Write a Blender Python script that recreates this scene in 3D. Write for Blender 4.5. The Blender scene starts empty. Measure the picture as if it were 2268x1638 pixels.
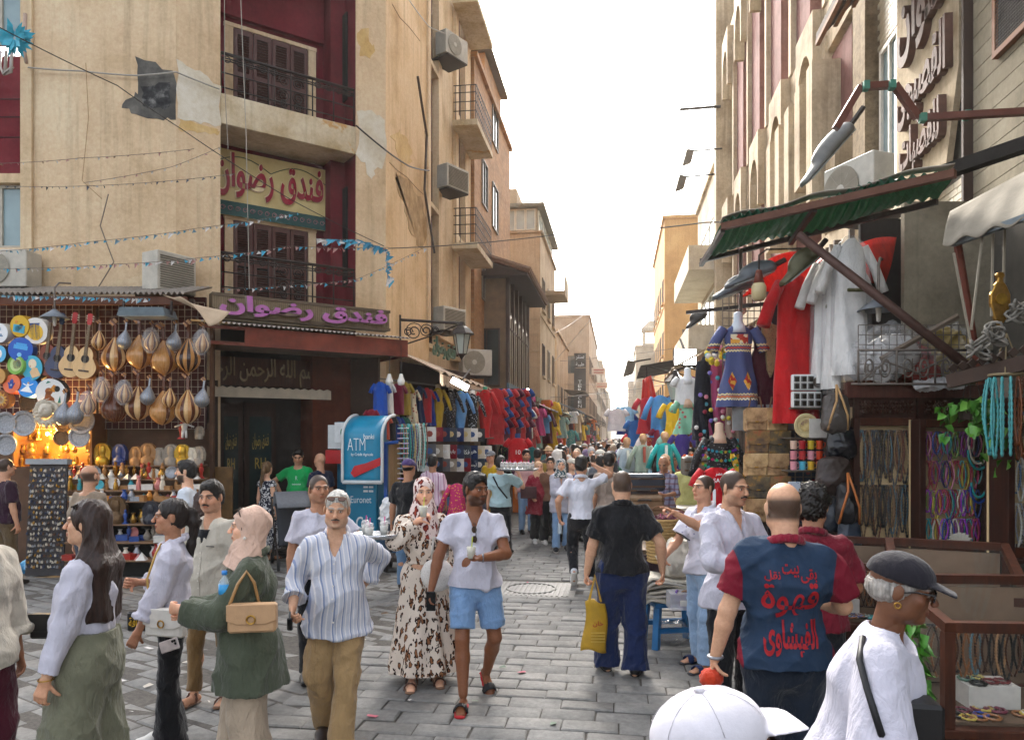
import bpy,math,random,time
import numpy as np
from mathutils import Vector,Matrix,noise as mnoise
R=math.radians
random.seed(7);rng=np.random.default_rng(7)
SC=bpy.context.scene;COL=SC.collection
T0=time.time()
# ---------------------------------------------------------------- camera, sky, sun, exposure
FPX,CX,HY,CH=1637.0,1133.5,965.0,2.05
YAW=math.atan((1368-CX)/FPX)
cam=bpy.data.objects.new('camera',bpy.data.cameras.new('camera'));COL.objects.link(cam)
cam.data.sensor_width=36;cam.data.lens=FPX/2267*36;cam.data.shift_y=(HY-819)/2267
cam.data.clip_end=3000;cam.data.clip_start=.05
cam.location=(0,0,CH);cam.rotation_euler=(math.pi/2,0,YAW);SC.camera=cam
SUN_EL,SUN_AZ=R(38),R(-16)
W=bpy.data.worlds.new('World');SC.world=W;W.use_nodes=True
nt=W.node_tree;bg=nt.nodes['Background']
sky=nt.nodes.new('ShaderNodeTexSky');sky.sky_type='NISHITA';sky.sun_disc=False
sky.sun_elevation=SUN_EL;sky.sun_rotation=SUN_AZ;sky.dust_density=6;sky.air_density=1.0;sky.ozone_density=.4
hs=nt.nodes.new('ShaderNodeHueSaturation');hs.inputs['Saturation'].default_value=.34
nt.links.new(sky.outputs[0],hs.inputs['Color']);nt.links.new(hs.outputs[0],bg.inputs[0])
bg.inputs[1].default_value=.15
sl=bpy.data.lights.new('sun','SUN');sl.energy=.85;sl.angle=R(14);sl.color=(1,.93,.82)
so=bpy.data.objects.new('sun',sl);COL.objects.link(so)
so.rotation_euler=Vector((-math.sin(SUN_AZ)*math.cos(SUN_EL),-math.cos(SUN_AZ)*math.cos(SUN_EL),-math.sin(SUN_EL))).to_track_quat('-Z','Y').to_euler()
SC.view_settings.view_transform='Standard';SC.view_settings.look='None';SC.view_settings.gamma=1
SC.view_settings.exposure=2.27
SC.render.engine='CYCLES'
cy=SC.cycles;cy.max_bounces=5;cy.diffuse_bounces=3;cy.glossy_bounces=2;cy.transmission_bounces=4;cy.transparent_max_bounces=8
cy.use_denoising=True;cy.use_adaptive_sampling=True;cy.adaptive_threshold=.02;cy.caustics_reflective=False;cy.caustics_refractive=False;cy.sample_clamp_indirect=6
FW=Vector((-math.sin(YAW),math.cos(YAW),0));RT=Vector((math.cos(YAW),math.sin(YAW),0));UP=Vector((0,0,1))
def P(px,py,d):
 return Vector((0,0,CH))+d*(FW+(px-CX)/FPX*RT+(HY-py)/FPX*UP)
def G(px,py):return P(px,py,FPX*CH/(py-HY))
def PX(px,d):p=P(px,HY,d);return Vector((p.x,p.y,0))
def SX(px,x):
 k=(px-CX)/FPX;return x/(FW.x+k*RT.x)
# ---------------------------------------------------------------- mesh builder
class MB:
 def __init__(s):s.v=[];s.f=[];s.mi=[];s.cur=0
 def add(s,vs,fs):
  n=len(s.v);s.v.extend(vs);s.f.extend([tuple(i+n for i in f) for f in fs]);s.mi.extend([s.cur]*len(fs));return s
 def box(s,x0,x1,y0,y1,z0,z1,M=None):
  vs=[Vector(p) for p in ((x0,y0,z0),(x1,y0,z0),(x1,y1,z0),(x0,y1,z0),(x0,y0,z1),(x1,y0,z1),(x1,y1,z1),(x0,y1,z1))]
  if M is not None:vs=[M@v for v in vs]
  return s.add(vs,[(0,3,2,1),(4,5,6,7),(0,1,5,4),(1,2,6,5),(2,3,7,6),(3,0,4,7)])
 def cbox(s,c,sz,M=None):
  a,b,d=sz[0]/2,sz[1]/2,sz[2]/2;T=Matrix.Translation(c)
  return s.box(-a,a,-b,b,-d,d,T@M if M is not None else T)
 def bar(s,a,b,w,h=None):
  a,b=Vector(a),Vector(b);d=(b-a);L=d.length
  if L<1e-6:return s
  q=d.to_track_quat('Y','Z').to_matrix().to_4x4();h=h or w
  return s.box(-w/2,w/2,0,L,-h/2,h/2,Matrix.Translation(a)@q)
 def tube(s,pts,r,n=6,caps=True,closed=False):
  pts=[Vector(p) for p in pts];m=len(pts);base=[]
  rs=r if isinstance(r,(list,tuple)) else [r]*m
  up=None;vs=[]
  for i,p in enumerate(pts):
   t=(pts[(i+1)%m]-pts[i-1]) if closed else (pts[min(i+1,m-1)]-pts[max(i-1,0)])
   if t.length<1e-9:t=Vector((0,0,1))
   t.normalize()
   if up is None:up=t.orthogonal()
   up=(up-t*up.dot(t));up=up.normalized() if up.length>1e-6 else t.orthogonal().normalized()
   sd=t.cross(up)
   for k in range(n):
    a=2*math.pi*k/n;vs.append(p+rs[i]*(math.cos(a)*up+math.sin(a)*sd))
  fs=[]
  for i in range(m if closed else m-1):
   j=(i+1)%m
   for k in range(n):fs.append((i*n+k,i*n+(k+1)%n,j*n+(k+1)%n,j*n+k))
  if caps and not closed:fs.append(tuple(range(n))[::-1]);fs.append(tuple((m-1)*n+k for k in range(n)))
  return s.add(vs,fs)
 def lathe(s,prof,n=16,M=None,sx=1,sy=1):
  vs=[];fs=[]
  for r,z in prof:
   for k in range(n):
    a=2*math.pi*k/n;v=Vector((r*sx*math.cos(a),r*sy*math.sin(a),z));vs.append(M@v if M is not None else v)
  m=len(prof)
  for i in range(m-1):
   for k in range(n):fs.append((i*n+k,i*n+(k+1)%n,(i+1)*n+(k+1)%n,(i+1)*n+k))
  if prof[0][0]>1e-5:fs.append(tuple(range(n))[::-1])
  if prof[-1][0]>1e-5:fs.append(tuple((m-1)*n+k for k in range(n)))
  return s.add(vs,fs)
 def prism(s,poly,y0,y1,M=None):
  n=len(poly);vs=[Vector((x,y0,z)) for x,z in poly]+[Vector((x,y1,z)) for x,z in poly]
  if M is not None:vs=[M@v for v in vs]
  return s.add(vs,[tuple(range(n)),tuple(range(2*n-1,n-1,-1))]+[(i,i+n,(i+1)%n+n,(i+1)%n) for i in range(n)])
 def grid(s,fn,nu,nv,closeu=False):
  vs=[Vector(fn(i/nu,j/nv)) for j in range(nv+1) for i in range(nu+(0 if closeu else 1))]
  w=nu if closeu else nu+1;fs=[]
  for j in range(nv):
   for i in range(nu):fs.append((j*w+i,j*w+(i+1)%w,(j+1)*w+(i+1)%w,(j+1)*w+i))
  return s.add(vs,fs)
 def sheet(s,fn,nu,nv,th):
  g=MB().grid(fn,nu,nv);w=nu+1;n=len(g.v);nr=[Vector() for _ in g.v]
  for f in g.f:
   a=(g.v[f[1]]-g.v[f[0]]).cross(g.v[f[3]]-g.v[f[0]])
   for i in f:nr[i]+=a
  vs=g.v+[v-x.normalized()*th for v,x in zip(g.v,nr)]
  fs=g.f+[tuple(i+n for i in f[::-1]) for f in g.f]
  rim=list(range(w))+[j*w+nu for j in range(1,nv+1)]+[nv*w+i for i in range(nu-1,-1,-1)]+[j*w for j in range(nv-1,0,-1)]
  for a,b in zip(rim,rim[1:]+rim[:1]):fs.append((b,a,a+n,b+n))
  return s.add(vs,fs)
 def mesh(s,name,mats=None,smooth=False):
  me=bpy.data.meshes.new(name);me.from_pydata([tuple(v) for v in s.v],[],s.f)
  ms=mats if isinstance(mats,(list,tuple)) else [mats]
  for m in ms:
   if m is not None:me.materials.append(m)
  if len(ms)>1:me.polygons.foreach_set('material_index',s.mi)
  if smooth:me.polygons.foreach_set('use_smooth',[True]*len(s.f))
  if smooth=='auto':
   me.polygons.foreach_set('use_smooth',[True]*len(s.f));me.set_sharp_from_angle(angle=R(38))
  me.update();return me
 def build(s,name,mats=None,parent=None,smooth=False,**kw):
  return obj(name,s.mesh(name,mats,smooth),parent,**kw)
def obj(name,me,parent=None,loc=None,rz=None,label=None,cat=None,group=None,kind=None,bev=0):
 o=bpy.data.objects.new(name,me);COL.objects.link(o)
 if parent is not None:o.parent=parent
 if loc is not None:o.location=loc
 if rz is not None:o.rotation_euler=(0,0,rz)
 if bev:
  b=o.modifiers.new('bevel','BEVEL');b.width=bev;b.segments=1;b.limit_method='ANGLE'
 return tag(o,label,cat,group,kind)
def tag(o,label=None,cat=None,group=None,kind=None):
 for k,v in (('label',label),('category',cat),('group',group),('kind',kind)):
  if v:o[k]=v
 return o
def thing(name,label,cat,loc=(0,0,0),rz=0,group=None,scale=None):
 o=obj(name,None,None,loc,rz,label,cat,group);o.empty_display_size=.1
 if scale:o.scale=(scale,)*3
 return o
def struct(mb,name,m,smooth=False):return mb.build(name,m,None,smooth,kind='structure')
KIDS={}
def copy_tree(o,parent=None,**kw):
 c=o.copy();COL.objects.link(c)
 if parent is not None:c.parent=parent
 for ch in list(o.children):copy_tree(ch,c)
 for k,v in kw.items():
  if k=='loc':c.location=v
  elif k=='rz':c.rotation_euler=(0,0,v)
  elif k=='rot':c.rotation_euler=v
  elif k=='scale':c.scale=v if isinstance(v,(tuple,list)) else (v,)*3
  elif k=='cat':c['category']=v
  else:c[k]=v
 return c
def setmat(o,m,i=0):
 if i<len(o.material_slots):o.material_slots[i].link='OBJECT';o.material_slots[i].material=m
# ---------------------------------------------------------------- materials
MATS={}
def hexc(h):
 h=h.lstrip('#');c=[int(h[i:i+2],16)/255 for i in (0,2,4)]
 return tuple((x/12.92 if x<=.04045 else ((x+.055)/1.055)**2.4) for x in c)
class N:
 def __init__(s,name):
  s.m=bpy.data.materials.new(name);s.m.use_nodes=True;s.t=s.m.node_tree;s.b=s.t.nodes['Principled BSDF'];s._c=None
 def n(s,ty,**kw):
  x=s.t.nodes.new('ShaderNode'+ty)
  for k,v in kw.items():
   if hasattr(x,k) and k not in x.inputs:setattr(x,k,v)
   else:x.inputs[k.replace('_',' ')].default_value=v
  return x
 def l(s,a,b):s.t.links.new(a,b)
 def coord(s,kind='Object',scale=None,rot=None):
  if s._c is None:s._c=s.n('TexCoord')
  o=s._c.outputs[kind]
  if scale or rot:
   mp=s.n('Mapping')
   if scale:mp.inputs['Scale'].default_value=scale
   if rot:mp.inputs['Rotation'].default_value=rot
   s.l(o,mp.inputs[0]);o=mp.outputs[0]
  return o
 def noise(s,scale,detail=3,rough=.55,co=None,dist=0):
  x=s.n('TexNoise',Scale=scale,Detail=detail,Roughness=rough,Distortion=dist);s.l(co or s.coord(),x.inputs['Vector']);return x.outputs['Fac']
 def ramp(s,fac,stops,interp='LINEAR'):
  x=s.n('ValToRGB');e=x.color_ramp.elements;x.color_ramp.interpolation=interp
  while len(e)<len(stops):e.new(.5)
  for q,(p,c) in zip(e,stops):q.position=p;q.color=(*c,1) if len(c)==3 else c
  s.l(fac,x.inputs[0]);return x.outputs[0]
 def mix(s,fac,a,b,mode='MIX'):
  x=s.n('Mix',data_type='RGBA',blend_type=mode)
  for v,i in ((fac,0),(a,6),(b,7)):
   if hasattr(v,'is_output'):s.l(v,x.inputs[i])
   else:x.inputs[i].default_value=v if i==0 else ((*v,1) if len(v)==3 else v)
  return x.outputs[2]
 def math(s,op,a,b=0.0,c=None):
  x=s.n('Math',operation=op)
  for i,v in enumerate((a,b) if c is None else (a,b,c)):
   if hasattr(v,'is_output'):s.l(v,x.inputs[i])
   else:x.inputs[i].default_value=v
  return x.outputs[0]
 def bump(s,h,strength=.3,dist=.01):
  x=s.n('Bump',Strength=strength,Distance=dist);s.l(h,x.inputs['Height']);s.l(x.outputs[0],s.b.inputs['Normal'])
 def col(s,c):
  if hasattr(c,'is_output'):s.l(c,s.b.inputs['Base Color'])
  else:s.b.inputs['Base Color'].default_value=(*c,1)
 def set(s,**kw):
  for k,v in kw.items():s.b.inputs[k.replace('_',' ')].default_value=v
  return s.m
def sh(c,k):return tuple(max(0,min(1,x*k)) for x in c)
def mat(c,rough=.6,var=.18,scale=9,bump=.15,metal=0,dirt=0,key=None,spec=.4,bdist=.006):
 c=hexc(c) if isinstance(c,str) else c
 k=key or ('m',tuple(round(x,3) for x in c),rough,var,scale,bump,metal,dirt)
 if k in MATS:return MATS[k]
 a=N('paint');f=a.noise(scale,4)
 col=a.ramp(f,[(.25,sh(c,1-var)),(.75,sh(c,1+var))])
 if dirt:
  g=a.noise(scale*.35,5,.7);col=a.mix(a.ramp(g,[(.45,(0,0,0)),(.7,(dirt,)*3)]),col,sh(c,.35))
 a.col(col)
 if bump:a.bump(a.noise(scale*5,3),bump,bdist)
 MATS[k]=a.set(Roughness=rough,Metallic=metal,**{'Specular IOR Level':spec});return MATS[k]
def cloth(c,rough=.85,fold=.5,key=None,var=.12):
 c=hexc(c) if isinstance(c,str) else c
 k=key or ('c',tuple(round(x,3) for x in c),fold)
 if k in MATS:return MATS[k]
 a=N('cloth');co=a.coord('Object',(1,1,.45));f=a.noise(14,4,.55,co,.6)
 a.col(a.ramp(a.noise(6,3),[(.3,sh(c,1-var)),(.7,sh(c,1+var))]))
 a.bump(a.mix(.18,f,a.noise(40,2,.5,co,1)),min(1,fold*1.6),.04);MATS[k]=a.set(Roughness=rough,**{'Specular IOR Level':.2,'Sheen Weight':.15});return MATS[k]
def glass(name='glass',tint=(.9,.95,.95),alpha=.25,rough=.05):
 k=('g',name)
 if k in MATS:return MATS[k]
 a=N(name);a.col(tint);a.set(Roughness=max(rough,.15),**{'Specular IOR Level':.3});t=a.n('BsdfTransparent');gl=a.n('BsdfGlossy',Roughness=rough);gl.inputs['Color'].default_value=(.8,.85,.85,1)
 fr=a.n('LayerWeight',Blend=.18);m1=a.n('MixShader');m1.inputs[0].default_value=alpha;a.l(t.outputs[0],m1.inputs[1]);a.l(a.b.outputs[0],m1.inputs[2])
 m2=a.n('MixShader');a.l(a.math('MULTIPLY',fr.outputs['Facing'],.16),m2.inputs[0]);a.l(m1.outputs[0],m2.inputs[1]);a.l(gl.outputs[0],m2.inputs[2]);a.l(m2.outputs[0],a.t.nodes['Material Output'].inputs[0])
 MATS[k]=a.m;return MATS[k]
def emis(c,st,key):
 if key in MATS:return MATS[key]
 a=N('lit');a.col(c);a.b.inputs['Emission Color'].default_value=(*c,1);MATS[key]=a.set(Emission_Strength=st);return MATS[key]
# ---------------------------------------------------------------- writing
AR={}
for ch,(iso,n) in {'ا':(0xFE8D,2),'ب':(0xFE8F,4),'ة':(0xFE93,2),'ت':(0xFE95,4),'ث':(0xFE99,4),'ج':(0xFE9D,4),'ح':(0xFEA1,4),'خ':(0xFEA5,4),'د':(0xFEA9,2),'ذ':(0xFEAB,2),'ر':(0xFEAD,2),'ز':(0xFEAF,2),'س':(0xFEB1,4),'ش':(0xFEB5,4),'ص':(0xFEB9,4),'ض':(0xFEBD,4),'ط':(0xFEC1,4),'ع':(0xFEC9,4),'غ':(0xFECD,4),'ف':(0xFED1,4),'ق':(0xFED5,4),'ك':(0xFED9,4),'ل':(0xFEDD,4),'م':(0xFEE1,4),'ن':(0xFEE5,4),'ه':(0xFEE9,4),'و':(0xFEED,2),'ى':(0xFEEF,2),'ي':(0xFEF1,4)}.items():AR[ch]=(iso,n)
def arabic(t):
 out=[]
 for w in t.split(' '):
  g=[]
  for i,ch in enumerate(w):
   if ch not in AR:g.append(ch);continue
   iso,n=AR[ch];pj=i>0 and w[i-1] in AR and AR[w[i-1]][1]==4;nj=n==4 and i+1<len(w) and w[i+1] in AR
   g.append(chr(iso+(3 if pj and nj else 2 if nj else 1 if pj else 0)))
  out.append(''.join(g[::-1]))
 return ' '.join(out[::-1])
def text(body,size,m,parent=None,loc=(0,0,0),rot=(R(90),0,0),depth=.004,width=None,height=None,name='lettering',bold=0,ar=False,res=3):
 c=bpy.data.curves.new(name,'FONT');c.body=arabic(body) if ar else body;c.size=size;c.align_x='CENTER';c.align_y='CENTER'
 c.extrude=depth;c.offset=bold;c.resolution_u=res
 o=bpy.data.objects.new(name,c);COL.objects.link(o);bpy.context.view_layer.update()
 me=bpy.data.meshes.new_from_object(o.evaluated_get(bpy.context.evaluated_depsgraph_get()));bpy.data.objects.remove(o)
 V=np.array([v.co[:] for v in me.vertices]);lo,hi=V.min(0),V.max(0);V[:,:2]-=(lo[:2]+hi[:2])/2
 if width:V[:,0]*=width/(hi[0]-lo[0])
 if height:V[:,1]*=height/(hi[1]-lo[1])
 me.vertices.foreach_set('co',V.ravel());me.materials.clear();me.materials.append(m);me.update()
 o=obj(name,me,parent,loc);o.rotation_euler=rot;return o
# ---------------------------------------------------------------- figures: smooth unions of tapered limbs, meshed as one skin
class SD:
 def __init__(s):s.ops=[];s.lo=np.full(3,9e9);s.hi=np.full(3,-9e9)
 def _bb(s,pts,r,op,d,k):
  p=np.array([list(q) for q in pts],float);lo,hi=p.min(0)-r,p.max(0)+r
  if op=='u':s.lo=np.minimum(s.lo,lo);s.hi=np.maximum(s.hi,hi)
  s.ops.append((op,lo,hi,d,k));return s
 def cap(s,a,b,ra,rb=None,k=.02,op='u',flat=''):
  return s.ecap(a,b,(ra,ra),(rb if rb is not None else ra,)*2,(1,.001,.002),k,op,flat)
 def ecap(s,a,b,ra,rb,ax=(1,0,0),k=.03,op='u',flat=''):
  a=np.array(list(a),float);b=np.array(list(b),float);d=b-a;L=max(np.linalg.norm(d),1e-6);dh=d/L
  ax=np.array(list(ax),float);ax=ax-dh*ax.dot(dh)
  if np.linalg.norm(ax)<1e-4:ax=np.cross(dh,(0,1,.01))
  ax/=np.linalg.norm(ax);fy=np.cross(dh,ax)
  def D(X,Y,Z):
   X=X-a[0];Y=Y-a[1];Z=Z-a[2]
   tu=(X*dh[0]+Y*dh[1]+Z*dh[2]);t=np.clip(tu/L,0,1)
   rx=ra[0]+(rb[0]-ra[0])*t;ry=ra[1]+(rb[1]-ra[1])*t;rm=np.minimum(rx,ry)
   x=X*ax[0]+Y*ax[1]+Z*ax[2];y=X*fy[0]+Y*fy[1]+Z*fy[2];z=tu-t*L
   r=(np.sqrt((x/rx)**2+(y/ry)**2+(z/rm)**2)-1)*rm
   if 'b' in flat:r=np.maximum(r,tu-L)
   if 'a' in flat:r=np.maximum(r,-tu)
   return r
  return s._bb((a,b),max(*ra,*rb),op,D,k)
 def ell(s,c,r,M=None,k=.02,op='u'):
  c=np.array(list(c),float);M=np.eye(3) if M is None else np.array(M.to_3x3() if isinstance(M,Matrix) else M,float);rm=min(r)
  def D(X,Y,Z):
   X=X-c[0];Y=Y-c[1];Z=Z-c[2];q=0
   for i in range(3):q=q+((X*M[0,i]+Y*M[1,i]+Z*M[2,i])/r[i])**2
   return (np.sqrt(q)-1)*rm
  return s._bb((c,),max(r),op,D,k)
 def plane(s,p,n):
  p=np.array(list(p),float);n=np.array(list(n),float);n/=np.linalg.norm(n)
  s.ops.append(('p',None,None,lambda X,Y,Z:(X-p[0])*n[0]+(Y-p[1])*n[1]+(Z-p[2])*n[2],0));return s
 def mesh(s,h):
  o=s.lo-3*h;nd=np.ceil((s.hi-s.lo)/h).astype(int)+7
  F=np.full(nd,1.0,np.float32);ax=[(o[i]+h*np.arange(nd[i])).astype(np.float32) for i in range(3)]
  for op,lo,hi,D,k in s.ops:
   if op=='p':i0,i1=[0]*3,list(nd)
   else:
    pad=max(k,.01)+2*h;i0=[max(0,int((lo[i]-pad-o[i])/h)) for i in range(3)];i1=[min(nd[i],int((hi[i]+pad-o[i])/h)+2) for i in range(3)]
   if any(i1[i]<=i0[i] for i in range(3)):continue
   sl=tuple(slice(i0[i],i1[i]) for i in range(3))
   d=D(ax[0][sl[0]][:,None,None],ax[1][sl[1]][None,:,None],ax[2][sl[2]][None,None,:]);A=F[sl]
   if op=='p':F[sl]=np.maximum(A,d)
   else:
    if op=='s':d=-d;A=-A;
    if op=='s':d=-d;q=np.clip(.5+.5*(d-A)/k,0,1);F[sl]=-(d*(1-q)+A*q-k*q*(1-q))
    else:q=np.clip(.5+.5*(d-A)/k,0,1);F[sl]=d*(1-q)+A*q-k*q*(1-q)
  return nets(F,o,h)
def nets(F,o,h):
 S=F<0;n=[x-1 for x in F.shape];c=np.zeros(n,np.int8)
 cs=[(i,j,k) for i in (0,1) for j in (0,1) for k in (0,1)]
 for i,j,k in cs:c+=S[i:n[0]+i,j:n[1]+j,k:n[2]+k]
 A=np.argwhere((c>0)&(c<8));idx=np.full(n,-1,np.int32);idx[tuple(A.T)]=np.arange(len(A))
 acc=np.zeros((len(A),3));cnt=np.zeros(len(A));fv={q:F[A[:,0]+q[0],A[:,1]+q[1],A[:,2]+q[2]] for q in cs}
 for q in cs:
  for d in range(3):
   if q[d]:continue
   e=list(q);e[d]=1;e=tuple(e);f0,f1=fv[q],fv[e];m=(f0<0)!=(f1<0)
   t=np.where(m,f0/np.where(m,f0-f1,1),0);p=np.array(q,float)[None,:].repeat(len(A),0);p[:,d]+=t
   acc+=p*m[:,None];cnt+=m
 V=(A+acc/cnt[:,None])*h+o;Q=[]
 for d in range(3):
  e=[0,0,0];e[d]=1;a,b=[x for x in range(3) if x!=d]
  m=S[:n[0] if d==0 else None,:n[1] if d==1 else None,:n[2] if d==2 else None]!=S[e[0]:,e[1]:,e[2]:]
  I=np.argwhere(m);I=I[(I[:,a]>0)&(I[:,b]>0)&(I[:,a]<n[a])&(I[:,b]<n[b])]
  if not len(I):continue
  def cell(da,db):J=I.copy();J[:,a]-=da;J[:,b]-=db;return idx[tuple(J.T)]
  q=np.stack([cell(1,1),cell(0,1),cell(0,0),cell(1,0)],1)
  fl=S[tuple(I.T)] if d!=1 else ~S[tuple(I.T)]
  q[~fl]=q[~fl][:,::-1];Q.append(q)
 Q=np.concatenate(Q);return V,Q[(Q>=0).all(1)]
def vnormals(V,Q):
 n=np.cross(V[Q[:,2]]-V[Q[:,0]],V[Q[:,3]]-V[Q[:,1]]);N_=np.zeros_like(V)
 for i in range(4):np.add.at(N_,Q[:,i],n)
 return N_/np.maximum(np.linalg.norm(N_,axis=1),1e-9)[:,None]
def relax(V,Q,it=1,f=.5):
 for _ in range(it):
  A=np.zeros_like(V);c=np.zeros(len(V))
  for i in range(4):
   np.add.at(A,Q[:,i],V[Q[:,(i+1)%4]]+V[Q[:,i-1]]);np.add.at(c,Q[:,i],2)
  V=V*(1-f)+f*A/np.maximum(c,1)[:,None]
 return V
def wrinkle(V,seed,amp,fr=11,zs=.6):
 g=np.random.default_rng(seed);out=np.zeros(len(V));W_=V*np.array((1,1,zs+.25));q=2.2*fr
 W_=W_+.35/fr*np.sin(W_[:,[1,2,0]]*fr*.8+g.random(3)*6)+.12/fr*np.sin(W_[:,[2,0,1]]*q+g.random(3)*6)
 for i in range(5):
  d=g.normal(size=3)*np.array((1,1,.8));d/=np.linalg.norm(d);m=.5+.5*np.sin(W_@g.normal(size=3)*fr*.35+g.random()*6);out+=m*(1-np.abs(np.sin(W_@d*fr*(.6+.25*i)+g.random()*6)))**3
 d=W_+.25/fr*np.sin(W_[:,[2,0,1]]*fr*1.7+g.random(3)*6);o2=np.zeros(len(V))
 for i in range(4):k=g.normal(size=3);k/=np.linalg.norm(k);o2+=(1-np.abs(np.sin(d@k*fr*(1.9+.4*i)+g.random()*6)))**2
 return amp*(1.4*(out-.62)+.32*(o2-1.4))
def fastmesh(name,parts,mats,cols=False,smooth=True,mi=None):
 V=np.concatenate([p[0] for p in parts]);off=np.cumsum([0]+[len(p[0]) for p in parts]);Q=np.concatenate([p[1]+o for p,o in zip(parts,off)])
 me=bpy.data.meshes.new(name);me.vertices.add(len(V));me.vertices.foreach_set('co',V.astype(np.float32).ravel())
 me.loops.add(len(Q)*4);me.loops.foreach_set('vertex_index',Q.astype(np.int32).ravel())
 me.polygons.add(len(Q));me.polygons.foreach_set('loop_start',np.arange(len(Q),dtype=np.int32)*4)
 me.update(calc_edges=True);me.polygons.foreach_set('use_smooth',np.ones(len(Q),bool))
 for m in (mats if isinstance(mats,(list,tuple)) else [mats]):me.materials.append(m)
 if cols:
  C=np.concatenate([p[2] for p in parts]);a=me.color_attributes.new('Col','FLOAT_COLOR','POINT')
  a.data.foreach_set('color',np.concatenate([C,np.ones((len(C),1))],1).astype(np.float32).ravel())
 return me
def skinmat():
 if 'skin' in MATS:return MATS['skin']
 a=N('skin');c=a.n('VertexColor',layer_name='Col');f=a.noise(60,3)
 a.col(a.mix(.35,c.outputs[0],a.ramp(f,[(.3,(.35,.3,.28)),(.7,(.62,.58,.56))]),'OVERLAY'));a.bump(a.noise(220,2),.08,.002)
 MATS['skin']=a.set(Roughness=.5,**{'Specular IOR Level':.35,'Subsurface Weight':.06,'Subsurface Scale':.02});return MATS['skin']
def hairmat(c):
 k=('h',c)
 if k in MATS:return MATS[k]
 a=N('hair');c=hexc(c);f=a.noise(70,3,.6,a.coord('Object',(1,1,.12)))
 a.col(a.ramp(f,[(.3,sh(c,.45)),(.7,sh(c,1.5))]));a.bump(f,.6,.01);MATS[k]=a.set(Roughness=.45,**{'Specular IOR Level':.35});return MATS[k]
SKIN={'light':'#dcae90','tan':'#bf9174','mid':'#a87a5e','olive':'#c59a7c','dark':'#7d4f34','deep':'#68432d'}
def v3(*a):return np.array(a,float)
def unit(v):v=np.array(list(v),float);return v/max(np.linalg.norm(v),1e-9)
def rotm(yaw=0,pitch=0,roll=0):
 return np.array((Matrix.Rotation(R(yaw),3,'Z')@Matrix.Rotation(R(pitch),3,'X')@Matrix.Rotation(R(roll),3,'Y')))
def ik(a,t,l1,l2,pole):
 d=t-a;L=np.linalg.norm(d)
 if L>(l1+l2)*.998:t=a+d/L*(l1+l2)*.998;d=t-a;L=np.linalg.norm(d)
 L=max(L,abs(l1-l2)+.01);dh=d/np.linalg.norm(d);x=(l1*l1-l2*l2+L*L)/(2*L);y=math.sqrt(max(l1*l1-x*x,0))
 p=pole-dh*np.dot(pole,dh);p=unit(p);return a+dh*x+p*y,t
def head_sd(fem,fat=0,neck=True,ears=True):
 s=SD();w=1.0+.08*fat
 s.ell((0,.016,.032),(.077*(1 if fem else 1.02),.097,.090))
 s.ell((0,-.026,-.040),((.056 if fem else.061)*w,.066,.078),k=.03)
 s.ell((0,-.070,-.096),((.020 if fem else.028)*w,.022,.018),k=.025)
 for x in (-1,1):
  s.ell((x*.046*w,-.052,-.024),(.022,.026,.024),k=.02)
  s.ell((x*.050*w,-.012,-.072),(.018 if fem else.024,.035,.026),k=.03)
  s.cap((x*.012,-.091,.023),(x*.045,-.077,.022),.009 if fem else.012,.010,k=.012)
  s.ell((x*.031,-.105,.004),(.019,.022,.0125),k=.012,op='s')
  s.ell((x*.031,-.079,.004),(.0135,.0135,.0125),k=.003)
  if ears:s.ell((x*.081,.012,-.006),(.008,.021,.031),M=rotm(x*22,12),k=.006)
  s.ell((x*.0105,-.106,-.030),(.0075,.010,.008),k=.005)
 s.cap((0,-.090,.014),(0,-.115,-.026),.0075,.0105 if fem else.0125,k=.010)
 s.cap((-.016,-.0925,-.0565),(.016,-.0925,-.0565),.0065,k=.006);s.cap((-.013,-.0905,-.0675),(.013,-.0905,-.0675),.0075,k=.006)
 s.cap((-.03,-.106,-.0618),(.03,-.106,-.0618),.0022,k=.004,op='s')
 if neck:s.cap((0,.018,-.06),(0,.026,-.18),.050 if fem else.059*w,.050 if fem else.060*w,k=.03)
 return s
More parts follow.
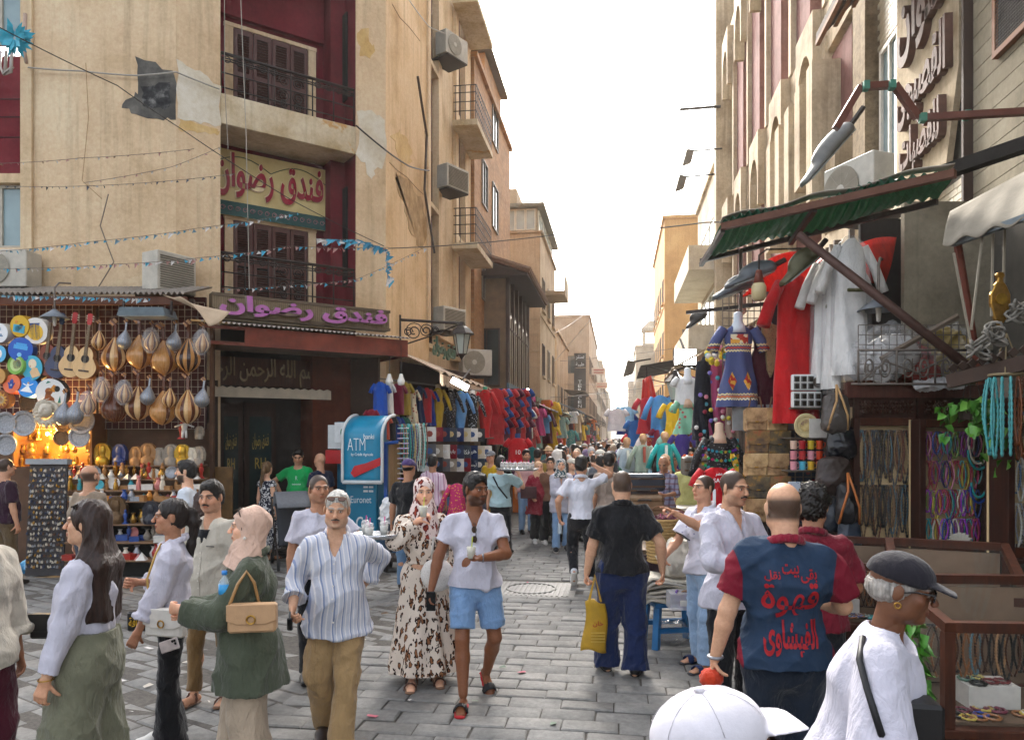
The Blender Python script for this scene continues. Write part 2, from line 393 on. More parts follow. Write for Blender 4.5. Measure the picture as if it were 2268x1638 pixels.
def head_mesh(o,h=.005):
 fem=o.get('fem');V,Q=head_sd(fem,o.get('fat',0),True,o.get('ears',True)).mesh(h);V=relax(V,Q,1,.4)
 sk=np.array(hexc(SKIN.get(o['skin'],o['skin'])));C=np.tile(sk,(len(V),1));hc=np.array(hexc(o.get('hairc','#15100d')))
 ax=np.abs(V[:,0]);y,z=V[:,1],V[:,2]
 def reg(cx,cy,cz,rx,ry,rz):return ((ax-cx)/rx)**2+((y-cy)/ry)**2+((z-cz)/rz)**2
 def put(m,col,f):C[:]=C*(1-(m*f)[:,None])+np.array(col)*(m*f)[:,None]
 put(np.clip(1.6-reg(.042,-.075,-.02,.03,.05,.03),0,1),sk*np.array((1.08,.84,.80)),.35)
 put(np.clip(1.5-reg(0,-.115,-.028,.018,.03,.016),0,1),sk*np.array((1.06,.86,.80)),.4)
 bd=o.get('beard',0)
 if bd:
  m=np.clip((-.032-z-.35*np.maximum(0,-.055-y))/.012,0,1)*np.clip((y+.105+.9*(ax<.02))/.02,0,1)*np.clip((.005-y)/.02,0,1)*(z>-.125);put(m,hc,bd)
  put(np.clip(1.4-reg(0,-.1,-.044,.03,.04,.009),0,1),hc,bd)
 put(np.clip(2-1.3*reg(0,-.098,-.062,.0235,.03,.0105),0,1),o.get('lip',None) and hexc(o['lip']) or sk*np.array((.85,.52,.48)),.75)
 put((reg(0,-.1,-.0618,.024,.03,.0024)<1)*1.,sk*.3,.6)
 put(np.clip(1.6-reg(.031,-.09,.006,.021,.03,.0135),0,1),sk*.6,.3)
 put((reg(.031,-.09,.0045,.0128,.022,.0056)<1)*(y<-.070)*1.,(.46,.42,.39),.7)
 gz=o.get('gaze',0)*.004;cxs=np.sign(V[:,0])*.031+gz
 put(((V[:,0]-cxs)**2+(z-.0048)**2<.0062**2)*(y<-.07)*1.,(.018,.011,.008),1)
 put((reg(.031,-.09,.0125,.017,.022,.0028)<1)*(y<-.066)*1.,(.012,.009,.008),.9 if fem else.7)
 bz=.0275+.12*np.maximum(0,ax-.028)*-1-.15*np.maximum(0,.022-ax);put(np.clip(1.8-(((ax-.032)/.022)**2+((z-bz)/(.0044 if fem else.006))**2+(y>-.05)*9),0,1),hc*.8,.9)
 if o.get('hair') in ('short','buzz','curly'):q=(V[:,0]/.074)**2+((y+.098)/.086)**2+((z+.020)/.094)**2-1;put(np.clip(q*3.2,0,1)*np.clip((z+.008+.055*np.clip((y+.005)/.045,0,1))/.012,0,1)*(ax<.079),hc,.93 if o['hair']=='buzz' else.75)
 if o.get('hair')=='bald':q=(V[:,0]/.080)**2+((y+.085)/.090)**2+((z+.02)/.10)**2-1;put(np.clip(q*3,0,1)*np.clip((.058-z-.3*np.maximum(0,-y))/.03,0,1)*np.clip((z+.075)/.025,0,1)*(ax<.079),hc,.88)
 return V,Q,C
def hand_mesh(wr,d,nrm,side,curl,sk,h=.0048,fing=None):
 d=unit(d);nrm=np.array(nrm,float);nrm=unit(nrm-d*np.dot(nrm,d));s=np.cross(nrm,d)*side;S=SD()
 S.cap(wr-d*.035,wr+d*.01,.026,.024,k=.02)
 S.ecap(wr+d*.012,wr+d*.082,(.028,.016),(.036,.0125),s,k=.015)
 def fin(base,u,L,c1,c2,r):
  p=base;q=u;ang=c1
  for i,f in enumerate((.45,.32,.25)):
   q=unit(u*math.cos(ang)+nrm*math.sin(ang));e=p+q*L*f;S.cap(p,e,r*(1-.1*i),r*(.92-.1*i),k=.0035);p=e;ang+=c2
 for i,(o,L) in enumerate(((.027,.076),(.009,.085),(-.009,.079),(-.026,.061))):
  c=(fing[i] if fing else curl);fin(wr+d*.083+s*o,unit(d+s*o*2.2*(1-c)),L,R(8+62*c),R(8+72*c),.0088 if i<3 else.0078)
 ct=fing[4] if fing else curl
 fin(wr+d*.028+s*.026+nrm*.006,unit(d*.62+s*(.78-.5*ct)+nrm*(.15+.6*ct)),.078,R(5),R(10+35*ct),.0105)
 V,Q=S.mesh(h);return V,Q,np.tile(np.array(sk)*np.array((1.0,.93,.90)),(len(V),1))
def person(label,at,H=1.75,face=0,skin='tan',fem=False,fat=0,hair='short',hairc='#14100d',beard=0,must=None,top=None,bot=None,shoe=('shoe','#15130f'),lean=0,side=0,twist=0,
   yaw=0,pitch=0,tilt=0,lh=None,rh=None,lf=(.10,0,0,8),rf=(-.10,0,0,-8),drop=0,fine=1.0,curl=(.35,.35),lpalm=None,rpalm=None,lel=None,rel=None,hip=0,arms=True,group=None,extra=None,gaze=0,fing=(None,None),name='person',lip=None,detail=True):
 u=H/1.75;sk=np.array(hexc(SKIN.get(skin,skin)));hb=.0112*fine;J={}
 w=(1+.14*fat)*(.93 if fem else 1.0);ry=1+.3*fat;MT=rotm(twist,lean,side);pel=v3(hip,0,.95-drop)
 T=lambda x,y,z:MT@v3(x,y,z-.95)+pel
 axT=MT@v3(1,0,0);axP=rotm(twist*.3)@v3(1,0,0)
 sw=(.142 if fem else.168)*(1+.08*fat);Mh=rotm(twist+yaw,lean*.5+pitch,side*.5+tilt);nb=T(0,.028,1.455);hc_=nb+rotm(twist+yaw*.3,lean*.6)@v3(0,-.02,.075)+Mh@v3(0,-.012,.098)
 Hd=lambda x,y,z:Mh@v3(x,y,z)+hc_
 B=SD();tp=[];lz=[(.905,.150 if not fem else.160,.105),(1.07,.130 if not fem else.112,.092),(1.27,.158 if not fem else.135,.108),(1.385,.122 if not fem else.104,.072)]
 torso=[(T(0,.01,z) if z>.93 else np.array(pel)+v3(0,.01,z-.95),rx*w,r_*ry) for z,rx,r_ in lz]
 for (a,xa,ya),(b,xb,yb) in zip(torso,torso[1:]):B.ecap(a,b,(xa-.015,ya-.015),(xb-.015,yb-.015),axT,k=.04)
 B.cap(T(0,.012,1.41),hc_+(nb-hc_)*.25,.050 if fem else.056,.048 if fem else.055,k=.03)
 J['hc']=hc_;J['Mh']=Mh;arm={};leg={}
 for sd,tgt,el,nm in ((1,lh,lel,'l'),(-1,rh,rel,'r')):
  sh_=T(sd*sw,.015,1.378 if not fem else 1.372)
  if tgt is None:tgt=sh_+MT@v3(sd*(.065+.04*fat),-.03,-.525);pole=MT@v3(sd*.35,1,-.1)
  else:tgt=np.array(tgt,float);pole=np.array(el,float) if el is not None else MT@v3(sd*.7,.6,-.7)
  e,wr=ik(sh_,tgt,.285,.25,pole);arm[nm]=(sh_,e,wr);J[nm+'h']=wr;J[nm+'e']=e
  if arms:
   B.cap(T(0,.028,1.43),sh_,.045,.045,k=.03);B.cap(sh_,e,.050*w,.040*w,k=.03);B.cap(e,e+(wr-e)*.3,.040*w,.041*w,k=.02);B.cap(e+(wr-e)*.3,wr,.041*w,.026*w,k=.015)
 feet={}
 for sd,f,nm in ((1,lf,'l'),(-1,rf,'r')):
  x,y,pt,yw=f[:4];lift=f[4] if len(f)>4 else 0;p=R(pt);fd=v3(math.sin(R(yw)),-math.cos(R(yw)),0);sv=v3(math.cos(R(yw)),math.sin(R(yw)),0)
  f2=fd*math.cos(p)-v3(0,0,1)*math.sin(p);u2=v3(0,0,1)*math.cos(p)+fd*math.sin(p);Bp=v3(x,y,lift)+fd*.13
  Ft=(lambda Bp,sv,f2,u2:lambda a,b,c:Bp+sv*a+f2*b+u2*c)(Bp,sv,f2,u2);feet[nm]=(Ft,sv,u2)
  hp=np.array(pel)+rotm(twist*.3)@v3(sd*(.085 if not fem else.09)*w,.01,-.045);k,an=ik(hp,Ft(0,-.13,.085),.425,.395,fd+v3(sd*.12,0,0));leg[nm]=(hp,k,an);J[nm+'k']=k
  B.cap(hp,k,.076*w,.052*w,k=.03);B.cap(k,k+(an-k)*.35+v3(0,.015,0),.050*w,.053*w,k=.02);B.cap(k+(an-k)*.35+v3(0,.015,0),an,.053*w,.034*w,k=.02)
  B.cap(Ft(0,-.165,.032),Ft(0,-.02,.03),.031,.036,k=.02);B.ecap(Ft(0,-.02,.026),Ft(sd*-.008,.075,.016),(.040,.024),(.036,.013),sv,k=.02)
 if fat>0:B.ell(T(0,-.06-.05*fat,1.06),(.13*w,.075+.06*fat,.15),k=.06)
 V,Q=B.mesh(hb*1.1);sh_col=np.tile(sk,(len(V),1));parts=[(V,Q,sh_col)]
 hm=head_mesh(dict(fem=fem,skin=skin,hairc=hairc,beard=beard,fat=fat,gaze=gaze,lip=lip,hair=hair,ears='hijab' not in hair),.0048*max(1,fine) if detail else.010)
 parts.append((hm[0]@Mh.T+hc_,hm[1],hm[2]))
 if arms and detail:
  for nm,sd,pn,ci in (('l',1,lpalm,0),('r',-1,rpalm,1)):
   _,e,wr=arm[nm];pn=MT@v3(-sd,.15,0) if pn is None else np.array(pn,float)
   J[nm+'p']=wr+unit(wr-e)*.09
   parts.append(hand_mesh(wr,wr-e,pn,-sd,curl[ci],sk,.005*max(1,fine),fing[ci]))
   J[nm+'d']=unit(wr-e)
 elif arms:
  for nm in 'lr':
   _,e,wr=arm[nm];S=SD();S.ecap(wr,wr+unit(wr-e)*.14,(.03,.018),(.03,.012),k=.01);V,Q=S.mesh(.012);parts.append((V,Q,np.tile(sk,(len(V),1))))
 rz=R(face)+YAW
 root=obj(name,fastmesh('person_body',parts,skinmat(),True),None,(at[0],at[1],at[2] if len(at)>2 else 0),rz,label,'person',group);root.scale=(u,)*3
 J['root']=root;J['T']=T;J['Hd']=Hd;J['arm']=arm;J['MT']=MT
 def world(p):return root.location+Matrix.Rotation(rz,3,'Z')@(Vector(p)*u)
 J['world']=world
 def part(nm,S,h,m,amp=0,fr=11,sm=1,seed=1,fn=None,zs=.6):
  V,Q=S.mesh(h)
  if sm:V=relax(V,Q,sm,.5)
  if amp:V=V+vnormals(V,Q)*wrinkle(V,seed,amp,fr,zs)[:,None]
  if fn:V=fn(V,vnormals(V,Q))
  return obj(nm,fastmesh(nm,[(V,Q)],m),root)
 J['part']=part
 sd0=abs(hash(label))%997 if False else sum(map(ord,label))%997
 if bot:
  kind,m=bot[0],bot[1];o=bot[2] if len(bot)>2 else {};S=SD();lo=o.get('loose',.018);hem=o.get('hem',0)
  if kind in ('trousers','shorts'):
   S.ecap(torso[0][0]+v3(0,0,-.03),torso[0][0]+(torso[1][0]-torso[0][0])*o.get('rise',.3),(torso[0][1]+lo,torso[0][2]+lo+.004),(torso[1][1]*.6+torso[0][1]*.4+lo*.7,torso[1][2]+lo),axP,k=.04,flat='b')
   for nm in 'lr':
    hp,k,an=leg[nm];S.cap(hp,k,.083*w+lo,.058*w+lo*1.1+o.get('knee',0),k=.045,flat='b' if kind=='shorts' and o.get('len',.85)>=1 else '') if kind=='trousers' else S.cap(hp,hp+(k-hp)*o.get('len',.86),.086*w+lo,.068*w+lo*1.4,k=.012,flat='b')
    if kind=='trousers':
     e=an+(k-an)*(-.09+hem);S.cap(k,e,.058*w+lo*1.1+o.get('knee',0),.046*w+lo+o.get('flare',0),k=.03,flat='b')
   part(kind,S,hb,m,o.get('amp',.006),o.get('fr',13),1,sd0,zs=o.get('zs',1.0))
  else:
   zt,zh,fl=o.get('top',1.08),o.get('to',.12),o.get('flare',.12);n=o.get('folds',11)
   S.ecap(T(0,.01,zt),np.array(pel)+v3(0,.01,-.03),(torso[1][1]+lo,torso[1][2]+lo),(torso[0][1]+lo+.02,torso[0][2]+lo+.02),axP,k=.05)
   sy=o.get('sy',0);S.ecap(np.array(pel)+v3(0,.01,-.03),v3(hip*.5,sy,zh),(torso[0][1]+lo+.02,torso[0][2]+lo+.02),(torso[0][1]+fl,torso[0][2]+fl+.02),axP,k=.05,flat='b')
   def fold(V,Nn):
    a=np.arctan2(V[:,1],V[:,0]);t=np.clip((1.0-V[:,2])/.8,0,1);return V+Nn*(.028*t*np.sin(a*n+2*np.sin(a*2+V[:,2]*2)))[:,None]*np.array((1,1,0))
   part('dress' if kind=='dress' else 'skirt',S,hb*1.1,m,.005,9,1,sd0,fold)
 if top:
  m=top[0];o=top[1] if len(top)>1 else {};S=SD();lo=o.get('loose',.014);hz=o.get('hem',.86);sl=o.get('sleeve',.55);sw_=o.get('sw',.016)
  zc=[(z,a,b) for (a,xa,b),(z,_,_) in zip(torso,lz)]
  hemc=T(0,.01,hz) if hz>.93 else np.array(pel)+v3(0,.01,hz-.95)+(T(0,0,1.07)-T(0,0,.95)-v3(0,0,.12))*-.3
  fl=o.get('flare',.012);un=.034 if hz<.95 else 0
  if hz<.9:chain=[(hemc,torso[0][1]+lo+fl+un,torso[0][2]+lo+fl+un),(torso[0][0],torso[0][1]+lo+un,torso[0][2]+lo+un)]
  elif hz<1.02:chain=[(hemc,torso[0][1]+lo+fl+un-.02,torso[0][2]+lo+fl+un)]
  else:chain=[(hemc,torso[1][1]+lo+fl,torso[1][2]+lo+fl)]
  chain+=[(c,x+lo,y+lo) for c,x,y in torso[1 if hz<1.02 else 2:]]
  for i,((a,xa,ya),(b,xb,yb)) in enumerate(zip(chain,chain[1:])):S.ecap(a,b,(xa,ya),(xb,yb),axT,k=.045,flat='a' if i==0 else '')
  if fem:[S.ell(T(x*.062,-.080*ry,1.225),(.062,.052,.060),k=.05) for x in (-1,1)]
  if fat>0:S.ell(T(0,-.055-.06*fat,1.05),(.135*w+lo,.08+.06*fat+lo,.17),k=.07)
  S.plane(hemc,MT@v3(0,0,-1))
  [S.cap(T(0,.025,1.435),T(x*sw*.9,.018,1.385),.046+lo*.4,.050+lo*.5,k=.03) for x in (-1,1)]
  for nm in 'lr':
   s_,e,wr=arm[nm]
   if sl<=1:S.cap(s_,s_+(e-s_)*sl,.054*w+lo,.050*w+lo+sw_,k=.035,flat='b')
   else:
    S.cap(s_,e,.054*w+lo,.046*w+lo+sw_*.6,k=.035);S.cap(e,e+(wr-e)*(sl-1),.046*w+lo+sw_*.6,.036*w+lo+sw_*o.get('cuff',.4),k=.02,flat='b')
    if sl<1.9 and o.get('roll',1):S.cap(e+(wr-e)*(sl-1.16),e+(wr-e)*(sl-1),.046*w+lo+sw_,.046*w+lo+sw_,k=.006,flat='ab')
  nk=o.get('neck','round');nb2=T(0,.025,1.45)
  S.cap(nb2+(hc_-nb2)*.12,hc_,.062 if not fem else.060,.075,k=.012,op='s')
  dv=o.get('depth',.10)
  if nk in ('v','open'):S.ecap(T(0,-.075,1.465),T(0,-.13*ry,1.43-dv),(.046 if nk=='open' else.044,.12),(.004,.06),axT,k=.012,op='s')
  elif nk=='round':S.ell(T(0,-.05,1.455),(.075,.07,.045),k=.012,op='s')
  elif nk=='wide':S.ell(T(0,-.02,1.45),(.13,.12,.06),k=.012,op='s')
  def fit(V,Nn):
   if o.get('gather'):t=np.exp(-((V[:,2]-o['gather'])/.05)**2);V=V-Nn*(.02*t)[:,None]
   return V
  part(o.get('name','shirt'),S,hb,m,o.get('amp',.013),o.get('fr',10),1,sd0+3,fit)
  if o.get('collar'):
   S=SD();c0=nb2;cm=o['collar'] if not isinstance(o['collar'],bool) else m;op_=nk=='open'
   pts=[]
   for i in range(13):
    a=R(-145+290*i/12) if op_ else R(-162+324*i/12);rr=.078+(.012 if abs(a)>2 else 0);pts.append(c0+MT@v3(rr*math.sin(a),.010+rr*math.cos(a)*.95,.052-.034*(1-math.cos(a))/1.2-(.03 if op_ and abs(a)>2.2 else 0)))
   for a,b in zip(pts,pts[1:]):S.cap(a,b,.0095,k=.012);S.cap(a+v3(0,0,-.02),b+v3(0,0,-.02),.0115,k=.02)
   if o.get('points',True):
    for e,q in ((pts[0],-1),(pts[-1],1)):S.ecap(e,e+MT@v3(q*-.012+q*.03,-.035*(1 if op_ else.4),-.055),(.020,.007),(.010,.006),MT@v3(1,0,.3),k=.01)
   part('collar',S,.007,cm,0)
 if shoe:
  st,cc=shoe[0],shoe[1]
  for nm,sd in (('l',1),('r',-1)):
   Ft,sv,u2=feet[nm];S=SD();h=.0095*fine;q=-sd*.006
   if st in ('shoe','sneaker'):
    S.cap(Ft(0,-.155,.052),Ft(0,-.02,.045),.039,.045,k=.03);S.ecap(Ft(0,-.02,.040),Ft(q,.085,.026),(.047,.038),(.040,.026),sv,k=.03);S.cap(Ft(0,-.15,.05),Ft(0,-.13,.10),.043,.046,k=.03);S.plane(Ft(0,0,.012),-u2)
    sh_o=part('shoe',S,h,mat(cc,.45,.12,30,.1),0)
    S=SD();S.ecap(Ft(0,-.165,.012),Ft(0,0,.012),(.041,.016),(.048,.016),sv,k=.01);S.ecap(Ft(0,0,.012),Ft(q,.09,.012),(.048,.016),(.040,.016),sv,k=.01)
    so_=part('sole',S,h,mat(shoe[2] if len(shoe)>2 else '#1a1816',.7,.1,30,.1),0);so_.parent=sh_o
   else:
    S.ecap(Ft(0,-.17,.008),Ft(0,0,.008),(.043,.012),(.048,.012),sv,k=.01);S.ecap(Ft(0,0,.008),Ft(q,.095,.008),(.048,.012),(.040,.012),sv,k=.01)
    sh_o=part('sandal',S,h,mat(shoe[2] if len(shoe)>2 else cc,.6,.1,30,.1),0)
    S=SD();n=7
    for b0 in ((.01,) if st=='slide' else (.035,-.10)):
     pts=[Ft(.052*math.cos(math.pi*i/n),b0-.02*math.sin(math.pi*i/n),.012+(.055 if b0>-.05 else.085)*math.sin(math.pi*i/n)) for i in range(n+1)]
     for a,b in zip(pts,pts[1:]):S.ecap(a,b,(.030 if st=='slide' else.012,.006),(.030 if st=='slide' else.012,.006),Ft(0,1,0)-Ft(0,0,0),k=.008)
    so_=part('strap',S,.007,mat(cc,.55,.1,30,.1),0);so_.parent=sh_o
 hm_=hairmat(hairc);MhM=Mh;hh=.006*max(1,fine)
 def E(S,c,r,k=.02,op='u',rot=None):S.ell(Hd(*c),r,M=Mh if rot is None else Mh@rot,k=k,op=op)
 def faceCut(S,low=0):
  E(S,(0,-.098,-.028+low),(.070,.082,.088 if not fem else.094),.012,'s');S.ell(Hd(0,-.05,-.10),(.075,.10,.075),M=Mh,k=.02,op='s')
 if hair in ('short','curly','pony','long','bun'):
  S=SD();th={'short':.012,'buzz':.005,'bald':.004,'curly':.024,'pony':.010,'long':.013,'bun':.012}[hair]
  E(S,(0,.018,.034),(.078+th,.099+th,.091+th*1.3));E(S,(0,.045,-.02),(.066+th*.6,.066+th*.7,.07),.03)
  if hair in ('short','curly'):E(S,(0,-.045,.098),(.055,.045,.030),.03)
  faceCut(S,.006 if hair in ('buzz','short') else 0)
  for x in (-1,1):E(S,(x*.083,.005,-.012),(.02,.030 if hair not in ('long',) else.01,.040),.01,'s')
  if hair=='bald':E(S,(0,-.012,.108),(.084,.118,.080),.01,'s')
  if hair in ('pony','bun'):
   a=Hd(0,.105,.035);S.cap(Hd(0,.095,.03),a+Mh@v3(0,.035,.0),.03,.026,k=.02)
   if hair=='pony':
    b=T(.0,.13,1.42);S.cap(a+Mh@v3(0,.03,-.005),a+Mh@v3(0,.055,-.07),.028,.036,k=.03);S.cap(a+Mh@v3(0,.055,-.07),b,.036,.030,k=.03);S.cap(b,T(.02,.125,1.27),.030,.008,k=.03)
   else:S.ell(a+Mh@v3(0,.03,.01),(.04,.035,.04),k=.02)
  if hair=='long':
   for x in (-.055,0,.055):
    S.ecap(Hd(x,.055,.02),T(x*1.5,.115,1.40),(.045,.035),(.060,.034),axT,k=.04);S.ecap(T(x*1.5,.115,1.40),T(x*1.55,.125,1.10+.02*abs(x)/.05),(.060,.032),(.040,.018),axT,k=.04)
   for x in (-1,1):S.ecap(Hd(x*.072,.045,.02),T(x*.10,.03,1.43),(.018,.03),(.030,.030),axT,k=.03);S.ecap(T(x*.10,.03,1.43),T(x*.118,-.06,1.14),(.034,.040),(.024,.020),axT,k=.06);S.ecap(T(x*.10,.085,1.42),T(x*.12,.06,1.13),(.034,.045),(.024,.035),axT,k=.05)
  part('hair',S,hh,hm_,0 if hair in ('buzz','bald') else (.004 if hair!='curly' else.012),55 if hair!='long' else 40,1,5,zs=.25 if hair in ('long','pony') else 1)
 elif hair in ('hijab','hijab_loose'):
  S=SD();E(S,(0,.022,.030),(.094,.112,.104));E(S,(0,.02,-.05),(.082,.085,.09),.04);E(S,(0,-.035,-.105),(.066,.062,.05),.04)
  S.cap(Hd(0,.01,-.10),T(0,.0,1.44),.075,.085,k=.05);S.ecap(T(0,.0,1.46),T(0,-.03,1.37 if hair=='hijab' else 1.22),(.115,.095),(.145,.135),axT,k=.06,flat='b')
  E(S,(0,-.112,-.024),(.060,.108,.088),.010,'s')
  ho=part('headscarf',S,.0075*max(1,fine),extra['scarf'] if extra and 'scarf' in extra else cloth('#d9bfae'),.006,20,1,sd0+9)
 elif hair=='cap' or hair=='hat':
  hcol=extra['hat'];S=SD();E(S,(0,.018,.026),(.083,.103,.085));faceCut(S);S.plane(Hd(0,0,.03),Mh@v3(0,.1,1));part('hair',S,hh,hm_,.003,60)
  S=SD();E(S,(0,.016,.048),(.094,.116,.085));S.plane(Hd(0,0,.030),Mh@v3(0,.12,-1))
  if hair=='cap':S.ecap(Hd(0,-.085,.042),Hd(0,-.165,.024),(.075,.010),(.060,.007),Mh@v3(1,0,0),k=.008)
  else:S.ell(Hd(0,.01,.035),(.16,.18,.012),M=Mh,k=.012)
  part('cap' if hair=='cap' else 'hat',S,hh,hcol,.001,30)
 if must:
  S=SD();mc=hairmat(must)
  for x in (-1,1):S.cap(Hd(x*.003,-.104,-.046),Hd(x*.027,-.090,-.054),.0075,.005,k=.004)
  part('moustache',S,.004,mc,.002,90,0)
 if beard>1.5:
  S=SD();E(S,(0,-.055,-.085),(.06,.045,.045));E(S,(0,-.10,-.05),(.03,.04,.02),.01,'s');part('beard',S,.006,hm_,.004,70)
 bpy.context.view_layer.update() if False else None
 return J
def put_on(J,mb,nm,m,smooth=True):return mb.build(nm,m,J['root'],smooth)
# ---------------------------------------------------------------- ground
def stone(name,a,b,sc=3,bump=.5,rough=.75):
 if name in MATS:return MATS[name]
 n=N(name);oi=n.n('ObjectInfo');gp=n.n('NewGeometry').outputs['Position'];f=n.noise(sc,5,.65,gp);g=n.noise(sc*9,4,.7,gp)
 c=n.ramp(f,[(.3,hexc(a)),(.72,hexc(b))]);c=n.mix(.4,c,n.ramp(g,[(.35,(.3,.3,.3)),(.7,(.72,.72,.72))]),'OVERLAY');st=n.noise(.5,4,.6,gp);c=n.mix(n.ramp(st,[(.45,(0,0,0)),(.75,(.28,)*3)]),c,hexc('#4f4a42'))
 v=n.math('MULTIPLY_ADD',oi.outputs['Random'],.24,.88);hv=n.n('HueSaturation');n.l(v,hv.inputs['Value']);n.l(c,hv.inputs['Color']);n.col(hv.outputs[0])
 n.bump(n.mix(.5,f,g),bump,.012);MATS[name]=n.set(Roughness=rough,**{'Specular IOR Level':.3});return MATS[name]
M_pave=stone('paver_stone','#686866','#8c8a86',2.2,.45,.80)
def joint_mat():
 n=N('joint_earth');n.col(n.ramp(n.noise(25,5,.7),[(.3,hexc('#3b3835')),(.7,hexc('#5f5a53'))]));n.bump(n.noise(90,3),.6,.01);return n.set(Roughness=.95)
road=struct(MB().box(-60,60,-25,420,-.3,-.014),'road',joint_mat())
PL,PW=.40,.205
def paver_mesh(i):
 g=random.Random(i);m=MB();L,Wd=PL-.009,PW-.009;z=.0;b=.012;j=lambda s=.006:g.uniform(-s,s)
 ti=(j(),j(),j(),j(.004));bot=[(-L/2+j(),-Wd/2+j()),(L/2+j(),-Wd/2+j()),(L/2+j(),Wd/2+j()),(-L/2+j(),Wd/2+j())]
 top=[(x*(1-2*b/L),y*(1-2*b/Wd)) for x,y in bot]
 m.add([Vector((x,y,-.05)) for x,y in bot]+[Vector((x,y,z-.009+t)) for (x,y),t in zip(bot,ti)]+[Vector((x,y,z+t)) for (x,y),t in zip(top,ti)],[(0,1,5,4),(1,2,6,5),(2,3,7,6),(3,0,4,7),(4,5,9,8),(5,6,10,9),(6,7,11,10),(7,4,8,11),(8,9,10,11)])
 return m
PMB=[paver_mesh(i) for i in range(8)];PME=[m.mesh('paver',M_pave,'auto') for m in PMB]
cells=[]
ang2=R(-24);c2,s2=math.cos(ang2),math.sin(ang2)
def edge_x(y):return -2.15+.06*math.sin(y*.7)-.10*max(0,9-y)
def zone(ang,test,x0,x1,y0,y1):
 c,s_=math.cos(ang),math.sin(ang)
 for r in range(int((y1-y0)/PW)):
  off=(r%2)*PL/2+random.uniform(-.06,.06)
  for q in range(int((x1-x0)/PL)):
   u,v=x0+q*PL+off,y0+r*PW;X,Y=u*c-v*s_,u*s_+v*c
   if test(X,Y):cells.append((X,Y,ang+random.uniform(-.012,.012),0 if ang==0 else -.011))
mh0=G(1176,1302);MHX,MHY=mh0.x,mh0.y
zone(0,lambda x,y:x>edge_x(y) and 3.3<y<46 and x<3.9 and not (abs(x-MHX)<.62 and abs(y-MHY)<.50),-6,4.2,3,46)
zone(ang2,lambda x,y:x<=edge_x(y)+.12 and 3.3<y<16 and x>-9.5,-18,8,-4,24)
def vis(X,Y):
 d=X*FW.x+Y*FW.y;
 if d<1:return -1
 px=CX+FPX*(X*RT.x+Y*RT.y)/d;py=HY+FPX*CH/d
 return 1/d if -40<px<2310 and py<1665 else -1
cells.sort(key=lambda c:-vis(c[0],c[1]));far=MB();cnt=0
for X,Y,a,dz in cells:
 i=random.randrange(8);z=random.uniform(-.005,.004)+dz
 if cnt<300 and vis(X,Y)>0:
  o=obj('paver',PME[i],road,(X,Y,z),a+(math.pi if random.random()<.5 else 0));cnt+=1
 else:
  T_=Matrix.Translation((X,Y,z))@Matrix.Rotation(a,4,'Z');far.add([T_@v for v in PMB[i].v],PMB[i].f)
M_pave2=stone('paver_stone_far','#686866','#8c8a86',1.6,.45,.80)
far.build('paver_field',M_pave2,road,'auto',kind='stuff')
mb=MB().box(-.60,.60,-.47,.47,-.05,-.006);
mh=obj('manhole_cover',mb.mesh('manhole_cover',mat('#7a7874',.6,.15,8,.3)),None,(MHX,MHY,0),0,'ribbed grey manhole cover set in the street paving','manhole cover')
mb=MB()
for i in range(17):mb.box(-.56+i*.066,-.53+i*.066,-.43,.43,-.006,.002)
mb.build('rib',mat('#83817d',.6,.15,8,.3),mh);MB().tube([(.33*math.cos(a),.33*math.sin(a),0) for a in [2*math.pi*i/30 for i in range(30)]],.012,6,closed=True).build('ring',mat('#83817d',.6,.15,8,.3),mh)
# ---------------------------------------------------------------- wall frames
def frame(o,ex):
 ex=Vector(ex).normalized();ey=Vector((-ex.y,ex.x,0));M=Matrix.Identity(4)
 for i in range(3):M[i][0],M[i][1],M[i][2],M[i][3]=ex[i],ey[i],(0,0,1)[i],(o[0],o[1],0)[i]
 return M
def wuz(M,px,py,v=0):
 n=M.col[1].to_3d();o=M.col[3].to_3d()+n*v;c=Vector((0,0,CH));r=P(px,py,1)-c;t=(o-c).dot(n)/r.dot(n);p=c+r*t
 return (p-M.col[3].to_3d()).dot(M.col[0].to_3d()),p.z
def plaster(name,base,dark,light,sc=.8,streak=.5,bump=.25,patch=None):
 if name in MATS:return MATS[name]
 n=N(name);f=n.noise(sc,6,.62);st=n.noise(1.6,5,.6,n.coord('Object',(4,4,.22)),.4);fine=n.noise(14,5,.7)
 c=n.ramp(f,[(.28,hexc(dark)),(.5,hexc(base)),(.74,hexc(light))]);c=n.mix(n.ramp(st,[(.50,(0,0,0)),(.80,(streak,)*3)]),c,sh(hexc(dark),.62))
 c=n.mix(.35,c,n.ramp(fine,[(.3,(.3,.3,.3)),(.7,(.7,.7,.7))]),'OVERLAY')
 if patch:
  g=n.noise(.55,6,.68,None,.3);c=n.mix(n.ramp(g,[(.62,(0,0,0)),(.645,(.85,)*3)]),c,hexc(patch))
 n.col(c);n.bump(n.mix(.5,f,fine),bump,.02);MATS[name]=n.set(Roughness=.9,**{'Specular IOR Level':.2});return MATS[name]
M_peach=plaster('hotel_plaster','#d2b896','#b99d7a','#dcc8a8',.7,.6,.3)
M_cream=plaster('cream_plaster','#cdb593','#b09470','#d8c4a4',.9,.5,.25)
M_maroon=plaster('maroon_plaster','#6a2029','#4f161d','#7c2f38',1.2,.3,.15)
M_slab=plaster('slab_plaster','#c3b295','#a48d67','#d6cab2',1.6,.5,.3,'#b98a4f')
M_white=mat('#d8d3c8',.6,.1,12,.1);M_iron=mat('#2f2723',.55,.25,25,.2,.2);M_shut=mat('#55352f',.55,.15,20,.15);M_void=mat('#0c0b0a',.8,.1,5,0)
